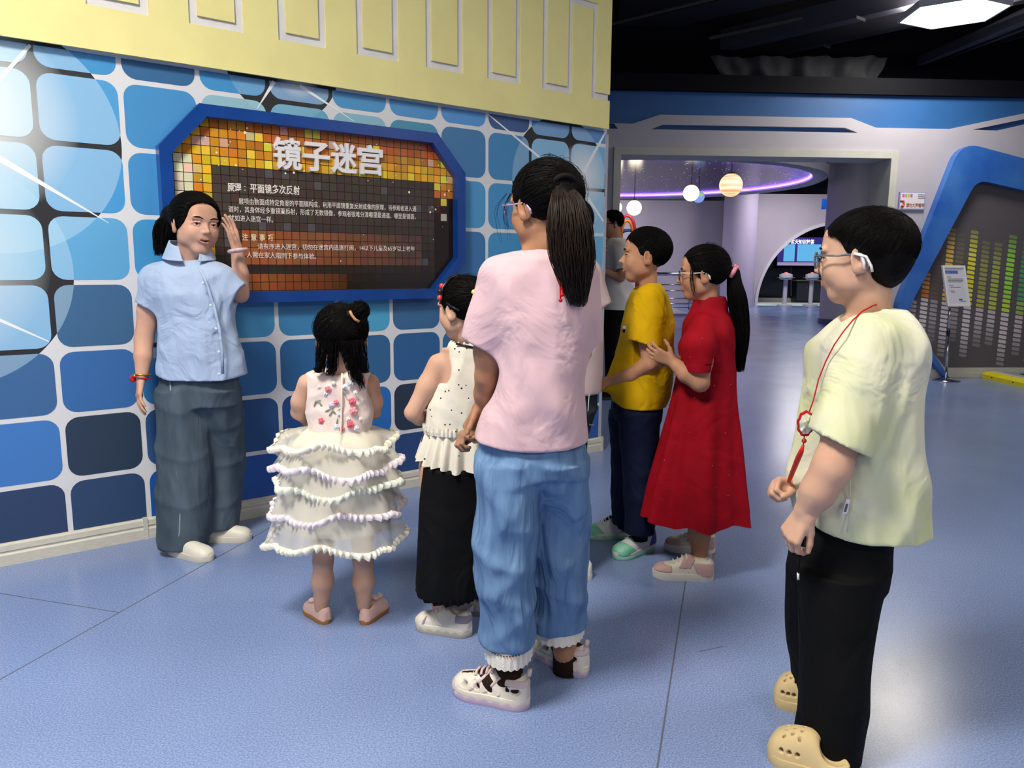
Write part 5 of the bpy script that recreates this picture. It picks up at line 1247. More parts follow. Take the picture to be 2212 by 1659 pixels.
M_but = mat('shirt_button', '#c8d4ea', .3)
for p in pl[1:]: MB().ball(p + (-.012, -.006, .0), (.006, .003, .006), 10, 6).build('button', M_but, P1, True)
# jeans
M_jean = mat('washed_blue_denim', '#414f5c', .85, col2='#515f6d', vscale=9, stretch=(2, 2, .6), bump=.15, bscale=150, bdist=.003, crease=.22, cscale=3)
J = Fld(); fo = folds(9, .014, 34, 5, [(1, 0, .1), (1, .5, .25), (.4, 0, .7)])
J.loft(px_slices([(806, 348, 513, .112), (840, 346, 514, .118), (872, 346, 515, .118)], Y), .02)
J.loft(px_slices([(838, 346, 455, .115, .0), (885, 345, 452, .11, -.015), (970, 347, 453, .10, -.03), (1060, 346, 452, .105, -.03), (1130, 347, 450, .11, -.03), (1172, 352, 442, .11, -.03)], Y), .03, fold=fo, exp=2.3); J.loft(px_slices([(838, 420, 514, .112, .01), (885, 432, 517, .105, .04), (985, 436, 524, .09, .10), (1070, 440, 518, .09, .12), (1100, 442, 514, .09, .12), (1134, 444, 511, .09, .12)], Y), .02, fold=fo, exp=2.3)
J.build('jeans', M_jean, P1, .006)
MB().tube([w(368, 822, -.105), w(370, 900, -.125), w(380, 1000, -.13), w(390, 1080, -.135), w(388, 1150, -.14), w(380, 1180, -.14)], .0035, 5).build('side_seam', mat('denim_stitch', '#8a9aa8', .8), P1, True)
for (l, r, yy, d) in ((352, 441, 1187, 0), (444, 511, 1147, .1)): pass
M_shw = mat('cream_white_leather', '#d9d6cc', .45); M_sol = mat('cream_rubber', '#cfcbc0', .6)
shoe(P1, GR(368, 1192), GR(456, 1212), wdt=.088, hgt=.050, style='plain', m_up=M_shw, m_sole=M_sol, sole=.026); shoe(P1, GR(448, 1168), GR(542, 1166), wdt=.088, hgt=.050, style='plain', m_up=M_shw, m_sole=M_sol, sole=.026)
# bracelets
def bangle(c, ax, r, th, nm, m_, par, n=20):
    R = frame(ax); MB().tube([np.array(c) + R @ np.array([r * math.cos(2 * math.pi * k / n), 0, r * math.sin(2 * math.pi * k / n)]) for k in range(n + 1)], th, 6).build(nm, m_, par, True)
M_gold = mat('gold_thread', '#c89a50', .3, metal=.8); M_redb = mat('red_bead', '#b8242c', .25)
bangle(w(307, 809, -.045), w(305, 830, -.05) - w(308, 790, -.04), .034, .003, 'bracelet', M_gold, P1); bangle(w(306, 815, -.05), w(303, 830, -.05) - w(309, 790, -.04), .035, .003, 'bracelet', M_redb, P1)
MB().ball(w(287, 818, -.06), (.014, .012, .016)).build('bead', M_redb, P1, True); MB().ball(w(291, 812, -.07), .009).build('bead', M_gold, P1, True)
bangle(w(514, 541, -.05), w(516, 560, -.05) - w(508, 520, -.05), .034, .008, 'wrist_band', mat('pale_pink_band', '#c9b0b0', .5), P1)

# ---- the small girl in a tiered white dress, seen from behind
Y = 2.55
P2 = person('small girl with a hair bun in a tiered white tulle dress, seen from behind', *GR(745, 1340)[:2])
H2 = Head(w(738, 730), .198, (-.15, .98, -.05), width=1.1)
B = Fld(); fine = [(*H2.skin(B, w(732, 812, 0), .038), .004)]
B.loft(px_slices([(808, 690, 780, .045), (850, 682, 790, .06), (920, 684, 788, .062), (1000, 690, 785, .065)], Y), .02)
B.chain([w(664, 828), w(650, 868, .02), w(645, 890, .04)], [.032, .030, .026], .02); B.chain([w(645, 890, .04), w(664, 905, .12), w(690, 900, .16)], [.026, .024, .018], .008)
B.chain([w(799, 828), w(806, 868, .03), w(806, 890, .06)], [.032, .030, .026], .02); B.chain([w(806, 890, .06), w(790, 900, .13), w(760, 898, .17)], [.026, .024, .018], .008)
hand(B, w(690, 900, .16), (1, .15, .05), (0, -1, .2), .105, 1, curl=(25, 30, 20)); hand(B, w(760, 898, .17), (-1, .1, .0), (0, -1, .2), .105, -1, curl=(25, 30, 20))
B.chain([w(700, 1000), w(699, 1130), w(698, 1210), w(697, 1255), w(694, 1312)], [.06, .045, .032, .036, .024], .02); B.chain([w(778, 1000), w(782, 1130), w(784, 1210), w(785, 1255), w(786, 1308)], [.06, .045, .032, .036, .024], .02)
B.build('body', SK_c, P2, .006, fine)
H2.face(P2)
ER2 = (.40, .46, .42)
HF = Fld(); HF.fn(*H2.hairfn(er=ER2, zmin=-.42, line=((.5, 1), (.42, .28), (.3, .25), (.12, .2), (.0, .12), (-.1, .04), (-.2, -.06), (-.5, -.1)))); HF.build('hair', M_hair, P2, .004)
pulled_hair(H2, (.5, -.55, .75), 420, 12, M_hair, P2, er=ER2, lift=.03, part=(0, .75))
wisps(H2, 90, 4, M_hair, P2, er=ER2)
# bun of two loops with a tan band
bn = Fld(); bn.ell(w(776, 671, -.05), (.029, .028, .028), None, .0); bn.ell(w(757, 683, -.06), (.024, .022, .022), None, .010); bn.ell(w(782, 690, -.05), (.018, .02, .022), None, .010)
bn.cap(w(748, 694, -.05), w(768, 676, -.06), .012, .012, .01); bn.build('bun', M_hair, P2, .003)
rs = np.random.RandomState(8); pts = []
for k in range(150):
    a0 = rs.rand() * 6.28; c = w(776, 671, -.05) + rs.normal(size=3) * .003; R = frame(rs.normal(size=3)); rr = .026 + .005 * rs.rand()
    pts.append([c + R @ np.array([rr * math.cos(a0 + q), 0, rr * math.sin(a0 + q)]) for q in np.linspace(0, 4, 9)])
strand_mesh(np.array(pts), .0014, 'bun_strands', M_hair, P2, .2)
MB().tube([w(756, 672, -.085), w(760, 681, -.09), w(767, 690, -.09), w(776, 695, -.085)], .0045, 8).build('hair_tie', mat('tan_elastic', '#b8845c', .5), P2, True)
for (x0, x1, x2, sd) in ((752, 772, 783, 1), (742, 760, 772, 2), (700, 690, 684, 3), (776, 786, 792, 5), (720, 716, 712, 6)):
    y2 = {1: 838, 2: 826, 3: 800, 5: 800, 6: 806}[sd]
    strand_mesh(tail_paths([w(x0, 735, -.085), w((x0 + x1) / 2, 768, -.09), w(x1, 800, -.085), w(x2, y2, -.085)], [.024, .018, .012, .003], 90, 10, sd + 20, wob=.010), .0010, 'loose_lock', M_hair, P2, .5)
# bodice
M_bod = mat('blush_satin', '#dcc9c6', .45, sheen=.3, bump=.2, bscale=40, col2='#e4d6d0', vscale=14)
T = Fld(); fo = folds(21, .008, 70, 5)
T.loft(px_slices([(797, 684, 778, .052), (806, 667, 796, .066), (830, 668, 800, .075), (870, 667, 803, .078), (905, 668, 803, .08), (928, 672, 800, .08)], Y), 0, fold=fo, exp=2.6)
T.ell(w(731, 795, 0), (.042, .09, .022), None, .008, 'sub')
for q, x in ((-1, 655), (1, 812)): T.ell(w(x, 835), (.028, .06, .045), None, .008, 'sub')
T.build('bodice', M_bod, P2, .004)
MB().tube([w(739, 806, -.081), w(738, 860, -.089), w(737, 915, -.09), w(735, 985, -.115)], .003, 6).build('zip', mat('cream_zip', '#e2dacb', .5), P2, True)
def rosette(x, y, r, c, par):
    p = w(x, y, -.086 + .00045 * ((x - 737) / 10) ** 2); mb = MB()
    for k in range(5): mb.ball(p + r * .55 * np.array([math.cos(k * 1.257), -.1, math.sin(k * 1.257)]), (r * .5, r * .3, r * .5), 7, 5)
    mb.ball(p + (0, -.3 * r, 0), r * .4, 7, 5); mb.build('rosette', mat('rosette_' + c[1:], c, .5), par, True)
for x, y, r, c in ((709, 841, .011, '#d87c8c'), (703, 850, .008, '#e6dce6'), (695, 909, .012, '#d8667c'), (716, 875, .010, '#c8c4e0'), (726, 869, .009, '#d87c8c'), (761, 867, .013, '#d8667c'), (764, 888, .014, '#e0949c'), (757, 917, .013, '#d85c74'), (727, 922, .010, '#cfd6ea'), (770, 925, .010, '#d4d2e4'), (733, 895, .008, '#d4d2e4'), (758, 828, .012, '#c0c8d4'), (745, 835, .009, '#e8e4f0'), (786, 824, .010, '#d8788c'), (738, 926, .010, '#d07084'), (690, 836, .007, '#e8dcd2'), (720, 828, .008, '#eadfe0'), (768, 848, .008, '#e4dcea'), (752, 905, .008, '#e8dcd8'), (780, 905, .008, '#e4ccd0')): rosette(x, y, r, c, P2)
M_leaf = mat('sage_leaf', '#8f9c88', .6)
for x, y, a in ((686, 866, .3), (692, 872, 2.2), (680, 872, 1.2), (708, 886, .5), (720, 888, 2.4), (714, 893, 1.0), (735, 884, .4), (745, 850, 2.0), (728, 910, 1.4)):
    p = w(x, y, -.088 + .00045 * ((x - 737) / 10) ** 2); d = np.array([math.cos(a), 0, math.sin(a)]) * .011; MB().tube([p - d, p - d * .3, p + d * .4, p + d], [.0006, .0028, .0024, .0005], 6).build('embroidered_leaf', M_leaf, P2, True)
# skirt: lining and five tulle tiers with ruffled hems
M_lin = mat('cream_lining', '#e0dccd', .7); M_tul = mat('cream_tulle', '#e6e3da', .8, alpha=.45, sheen=.2); M_ruf = mat('cream_ruffle', '#e8e6da', .8, sheen=.4); M_ruf2 = mat('lilac_ruffle', '#e2d8e2', .8, sheen=.4); M_ruf3 = mat('sage_ruffle', '#dadfd4', .8, sheen=.4)
top = px_slices([(922, 668, 803, .082)], Y)[0]
lin_ = resample([top] + px_slices([(960, 632, 828, .12), (1050, 622, 838, .13), (1135, 622, 840, .14)], Y), 14)
mesh_loft(lin_, 'lining', M_lin, P2, 64, lambda th, t: (.006 * t * np.sin(th * 9 + 1), .0 * th))
tiers = [(922, 950, 596, 850, M_ruf), (945, 998, 592, 864, M_ruf2), (965, 1036, 594, 872, M_ruf3), (995, 1092, 590, 870, M_ruf2), (1035, 1158, 580, 872, M_ruf)]
for i, (y0, y1, l, r, mr) in enumerate(tiers):
    if i == 0: t0 = top
    else: t0 = px_slices([(y0, 640 - i * 6, 824 + i * 5, .11 + .006 * i)], Y)[0]
    t1 = px_slices([((y0 + y1) / 2, l + 22, r - 20, .155)], Y)[0]; t2 = px_slices([(y1, l + 4, r - 4, .175)], Y)[0]
    ph = i * 1.7
    rip = lambda th, t, ph=ph: (t ** 1.2 * (.012 * np.sin(6 * th + ph) + .007 * np.sin(13 * th + 2 * ph)), t ** 1.5 * (.014 * np.sin(3 * th + ph) + .008 * np.sin(7 * th + ph)))
    mesh_loft(resample([t0, t1, t2], 16), 'tulle_tier', M_tul, P2, 180, rip)
    th = np.linspace(0, 2 * math.pi, 540, endpoint=False); dr, dz = rip(th, 1.0); V = []
    for j, (o, dzz, am) in enumerate(((-.003, .010, .003), (.006, .004, .007), (.004, -.006, .009), (-.002, -.014, .010))):
        rr = dr + o + am * np.sin(62 * th + 2 * np.sin(9 * th + ph)); zz = t2[0] + dz + dzz + .003 * np.sin(62 * th + 1.2 + ph) * (j > 0)
        V.append(np.stack([t2[1] + (t2[3] + rr) * np.cos(th), t2[2] + (t2[4] + rr) * np.sin(th), zz], 1))
    V = np.array(V); idx = np.arange(4 * 540).reshape(4, 540); f = np.stack([idx[:-1], np.roll(idx[:-1], -1, 1), np.roll(idx[1:], -1, 1), idx[1:]], -1).reshape(-1, 4)
    mesh_obj('ruffled_hem', V.reshape(-1, 3), f, mr, P2, smooth=True)
M_pks = mat('blush_leather', '#d9b4aa', .5); M_gum = mat('gum_sole', '#9a7048', .6)
for hl, to, fx in ((GR(708, 1348), GR(672, 1322), (685, 1302)), (GR(784, 1350), GR(824, 1318), (818, 1300))):
    sh = shoe(P2, hl, to + (to - hl) * .25, L=.145, wdt=.066, hgt=.048, style='plain', m_up=M_pks, m_sole=M_gum, sole=.016)
    for k in range(4): p = (to * .6 + hl * .4) + np.array([.012 * (k - 1.5), .01 * (k % 2), .062 + .004 * k]); MB().ball(p, (.013, .012, .009), 8, 6).build('bow', mat('bow_blush', '#e0c2b8', .7), sh, True)

# ---- girl with hair bobbles, dotted sleeveless top and black skirt
Y = 2.5
P3 = person('girl in a white dotted sleeveless top and long black skirt', *GR(985, 1370)[:2])
H3 = Head(w(1000, 668), .196, (-.80, .58, -.04), width=1.04)
B = Fld(); fine = [(*H3.skin(B, w(1008, 742, .02), .036), .0035)]
B.loft(px_slices([(752, 955, 1060, .05), (800, 955, 1060, .06), (900, 950, 1060, .07), (1010, 935, 1045, .08)], Y), .02)
B.chain([w(948, 788), w(925, 835, -.01), w(892, 890, -.02)], [.037, .035, .027], .02); B.chain([w(892, 892, -.02), w(906, 903, .03), w(928, 894, .10)], [.028, .025, .018], .008)
hand(B, w(928, 894, .10), (1, .5, -.1), (0, .6, -.8), .115, -1, curl=(20, 25, 20))
B.chain([w(950, 1010), w(945, 1150), w(955, 1330)], [.07, .05, .03], .02); B.chain([w(1010, 1010), w(1010, 1150, .08), w(1022, 1300, .14)], [.07, .05, .03], .02)
B.build('body', SK_c, P3, .006, fine)
H3.face(P3)
ER3 = (.385, .455, .40)
HF = Fld(); HF.fn(*H3.hairfn(er=ER3)); HF.ell(w(1040, 655, -.02), (.03, .03, .04), None, .02); HF.build('hair', M_hair, P3, .004)
pulled_hair(H3, (-.25, -.9, .25), 420, 31, M_hair, P3, er=ER3, lift=.02); wisps(H3, 50, 6, M_hair, P3, er=ER3)
for dx, dy, c in ((1024, 631, '#e8e070'), (1034, 629, '#dfe46a'), (1028, 639, '#f0b8a8'), (1036, 638, '#e6dc78')): MB().ball(w(dx, dy, -.10), .0085, 12, 8).build('hair_bobble', mat('bobble_' + c[1:], c, .3), P3, True)
mb = MB(); mb.tube([H3.p(-.40, .12, .10), H3.p(-.36, .10, .36), H3.p(-.2, .08, .52), H3.p(0, .08, .565), H3.p(.2, .08, .52), H3.p(.36, .10, .36)], .005, 8); mb.build('headband', mat('black_satin', '#101014', .35), P3, True)
for k, (z, x) in enumerate(((.20, -.40), (.30, -.385), (.385, -.34))): MB().ball(H3.p(x, .13, z), (.009, .009, .010), 10, 7).build('headband_ornament', mat('red_ornament', '#c83a40', .3) if k != 1 else MATS['black_satin'], P3, True)
MB().tube([H3.p(-.41, -.02, .12), H3.p(-.42, -.16, .05), H3.p(-.41, -.28, .0)], .003, 6).build('hair_clip', MATS['black_satin'], P3, True)
def dotted(name):
    m = bpy.data.materials.new(name); m.use_nodes = True; nt = m.node_tree; b = nt.nodes['Principled BSDF']; b.inputs['Roughness'].default_value = .8
    tc = nt.nodes.new('ShaderNodeTexCoord'); vo = nt.nodes.new('ShaderNodeTexVoronoi'); vo.inputs['Scale'].default_value = 44; vo.inputs['Randomness'].default_value = .8; nt.links.new(tc.outputs['Object'], vo.inputs['Vector'])
    lt = nt.nodes.new('ShaderNodeMath'); lt.operation = 'LESS_THAN'; lt.inputs[1].default_value = .14; nt.links.new(vo.outputs['Distance'], lt.inputs[0])
    mx = nt.nodes.new('ShaderNodeMix'); mx.data_type = 'RGBA'; nt.links.new(lt.outputs[0], mx.inputs[0]); mx.inputs[6].default_value = (*lin('#d8d4c8'), 1); mx.inputs[7].default_value = (*lin('#16161a'), 1); nt.links.new(mx.outputs[2], b.inputs['Base Color'])
    n = nt.nodes.new('ShaderNodeTexNoise'); n.inputs['Scale'].default_value = 45; nt.links.new(tc.outputs['Object'], n.inputs['Vector']); bp = nt.nodes.new('ShaderNodeBump'); bp.inputs['Strength'].default_value = .3; bp.inputs['Distance'].default_value = .006; nt.links.new(n.outputs[0], bp.inputs['Height']); nt.links.new(bp.outputs[0], b.inputs['Normal'])
    return m
M_dot = dotted('dotted_cream_cotton')
T = Fld(); fo = folds(33, .012, 60, 5, [(1, 0, .1), (1, .6, 0), (1, -.5, .2)])
T.loft(px_slices([(738, 972, 1050, .045), (748, 968, 1062, .06), (775, 966, 1075, .07), (830, 948, 1075, .08), (880, 930, 1070, .085), (928, 920, 1062, .088)], Y), 0, fold=fo, exp=2.3)
T.ell(w(952, 800, -.06), (.034, .06, .055), None, .008, 'sub'); T.ell(w(1010, 738, 0), (.045, .05, .02), None, .006, 'sub')
T.build('top', M_dot, P3, .004)
pe = resample(px_slices([(926, 920, 1060, .085), (960, 912, 1062, .10), (998, 903, 1065, .11)], Y), 12)
mesh_loft(pe, 'peplum', M_dot, P3, 160, lambda th, t: ((.005 + .009 * t) * np.sin(17 * th + 2 * np.sin(3 * th)), .012 * t * np.sin(2 * th + .8) + .004 * t * np.sin(9 * th)))
rf = px_slices([(932, 918, 1062, .092), (923, 917, 1063, .095), (915, 919, 1061, .092)], Y)
mesh_loft(rf, 'waist_ruffle', M_dot, P3, 260, lambda th, t: (.004 + .007 * t * np.sin(44 * th + 2 * np.sin(7 * th)), .005 * np.sin(23 * th) * t))
rf = px_slices([(752, 968, 1056, .055), (744, 970, 1052, .054), (738, 975, 1048, .05)], Y)
mesh_loft(rf, 'neck_ruffle', M_dot, P3, 220, lambda th, t: (.004 * np.sin(36 * th), .004 * np.sin(17 * th) * t))
MB().tube([w(985, 742, -.06), w(1010, 748, -.065), w(1028, 752, -.06)], .004, 6).build('neck_ribbon', MATS['black_satin'], P3, True)
MB().tube([w(919, 925, .02), w(914, 945, .0), w(911, 955, .0)], [.003, .004, .003], 6).build('ribbon_end', MATS['black_satin'], P3, True)
M_bsk = mat('black_cotton', '#0c0d10', .75, crease=.2, cscale=5)
J = Fld(); J.loft(px_slices([(1000, 914, 1042, .10), (1080, 910, 1048, .105), (1180, 905, 1048, .11), (1250, 902, 1044, .115), (1272, 904, 1040, .115)], Y), 0, fold=folds(35, .010, 40, 4, [(1, 0, .1), (1, .4, 0)]), exp=2.4); J.build('skirt', M_bsk, P3, .006)
rf = px_slices([(1262, 903, 1042, .116), (1270, 900, 1044, .12), (1278, 904, 1040, .116)], Y)
mesh_loft(rf, 'skirt_frill', M_bsk, P3, 240, lambda th, t: (.004 * np.sin(34 * th), .003 * np.sin(17 * th)))
M_sno = mat('off_white_mesh', '#d2cec6', .6, bump=.2, bscale=200); M_snl = mat('lilac_grey_panel', '#8d8394', .5); M_snw = mat('white_rubber', '#d6d3cb', .5)
ac3 = ((M_snl, 'heel_panel', lambda X, Yn, Z: np.maximum(Yn - .22, np.abs(Z - .62) - .2)), (M_snl, 'toe_line', lambda X, Yn, Z: np.maximum(np.abs(Yn - .80 + .1 * Z) - .02, Z - .5)), (M_snw, 'side_panel', lambda X, Yn, Z: np.maximum(np.abs(Yn - .45 - .25 * Z) - .05, .1 - Z)))
for hl, to in ((GR(1016, 1374), GR(902, 1352)), (GR(1056, 1326), GR(960, 1310))): shoe(P3, hl, to, wdt=.086, hgt=.062, m_up=M_sno, m_sole=M_snw, m_acc=M_snl, sole=.032, m_out=mat('grey_tread', '#a8a49e', .6), acc=ac3)
MB().tube([w(966, 1312), w(968, 1340)], .032, 14).build('sock', mat('cream_sock', '#cfc8bc', .9), P3, True); MB().tube([w(1026, 1290, .14), w(1028, 1312, .14)], .032, 14).build('sock', MATS['cream_sock'], P3, True)

# ---- tall girl in a pink T-shirt, seen from behind
Y = 2.08
P4 = person('tall girl with a long ponytail in a pink T-shirt and blue cropped jeans', *GR(1150, 1510)[:2])
H4 = Head(w(1174, 448), .222, (-.66, .75, -.02))
B = Fld(); fine = [(*H4.skin(B, w(1165, 560, .0), .047), .0035)]
B.loft(px_slices([(560, 1100, 1240, .06), (640, 1085, 1255, .085), (760, 1105, 1235, .085), (900, 1090, 1235, .095), (1030, 1075, 1235, .10)], Y), .02)
B.chain([w(1065, 640, .0), w(1058, 760, .02), w(1052, 812, .04)], [.048, .042, .034], .02); B.chain([w(1052, 812, .04), w(1048, 850, .08), w(1044, 874, .10)], [.034, .032, .025], .01)
wp = w(1044, 874, .10); hd = np.array([-.45, .1, -.9]); hand(B, wp, hd, (.7, -.7, 0), .150, 1, curl=(45, 55, 35), spread=2, thumb=(30, 35)); fine.append((*hbox(wp, .15, hd), .0038))
wq = w(1052, 930, .13); hd = np.array([-.95, -.2, -.15]); hand(B, wq, hd, (.2, .0, -.9), .145, -1, curl=(55, 70, 40), spread=1, thumb=(25, 35)); fine.append((*hbox(wq, .145, hd), .0038)); B.chain([w(1252, 760, .14), w(1170, 905, .22), wq], [.034, .030, .024], .01); B.chain([w(1252, 640, .02), w(1252, 760, .14)], [.042, .034], .01)
B.chain([w(1100, 1030), w(1092, 1220), w(1096, 1500)], [.085, .055, .034], .02); B.chain([w(1208, 1030, .05), w(1212, 1200, .1), w(1222, 1440, .14)], [.085, .055, .034], .02)
B.build('body', SK_d, P4, .006, fine)
H4.face(P4)
ER4 = (.39, .465, .405)
HF = Fld(); HF.fn(*H4.hairfn(er=ER4, line=((.5, 1), (.42, .30), (.30, .25), (.12, .2), (.02, .12), (-.06, -.01), (-.12, -.1), (-.3, -.16)))); HF.chain([w(1212, 408, -.07), w(1222, 425, -.11), w(1228, 470, -.13), w(1234, 540, -.13), w(1243, 610, -.12)], [.016, .020, .030, .034, .012], .02); HF.build('hair', M_hair, P4, .0045)
pulled_hair(H4, (.10, -.92, .42), 700, 41, M_hair, P4, er=ER4, lift=.02, n=14); wisps(H4, 130, 7, M_hair, P4, er=ER4, out=.16)
strand_mesh(tail_paths([w(1216, 402, -.085), w(1224, 430, -.12), w(1230, 490, -.14), w(1236, 560, -.14), w(1247, 655, -.12)], [.024, .042, .060, .060, .016], 1500, 15, 42, wob=.010, flat=(.92, .8)), .0012, 'ponytail', M_hairb, P4, .5)
bg = frame(w(1225, 420, -.12) - w(1205, 395, -.06)); MB().tube([w(1217, 406, -.085) + bg @ np.array([.032 * math.cos(q), 0, .032 * math.sin(q)]) for q in np.linspace(0, 6.283, 20)], .008, 8).build('hair_tie', mat('black_scrunchie', '#141214', .8), P4, True)
for k in range(4): strand_mesh(tail_paths([H4.p(-.33, .20 + .02 * k, .16), H4.p(-.37, .25 + .04 * k, 0), H4.p(-.36, .28 + .03 * k, -.15), H4.p(-.33, .22 + .05 * k, -.25 - .08 * k)], [.008, .016, .02, .012], 3, 9, 60 + k), .0005, 'loose_lock', M_hair, P4, .4)
M_lil = mat('lilac_plastic', '#c6a6d6', .3); M_clr = mat('clear_violet_plastic', '#b0a0c8', .2, alpha=.7); glasses(H4, P4, M_clr, M_clr, tip=M_lil)
M_pk = mat('pale_pink_cotton', '#c9abb6', .78, sheen=.1, bump=.15, bscale=180, bdist=.002, crease=.20, cscale=5.5)
T = Fld(); fo = folds(44, .022, 30, 7, [(1, 0, .8), (1, 0, .25), (.8, 0, -.7), (1, .3, 1), (.3, 0, 1)])
T.loft(px_slices([(538, 1140, 1190, .05, .01), (546, 1110, 1222, .07, .01), (562, 1080, 1250, .085), (600, 1062, 1272, .105), (680, 1072, 1272, .12), (760, 1086, 1262, .125), (830, 1074, 1261, .13), (900, 1052, 1260, .135), (960, 1034, 1260, .14), (978, 1033, 1259, .14)], Y), 0, fold=fo, exp=2.35)
T.sleeve(w(1082, 604, .0), w(1042, 750, .02), .060, .066, .05, n=(-.45, 0, -1)); T.sleeve(w(1248, 600, .02), w(1262, 738, .05), .055, .050, .05)
T.fn(lambda x, y, z: z - (w(1150, 957)[2] + .012 * ((x - w(1150, 982)[0]) / .14) ** 2 - .3 * (y - Y) * .15), (-.6, 1.5, .2), (.7, 2.6, w(0, 940)[2]), .003, 'sub')
T.ell(w(1163, 535, .0), (.052, .06, .022), None, .006, 'sub')
T.build('tshirt', M_pk, P4, .0055)
def seam_tube(pts, r, nm, m_, par): MB().tube(pts, r, 6).build(nm, m_, par, True)
M_cord = mat('red_cord', '#b81c28', .6)
seam_tube([w(1136, 545, -.01), w(1160, 540, -.055), w(1190, 545, -.06), w(1198, 553, -.06)], .0022, 'neck_cord', M_cord, P4); seam_tube([w(1197, 553, -.085), w(1203, 590, -.125), w(1210, 620, -.14), w(1211, 648, -.145)], .002, 'cord_end', M_cord, P4); seam_tube([w(1200, 560, -.09), w(1211, 600, -.13), w(1215, 630, -.142), w(1214, 636, -.145)], .002, 'cord_end', M_cord, P4); MB().ball(w(1211, 649, -.145), .005, 8, 6).build('cord_knot', M_cord, P4, True); MB().ball(w(1214, 637, -.145), .005, 8, 6).build('cord_knot', M_cord, P4, True)
M_jn2 = mat('soft_blue_denim', '#56759e', .8, col2='#6a8ab2', vscale=10, stretch=(3, 3, .6), bump=.2, bscale=120, bdist=.003, crease=.35, cscale=3)
J = Fld(); fo = folds(47, .022, 38, 7, [(.5, 0, 1), (.8, 0, .7), (1, 0, .2), (-.5, 0, 1), (1, 0, -.3)])
J.loft(px_slices([(945, 1042, 1254, .122), (985, 1038, 1262, .13), (1012, 1037, 1265, .13)], Y), 0, fold=fo)
J.loft(px_slices([(985, 1038, 1172, .128, .0), (1040, 1037, 1162, .122, -.01), (1110, 1034, 1158, .115, -.02), (1204, 1030, 1153, .115, -.02), (1300, 1040, 1150, .105, -.02), (1350, 1046, 1149, .10, -.02), (1378, 1048, 1149, .095, -.02)], Y), .035, fold=fo, exp=2.3)
J.loft(px_slices([(985, 1130, 1263, .128, .01), (1040, 1152, 1267, .118, .04), (1110, 1153, 1268, .11, .09), (1204, 1150, 1266, .11, .12), (1300, 1149, 1263, .10, .13), (1342, 1149, 1261, .095, .14)], Y), .02, fold=fo, exp=2.3)
J.build('jeans', M_jn2, P4, .006)
M_lace_ = mat('white_eyelet_lace', '#d9d6cf', .8, bump=.5, bscale=220, bdist=.004)
for rows, dy in (([(1370, 1047, 1150, .098), (1386, 1046, 1151, .101), (1408, 1047, 1150, .102)], -.02), ([(1334, 1148, 1262, .098), (1346, 1148, 1262, .100), (1362, 1149, 1261, .101)], .14)):
    mesh_loft(resample([q for q in px_slices([(a, l, r, b, dy) for a, l, r, b in rows], Y)], 8), 'lace_cuff', M_lace_, P4, 192, lambda th, t: (.0015 * np.sin(24 * th) * t, (-.005 * np.abs(np.sin(12 * th)) if t > .95 else 0) + 0 * th))
    r0 = px_slices([(rows[1][0] - 7, rows[1][1] - 1, rows[1][2] + 1, rows[1][3] + .001, dy)], Y)[0]
    for k in range(26):
        a = math.pi * (1.03 + .94 * k / 25); MB().ball((r0[1] + (r0[3] + .001) * math.cos(a), r0[2] + (r0[4] + .001) * math.sin(a), r0[0]), (.0035, .002, .0022), 6, 4).build('cuff_bow', mat('brown_ribbon', '#6a4a38', .6), P4, True)
M_sock = mat('dark_brown_sock', '#2a1d1a', .9, bump=.3, bscale=200); M_sdl = mat('cream_sandal', '#d6d0c8', .5); M_sdp = mat('lilac_sandal_sole', '#b3a2ba', .5)
for a, b, c in (((1101, 1400, -.02), (1100, 1460, -.02), (1100, 1515, -.02)), ((1220, 1360, .14), (1222, 1410, .14), (1224, 1462, .14))): MB().tube([w(*a), w(*b), w(*c)], [.042, .040, .044], 18).build('sock', M_sock, P4, True)
M_bls = mat('blush_strap', '#cbb8ba', .5)
ac4 = ((M_bls, 'lilac_overlay', lambda X, Yn, Z: np.maximum(np.abs(np.sin(Yn * 17 + 4.5 * Z)) - .42, np.maximum(.30 - Yn, np.maximum(Yn - .74, .12 - Z)))), (M_bls, 'heel_overlay', lambda X, Yn, Z: np.maximum(Yn - .26, np.abs(Z - .72) - .14)), (mat('toe_bumper', '#c9c0c4', .5), 'toe_cap', lambda X, Yn, Z: np.maximum(.93 - Yn, Z - .5)))
for hl, to in ((GR(1140, 1530), GR(984, 1490)), (GR(1264, 1462), GR(1160, 1402))):
    sh = shoe(P4, hl, to, wdt=.094, hgt=.070, style='sandal', m_up=M_sdl, m_sole=mat('cream_midsole', '#d8d2c6', .5), m_acc=M_bls, sole=.034, m_out=M_sdp, acc=ac4)
    d = (to - hl); L = np.linalg.norm(d); d /= L; Fs = Fld(); Fs.cap(hl + d * L * .18 + (0, 0, .062), hl + d * L * .5 + (0, 0, .060), .031, .032, .02); Fs.cap(hl + d * L * .5 + (0, 0, .058), hl + d * L * .86 + (0, 0, .046), .031, .020, .02); Fs.build('sock_foot', M_sock, sh, .005)

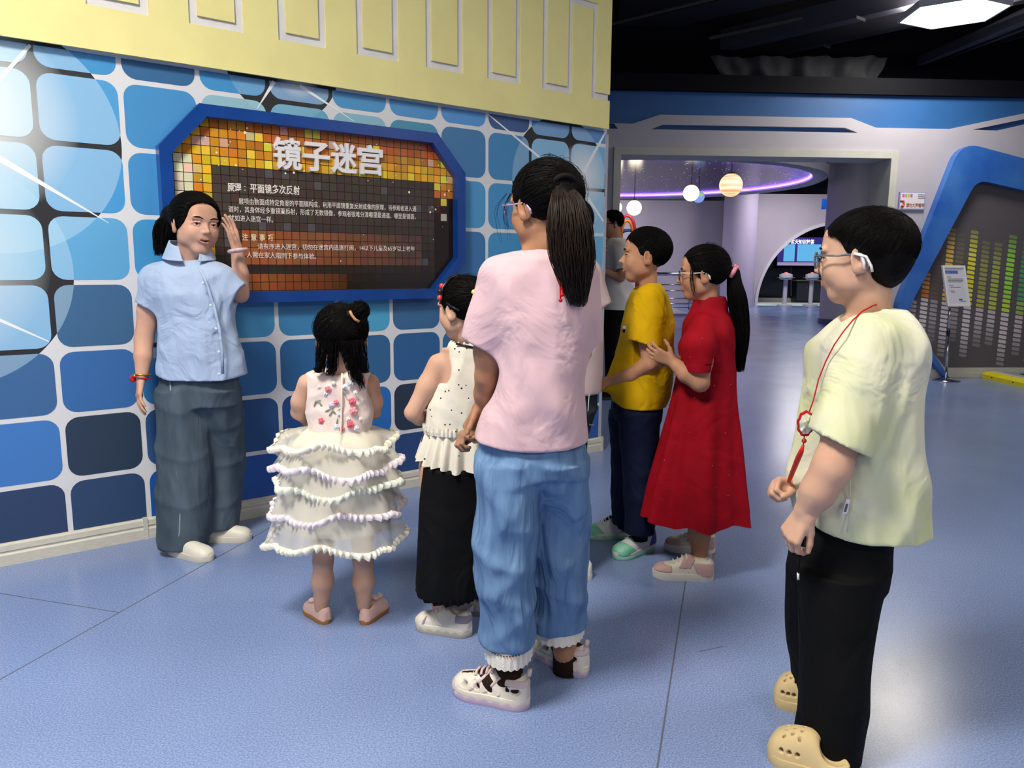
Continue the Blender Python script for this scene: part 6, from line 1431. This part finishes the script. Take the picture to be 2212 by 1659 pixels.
# ---- boy in a yellow T-shirt, in profile
Y = 3.28
P5 = person('boy in a mustard yellow T-shirt and navy trousers looking up at the board', *GR(1375, 1190)[:2])
H5 = Head(w(1391, 553), .218, (-1, .10, .05), width=1.02)
B = Fld(); fine = [(*H5.skin(B, w(1401, 640, 0), .035, open_mouth=.5), .003)]
B.loft(px_slices([(632, 1375, 1425, .09), (680, 1368, 1432, .11), (780, 1360, 1430, .11), (880, 1350, 1415, .11)], Y), .02)
B.chain([w(1402, 665, -.09), w(1402, 740, -.145), w(1403, 786, -.15)], [.036, .038, .034], .02); B.chain([w(1403, 786, -.15), w(1365, 808, -.11), w(1322, 822, -.06)], [.034, .033, .024], .01)
wp = w(1322, 822, -.06); hd = np.array([-1, .15, -.1]); hand(B, wp, hd, (0, .3, -1), .145, 1, curl=(45, 60, 40), spread=1, thumb=(25, 30)); fine.append((*hbox(wp, .145, hd), .0034))
B.chain([w(1395, 655, .13), w(1390, 780, .14)], [.045, .034], .02); B.chain([w(1390, 780, .14), w(1322, 820, .06)], [.034, .024], .01)
B.chain([w(1380, 890, -.05), w(1380, 1000, -.07), w(1382, 1150, -.08)], [.05, .045, .032], .02); B.chain([w(1362, 890, .05), w(1355, 1000, .08), w(1352, 1120, .1)], [.07, .05, .032], .02)
B.build('body', SK_t, P5, .006, fine)
H5.face(P5, open_mouth=.5, look=0)
ER5 = (.375, .445, .395); L5 = ((.5, 1), (.40, .37), (.34, .36), (.28, .32), (.22, .23), (.15, .155), (.06, .115), (.01, .08), (-.03, -.06), (-.08, -.13), (-.2, -.17), (-.36, -.2))
HF = Fld(); HF.fn(*H5.hairfn(er=ER5, line=L5, zmin=-.30)); HF.build('hair', M_hair, P5, .004)
fallen_hair(H5, (0, -.45, .9), 700, 51, M_hair, P5, er=ER5, lift=.04); fallen_hair(H5, (0, -.2, 1), 160, 52, M_hair, P5, er=ER5, lift=.05, part=(0, .18), r0=.15)
M_yel = mat('mustard_cotton', '#c49d08', .8, crease=.28, cscale=5.5)
T = Fld(); fo = folds(55, .014, 34, 6, [(1, 0, .8), (.6, 0, 1), (1, 0, -.5)])
T.loft(px_slices([(612, 1388, 1424, .06), (622, 1374, 1432, .09), (640, 1362, 1440, .12), (680, 1349, 1449, .145), (740, 1340, 1452, .15), (800, 1328, 1452, .15), (850, 1322, 1444, .145), (874, 1326, 1432, .14)], Y), 0, fold=fo)
T.cap(w(1345, 815, -.03), w(1302, 840, -.04), .06, .012, .06); T.sleeve(w(1402, 648, -.11), w(1394, 742, -.15), .056, .066, .05, n=(-.25, 0, -1)); T.sleeve(w(1398, 648, .11), w(1390, 738, .15), .056, .064, .05)
T.ell(w(1392, 618, 0), (.052, .06, .026), None, .006, 'sub')
T.build('tshirt', M_yel, P5, .0058)
for k, (y, m_) in enumerate(((704, M_plate), (712, M_black))):
    a = w(1345, y, -.055); MB().box(a, (.020, -.012, 0), (.004, .006, 0), (0, 0, -.012)).build('chest_print', m_, P5)
M_nav = mat('navy_cotton', '#0e1530', .8, crease=.25, cscale=5)
J = Fld(); fo = folds(57, .012, 32, 5, [(.4, 0, 1), (1, 0, .2), (.5, 0, -.8)])
J.loft(px_slices([(862, 1322, 1430, .13), (900, 1318, 1428, .135)], Y), 0)
J.loft(px_slices([(885, 1332, 1428, .085, -.055), (970, 1344, 1420, .08, -.065), (1060, 1348, 1413, .08, -.075), (1110, 1350, 1411, .078, -.08), (1148, 1352, 1410, .07, -.085)], Y), .02, fold=fo); J.loft(px_slices([(885, 1316, 1412, .085, .06), (970, 1321, 1398, .08, .075), (1060, 1322, 1390, .08, .085), (1128, 1322, 1385, .075, .09)], Y), .015, fold=fo)
J.build('trousers', M_nav, P5, .006)
M_teal = mat('teal_mesh', '#5fb898', .5, col2='#8fd0b8', vscale=16); M_vio2 = mat('violet_panel', '#5a4ab0', .5)
ac5 = ((M_vio2, 'heel_panel', lambda X, Yn, Z: np.maximum(Yn - .30 + .2 * Z, .1 - Z)), (M_teal, 'toe_panel', lambda X, Yn, Z: .62 - Yn + .3 * Z), (M_black, 'tongue', lambda X, Yn, Z: np.maximum(np.abs(X) - .15, np.maximum(.36 - Yn, Yn - .62))))
M_tw = mat('white_knit', '#cfd4d8', .6)
for hl, to in ((GR(1364, 1158), GR(1267, 1160)), (GR(1410, 1182), GR(1330, 1208))): shoe(P5, hl, to, wdt=.092, hgt=.068, m_up=M_tw, m_sole=M_snw, m_acc=M_vio2, sole=.03, m_out=mat('teal_tread', '#8fc8b4', .6), acc=ac5)
for p in (w(1352, 1118, .1), w(1382, 1142, -.08)): MB().tube([p, p - (0, 0, .05)], .036, 14).build('sock', mat('black_sock', '#0e0e12', .9), P5, True)

# ---- girl in a red dress, in profile
Y = 3.05
P6 = person('girl with glasses and a long ponytail in a red dress with a stand collar', *GR(1510, 1230)[:2])
H6 = Head(w(1516, 592), .205, (-.975, .22, -.03), width=1.03)
B = Fld(); fine = [(*H6.skin(B, w(1530, 672, 0), .037), .003)]
B.loft(px_slices([(680, 1510, 1555, .07), (720, 1500, 1562, .08), (800, 1490, 1570, .10), (900, 1480, 1570, .11)], Y), .02)
B.chain([w(1520, 712, -.09), w(1514, 780, -.14), w(1512, 826, -.15)], [.045, .042, .036], .02); B.chain([w(1512, 826, -.15), w(1482, 808, -.14), w(1456, 784, -.11)], [.036, .033, .024], .01)
wp = w(1454, 782, -.11); hd = np.array([-1, .1, .45]); hand(B, wp, hd, (.1, .9, .3), .132, -1, curl=(20, 30, 22), spread=8, thumb=(50, 15)); fine.append((*hbox(wp, .132, hd), .0036))
B.chain([w(1510, 700, .12), w(1492, 800, .13)], [.045, .035], .02); B.chain([w(1492, 800, .13), w(1466, 782, .02)], [.034, .024], .01)
wq = w(1466, 778, .0); hd = np.array([-.8, -.5, .2]); hand(B, wq, hd, (0, -.5, -.6), .130, -1, curl=(30, 35, 25), spread=3); fine.append((*hbox(wq, .13, hd), .0038))
B.chain([w(1515, 900, -.06), w(1512, 1060, -.06), w(1511, 1150, -.06), w(1512, 1215, -.06)], [.07, .05, .042, .030], .02); B.chain([w(1505, 900, .07), w(1508, 1060, .08), w(1510, 1170, .09)], [.07, .05, .032], .02)
B.build('body', SK_t, P6, .006, fine)
H6.face(P6)
ER6 = (.39, .465, .41); L6 = ((.5, 1), (.44, .33), (.36, .30), (.26, .27), (.14, .20), (.06, .10), (.0, -.04), (-.06, -.12), (-.3, -.18))
HF = Fld(); HF.fn(*H6.hairfn(er=ER6, line=L6, zmin=-.32)); HF.chain([w(1586, 588, -.01), w(1592, 640, -.02), w(1600, 720, -.02), w(1597, 770, -.02)], [.022, .030, .028, .015], .01); HF.build('hair', M_hair, P6, .004)
pulled_hair(H6, (0, -1, .15), 520, 61, M_hair, P6, er=ER6, lift=.02); wisps(H6, 80, 9, M_hair, P6, er=ER6, out=.12)
strand_mesh(tail_paths([w(1582, 588, -.01), w(1592, 640, -.02), w(1600, 720, -.02), w(1596, 802, -.02)], [.020, .038, .036, .018], 900, 14, 62), .0011, 'ponytail', M_hair, P6, .5)
strand_mesh(tail_paths([H6.p(-.36, .17, .2), H6.p(-.40, .19, .0), H6.p(-.40, .17, -.2), H6.p(-.38, .14, -.4)], [.006, .007, .008, .005], 22, 10, 63), .0006, 'loose_lock', M_hair, P6, .4)
M_pkp = mat('pink_hair_clip', '#e08aa0', .3); MB().tube([w(1578, 598, -.035), w(1584, 588, -.045), w(1590, 576, -.035)], .009, 8).build('hair_clip', M_pkp, P6, True)
for x, y in ((1589, 571), (1594, 574)): MB().tube([w(x - 2, y + 8, -.04), w(x, y, -.04)], [.004, .006], 8).build('clip_ear', M_pkp, P6, True)
glasses(H6, P6, mat('dark_clear_plastic', '#4a4650', .2, alpha=.8), mat('pearl_plastic', '#d6ccc8', .3), tip=mat('white_ear_tip', '#e2e2e4', .4))
M_redc = mat('red_crepe', '#8a0a1a', .7, spec=.1, crease=.15, cscale=5, col2='#950c1e', vscale=10)
T = Fld(); fo = folds(65, .010, 46, 5, [(1, 0, .5), (.5, 0, 1), (1, 0, -.4)])
T.loft(px_slices([(640, 1514, 1564, .045, .0), (652, 1500, 1568, .050), (672, 1492, 1570, .062), (690, 1486, 1577, .10), (720, 1478, 1583, .125), (770, 1471, 1584, .115), (800, 1467, 1586, .115), (808, 1467, 1586, .115)], Y), 0, fold=fo, exp=2.0)
T.cap(w(1518, 704, -.09), w(1508, 748, -.135), .050, .064, .03); T.sleeve(w(1508, 748, -.135), w(1508, 790, -.15), .064, .052, .02); T.cap(w(1512, 704, .09), w(1500, 750, .135), .050, .062, .03); T.sleeve(w(1500, 750, .135), w(1496, 788, .15), .062, .05, .02)
T.ell(w(1535, 640, 0), (.046, .042, .03), None, .004, 'sub')
T.build('bodice', M_redc, P6, .0045)
cf = px_slices([(782, 1481, 1535, .052, -.15), (792, 1480, 1536, .053, -.15), (802, 1481, 1535, .052, -.15)], Y); mesh_loft(cf, 'sleeve_cuff', M_redc, P6, 60)
sk = resample(px_slices([(797, 1465, 1589, .121), (860, 1453, 1590, .135), (950, 1430, 1599, .155), (1050, 1404, 1606, .18), (1114, 1392, 1610, .195)], Y), 20)
mesh_loft(sk, 'skirt', M_redc, P6, 200, lambda th, t: (t ** 1.2 * (.020 * np.sin(7 * th + .6 + .8 * np.sin(2 * th)) + .010 * np.sin(12 * th + 2)), t ** 2 * (.010 * np.sin(7 * th + 2)))); 
M_spk = mat('silver_sequin', '#e8d8d8', .1, metal=.8)
rs = np.random.RandomState(66)
for k in range(22):
    th = math.pi * (1.05 + .9 * rs.rand()); i = rs.randint(2, 19); z, cx, cy, a, b = sk[i]; t = i / 19
    dr = t ** 1.2 * (.020 * math.sin(7 * th + .6 + .8 * math.sin(2 * th)) + .010 * math.sin(12 * th + 2)); MB().ball((cx + (a + dr) * math.cos(th), cy + (b + dr) * math.sin(th), z), .0016, 6, 4).build('sequin', M_spk, P6)
for x, y, d in ((1556, 704, -.09), (1564, 718, -.09), (1517, 731, -.198), (1491, 771, -.185)): MB().ball(w(x, y, d), .0018, 6, 4).build('sequin', M_spk, P6)
M_snp = mat('dusty_pink_suede', '#bfa09c', .7); M_snc = mat('cream_leather', '#d3cdc0', .5)
ac6 = ((M_snp, 'heel_panel', lambda X, Yn, Z: np.maximum(Yn - .26 - .12 * Z, Z - .75)), (M_snp, 'toe_panel', lambda X, Yn, Z: np.maximum(.70 - Yn, np.abs(Z - .32) - .2)), (M_snp, 'eyelet_panel', lambda X, Yn, Z: np.maximum(np.abs(Yn - .55 + .15 * Z) - .10, .42 - Z)), (M_snw, 'side_stripe', lambda X, Yn, Z: np.maximum(np.minimum(np.abs(Yn - .38 - .12 * Z) - .018, np.abs(Yn - .46 - .12 * Z) - .018), Z - .6)))
for hl, to in ((GR(1538, 1252), GR(1412, 1244)), (GR(1542, 1192), GR(1437, 1186))): shoe(P6, hl, to, wdt=.086, hgt=.064, m_up=M_snc, m_sole=M_snw, m_acc=M_snp, sole=.030, acc=ac6)
MB().tube([w(1511, 1198, -.06), w(1510, 1212, -.06), w(1508, 1236, -.06)], [.036, .035, .038], 16).build('sock', mat('cream_sock2', '#d0c8b8', .9), P6, True); MB().tube([w(1512, 1165, .09), w(1510, 1186, .09)], .034, 14).build('sock', MATS['cream_sock2'], P6, True)

# ---- tall boy at the right in a pale green tie-dye T-shirt
Y = 1.92
P7 = person('tall boy at the right with glasses in a pale green tie-dye T-shirt and black trousers', *GR(1790, 1640)[:2])
H7 = Head(w(1858, 556), .226, (-.84, .54, -.04), width=1.04)
B = Fld(); fine = [(*H7.skin(B, w(1874, 690, .0), .047), .003)]
B.loft(px_slices([(690, 1825, 1930, .10), (760, 1815, 1935, .12), (900, 1810, 1935, .12), (1100, 1790, 1910, .10), (1200, 1780, 1880, .09)], Y), .02)
B.chain([w(1868, 760, -.09), w(1826, 920, -.172), w(1797, 1010, -.18)], [.042, .046, .040], .02); B.chain([w(1797, 1010, -.18), w(1768, 1060, -.168), w(1744, 1100, -.15)], [.040, .036, .029], .03)
wp = w(1743, 1100, -.15); hd = np.array([-.42, .1, -.9]); hand(B, wp, hd, (.85, .45, -.2), .155, 1, curl=(42, 45, 30), spread=3, thumb=(20, 30)); fine.append((*hbox(wp, .155, hd), .0034))
B.chain([w(1850, 740, .13), w(1800, 980, .17)], [.05, .038], .02); B.chain([w(1800, 980, .17), w(1735, 1045, .06)], [.037, .028], .01)
wq = w(1732, 1046, .05); hd = np.array([-1, -.15, .05]); hand(B, wq, hd, (.1, -.6, -.75), .150, 1, curl=(62, 75, 45), spread=1, thumb=(12, 45)); B.cap(wq + np.array([-.055, -.012, -.008]), wq + np.array([-.075, -.022, -.012]), .024, .020, .01); fine.append((*hbox(wq, .15, hd), .0034))
B.chain([w(1820, 1230, -.05), w(1805, 1400, -.08), w(1792, 1620, -.08)], [.06, .055, .036], .02); B.chain([w(1780, 1230, .07), w(1770, 1370, .09), w(1765, 1500, .12)], [.06, .055, .036], .02)
B.build('body', SK_c, P7, .006, fine)
H7.face(P7)
ER7 = (.385, .475, .40); EC7 = (0, -.10, .13); L7 = ((.62, 1), (.42, .42), (.36, .40), (.30, .35), (.24, .24), (.17, .15), (.08, .10), (.03, .06), (-.01, -.08), (-.06, -.15), (-.14, -.19), (-.4, -.25))
HF = Fld(); HF.fn(*H7.hairfn(er=ER7, ec=EC7, line=L7, zmin=-.24, fold=.004)); HF.ell(H7.p(0, -.29, -.13), np.array([.25, .13, .19]) * H7.h, H7.R, .05); HF.build('hair', M_hair, P7, .004)
fallen_hair(H7, (0, -.5, .9), 1000, 71, M_hair, P7, er=ER7, ec=EC7, lift=.014, r=.0010); fallen_hair(H7, (0, -.1, 1), 260, 72, M_hair, P7, er=ER7, ec=EC7, lift=.03, part=(0, .22), r0=.15, r=.0010); wisps(H7, 40, 11, M_hair, P7, er=ER7, ec=EC7, out=.07)
glasses(H7, P7, mat('grey_blue_plastic', '#5d6a74', .2), MATS['grey_blue_plastic'], tip=M_wf, tube=.0026)
MB().tube([H7.p(-.40, -.02, .03), H7.p(-.395, -.12, .0), H7.p(-.375, -.17, -.10), H7.p(-.37, -.18, -.16)], .0032, 8).build('ear_hook', M_wf, P7, True)
MB().tube([H7.p(-.395, -.0, .035), H7.p(-.39, -.07, .02), H7.p(-.38, -.10, -.06), H7.p(-.375, -.10, -.13)], .0036, 8).build('ear_hook', M_wf, P7, True)
M_dye = mat('tie_dye_cotton', '#d8d6cc', .8, sheen=.05, col2='#cad2a4', vscale=4, crease=.30, cscale=4.5)
T = Fld(); fo = folds(75, .040, 26, 6, [(1, 0, .3), (1, 0, .1), (1, .3, .5), (.8, 0, -.5)])
T.loft(px_slices([(666, 1882, 1916, .05, .0), (678, 1852, 1932, .08), (695, 1826, 1943, .11), (714, 1808, 1951, .13), (738, 1794, 1956, .145), (770, 1780, 1960, .155), (850, 1766, 1965, .16), (940, 1754, 1969, .16), (1050, 1740, 1972, .165), (1120, 1740, 1974, .165), (1172, 1752, 1974, .165)], Y), 0, fold=fo, exp=2.3)
T.sleeve(w(1876, 735, -.11), w(1812, 956, -.175), .064, .072, .06, n=(-.45, 0, -1)); T.sleeve(w(1860, 735, .12), w(1812, 930, .18), .064, .070, .05)
T.ell(w(1866, 682, .0), (.064, .066, .028), None, .006, 'sub')
zh = w(1860, 1128)[2]; T.fn(lambda x, y, z: z - (zh + .030 * sstep(.0, .16, w(1800, 1150)[0] - x) + .0 * y), (0, 1.5, .2), (1.6, 2.4, zh + .06), .003, 'sub')
T.build('tshirt', M_dye, P7, .0058)
seam_tube([w(1834, 1000, -.165), w(1838, 1080, -.168), w(1830, 1150, -.170)], .0012, 'side_seam', M_dye, P7)
MB().box(w(1820, 1110, -.172), (.010, -.001, 0), (0, .003, 0), (.006, 0, .036)).build('side_label', M_plate, P7); MB().box(w(1823, 1106, -.1735), (.005, -.0005, 0), (0, .001, 0), (.004, 0, .02)).build('label_print', M_grey, P7)
M_blk = mat('black_twill', '#0a0b0d', .8, crease=.25, cscale=4)
J = Fld(); fo = folds(77, .014, 24, 5, [(.5, 0, 1), (1, 0, .2), (.6, 0, -.8)])
J.loft(px_slices([(1070, 1748, 1925, .13), (1120, 1740, 1920, .14), (1170, 1722, 1914, .145), (1200, 1714, 1912, .15), (1240, 1706, 1905, .15)], Y), 0)
J.loft(px_slices([(1225, 1728, 1906, .10, -.06), (1320, 1734, 1889, .10, -.07), (1437, 1736, 1870, .10, -.08), (1540, 1732, 1856, .10, -.085), (1600, 1722, 1853, .095, -.085), (1642, 1722, 1850, .09, -.085)], Y), .02, fold=fo); J.loft(px_slices([(1225, 1702, 1860, .095, .07), (1300, 1702, 1845, .095, .08), (1400, 1712, 1835, .095, .10), (1450, 1718, 1830, .09, .11), (1500, 1716, 1815, .085, .12)], Y), .015, fold=fo)
J.build('trousers', M_blk, P7, .006)
for a, b in (((1732, 1181, -.145), (1728, 1196, -.15)), ((1724, 1237, -.13), (1724, 1252, -.13))): MB().tube([w(*a), w(*b)], .003, 6).build('drawstring_tip', M_wf, P7, True)
seam_tube([w(1737, 1160, -.14), w(1728, 1200, -.15), w(1724, 1240, -.13)], .002, 'drawstring', M_black, P7)
M_clog = mat('sand_foam', '#c9b489', .6)
for hl, to in ((GR(1830, 1690), GR(1662, 1626)), (GR(1790, 1545), GR(1674, 1507))): shoe(P7, hl, to, wdt=.105, hgt=.075, style='clog', m_up=M_clog, m_sole=M_clog, sole=.028, name='clog')
seam_tube([w(1908, 655, -.02), w(1912, 662, .02)], .004, 'cord_bead', M_black, P7)
nk = [w(1910, 655, -.03), w(1886, 660, -.075), w(1862, 673, -.10), w(1842, 692, -.135), w(1822, 716, -.150), w(1802, 745, -.145), w(1784, 780, -.125), w(1768, 820, -.12), w(1757, 865, -.12), w(1748, 890, -.13)]
seam_tube(nk, .0018, 'neck_cord', M_cord, P7)
pc = w(1740, 915, -.13); th = np.linspace(0, 6.283, 28, endpoint=False)
ol = [pc + np.array([(.0205 + .0014 * math.sin(9 * q)) * math.cos(q), .002 * math.cos(q), (.031 + .0016 * math.sin(9 * q)) * math.sin(q)]) for q in th]
pn = empty('beaded_pendant', tuple(pc - (0, 0, .12)), 'silver pendant with a red rim and red tassel hanging from the tall boy', 'pendant')
MB().prism([p - (0, .003, 0) for p in ol][::-1], (0, .006, 0)).build('rim', M_cord, pn)
MB().prism([pc + (p - pc) * .8 - (0, .005, 0) for p in ol][::-1], (0, .003, 0)).build('plate', mat('iridescent_silver', '#c2ccca', .2, metal=.4, col2='#eef0ea', vscale=60), pn)
for k in range(6): MB().ball(pc + np.array([.010 * math.cos(k), -.007, .016 * math.sin(k * 1.4)]), (.004, .002, .005), 7, 5).build('bead', mat('pale_bead_%d' % (k % 3), ('#d8e4e0', '#b8c8a8', '#e0d0b0')[k % 3], .2), pn, True)
MB().ball(w(1737, 952, -.13), .006, 10, 7).build('red_bead', M_redb, pn, True); MB().ball(w(1748, 893, -.13), .004, 8, 6).build('red_bead', M_redb, pn, True)
MB().tube([w(1738, 940, -.13), w(1735, 962, -.13)], .0015, 5).build('thread', M_cord, pn, True)
MB().tube([w(1735, 962, -.13), w(1731, 975, -.12), w(1724, 990, -.09), w(1708, 1030, -.01), w(1702, 1044, .03)], [.003, .006, .007, .006, .004], 10).build('tassel', mat('red_tassel', '#d82a20', .5), pn, True)

# ---- man in a white henley behind the end of the mural wall
Y = 7.2
P8 = person('man with glasses in a white short-sleeved henley standing in the doorway', *W(1335, 850, 7.2)[:2])
H8 = Head(w(1321, 484), .228, (-.96, -.25, -.08))
B = Fld(); fine = [(*H8.skin(B, w(1328, 522), .058), .006)]
B.loft(px_slices([(525, 1310, 1355, .12), (560, 1305, 1358, .15), (650, 1315, 1348, .12)], Y), .02); B.chain([w(1343, 550, -.15), w(1345, 590, -.22), w(1340, 600, -.22)], [.05, .045, .04], .02); B.chain([w(1340, 600, -.22), w(1312, 588, -.20)], [.04, .03], .01)
hand(B, w(1312, 588, -.2), (-1, -.1, .1), (0, .5, .8), .18, 1, curl=(30, 35, 25)); B.chain([w(1335, 545, .18), w(1325, 600, .2)], [.05, .04], .02); B.chain([w(1325, 600, .2), w(1305, 590, .0)], [.04, .03], .01)
B.chain([w(1326, 700, -.06), w(1325, 770, -.08), w(1325, 845, -.08)], [.06, .05, .04], .02); B.chain([w(1336, 700, .08), w(1336, 770, .1), w(1336, 838, .1)], [.06, .05, .04], .02)
B.build('body', SK_t, P8, .010, fine); H8.face(P8)
HF = Fld(); HF.fn(*H8.hairfn(zmin=-.2)); HF.build('hair', M_hair, P8, .006); fallen_hair(H8, (0, -.4, 1), 200, 81, M_hair, P8, r=.003)
glasses(H8, P8, M_black, M_black, tube=.003)
M_hen = mat('white_linen', '#e6e2e0', .8, bump=.2, bscale=20)
T = Fld(); T.loft(px_slices([(514, 1318, 1345, .09), (522, 1305, 1356, .15), (545, 1300, 1365, .18), (600, 1299, 1369, .18), (668, 1302, 1366, .18)], Y), 0, fold=folds(85, .02, 26, 5, [(1, 0, .4), (.5, 0, 1)])); T.sleeve(w(1343, 540, -.16), w(1347, 584, -.22), .08, .082, .05); T.sleeve(w(1336, 540, .16), w(1334, 582, .22), .08, .08, .05); T.build('henley', M_hen, P8, .008)
for k in range(2): MB().ball(w(1309 + k, 532 + 9 * k, -.12), .008, 8, 6).build('button', M_plate, P8, True)
J = Fld(); J.loft(px_slices([(664, 1304, 1364, .17), (690, 1303, 1360, .17)], Y), 0); J.loft(px_slices([(690, 1304, 1345, .1, -.08), (760, 1306, 1342, .09, -.08), (840, 1308, 1340, .08, -.08)], Y), .02); J.loft(px_slices([(690, 1318, 1358, .1, .1), (760, 1320, 1354, .09, .1), (836, 1322, 1352, .08, .1)], Y), .02); J.build('trousers', M_blk, P8, .010)
for d in (-.08, .1): p = w(1330, 846, d); shoe(P8, (p[0] + .1, p[1], 0), (p[0] - .17, p[1] - .03, 0), wdt=.1, hgt=.07, style='plain', m_up=M_black, m_sole=M_dark, sole=.025)

# ---- person in a grey pink top, mostly hidden behind the tall girl
Y = 3.0
P9 = person('person in a grey pink top and dark jeans half hidden behind the girl in pink', *W(1235, 1100, 3.0)[:2])
H9 = Head(w(1222, 492), .21, (-.8, .55, 0)); B = Fld(); fine = [(*H9.skin(B, w(1228, 566), .048), .006)]
B.loft(px_slices([(575, 1190, 1270, .07), (640, 1185, 1275, .09), (760, 1195, 1260, .08), (860, 1200, 1255, .07)], Y), .02)
B.chain([w(1270, 620), w(1280, 700, .05), w(1272, 760, .1)], [.038, .034, .03], .02); B.chain([w(1278, 760, .1), w(1240, 800, .16)], [.03, .024], .01); hand(B, w(1240, 800, .16), (-1, .2, 0), (0, .5, -.8), .14, 1, curl=(40, 40, 30))
B.chain([w(1178, 610), w(1172, 720, .05), w(1200, 790, .16)], [.042, .034, .024], .02); hand(B, w(1200, 790, .16), (1, .1, 0), (0, .5, -.8), .14, -1, curl=(40, 40, 30))
B.chain([w(1248, 900, -.02), w(1240, 1060, -.04), w(1232, 1225, -.04)], [.045, .042, .032], .02); B.chain([w(1205, 900, .04), w(1200, 1060, .05), w(1196, 1205, .05)], [.045, .042, .032], .02)
B.build('body', SK_t, P9, .008, fine); H9.face(P9)
HF = Fld(); HF.fn(*H9.hairfn()); HF.build('hair', M_hair, P9, .006); fallen_hair(H9, (0, -.4, 1), 200, 91, M_hair, P9, r=.002)
M_gp = mat('grey_pink_cotton', '#b8a6a8', .8, bump=.25, bscale=20); T = Fld()
T.loft(px_slices([(556, 1205, 1250, .06), (566, 1190, 1272, .08), (590, 1172, 1288, .1), (660, 1168, 1296, .115), (760, 1166, 1300, .12), (846, 1164, 1296, .125)], Y), 0, fold=folds(95, .010, 30, 5)); T.sleeve(w(1268, 588), w(1288, 662, .0), .052, .062, .05); T.sleeve(w(1185, 590), w(1176, 660), .055, .062, .05); T.build('top', M_gp, P9, .007)
M_dj = mat('dark_denim', '#1c2830', .85, bump=.2, bscale=60); J = Fld(); J.loft(px_slices([(838, 1166, 1291, .12), (880, 1168, 1289, .12)], Y), 0); J.loft(px_slices([(880, 1222, 1289, .09, -.04), (960, 1218, 1268, .085, -.04), (1212, 1205, 1258, .075, -.04)], Y), .02); J.loft(px_slices([(880, 1168, 1235, .09, .05), (960, 1172, 1228, .085, .05), (1192, 1170, 1222, .075, .05)], Y), .02); J.build('jeans', M_dj, P9, .008)
seam_tube([w(1273, 848, -.105), w(1270, 890, -.115), w(1268, 905, -.115), w(1274, 918, -.105), w(1283, 918, -.085)], .0012, 'pocket_stitch', M_plate, P9)
for x, d in ((1232, -.04), (1196, .05)): p = w(x, 1230, d); shoe(P9, (p[0] + .08, p[1] - .03, 0), (p[0] - .14, p[1] + .05, 0), wdt=.09, hgt=.065, style='plain', m_up=M_shw, m_sole=M_sol, sole=.025)
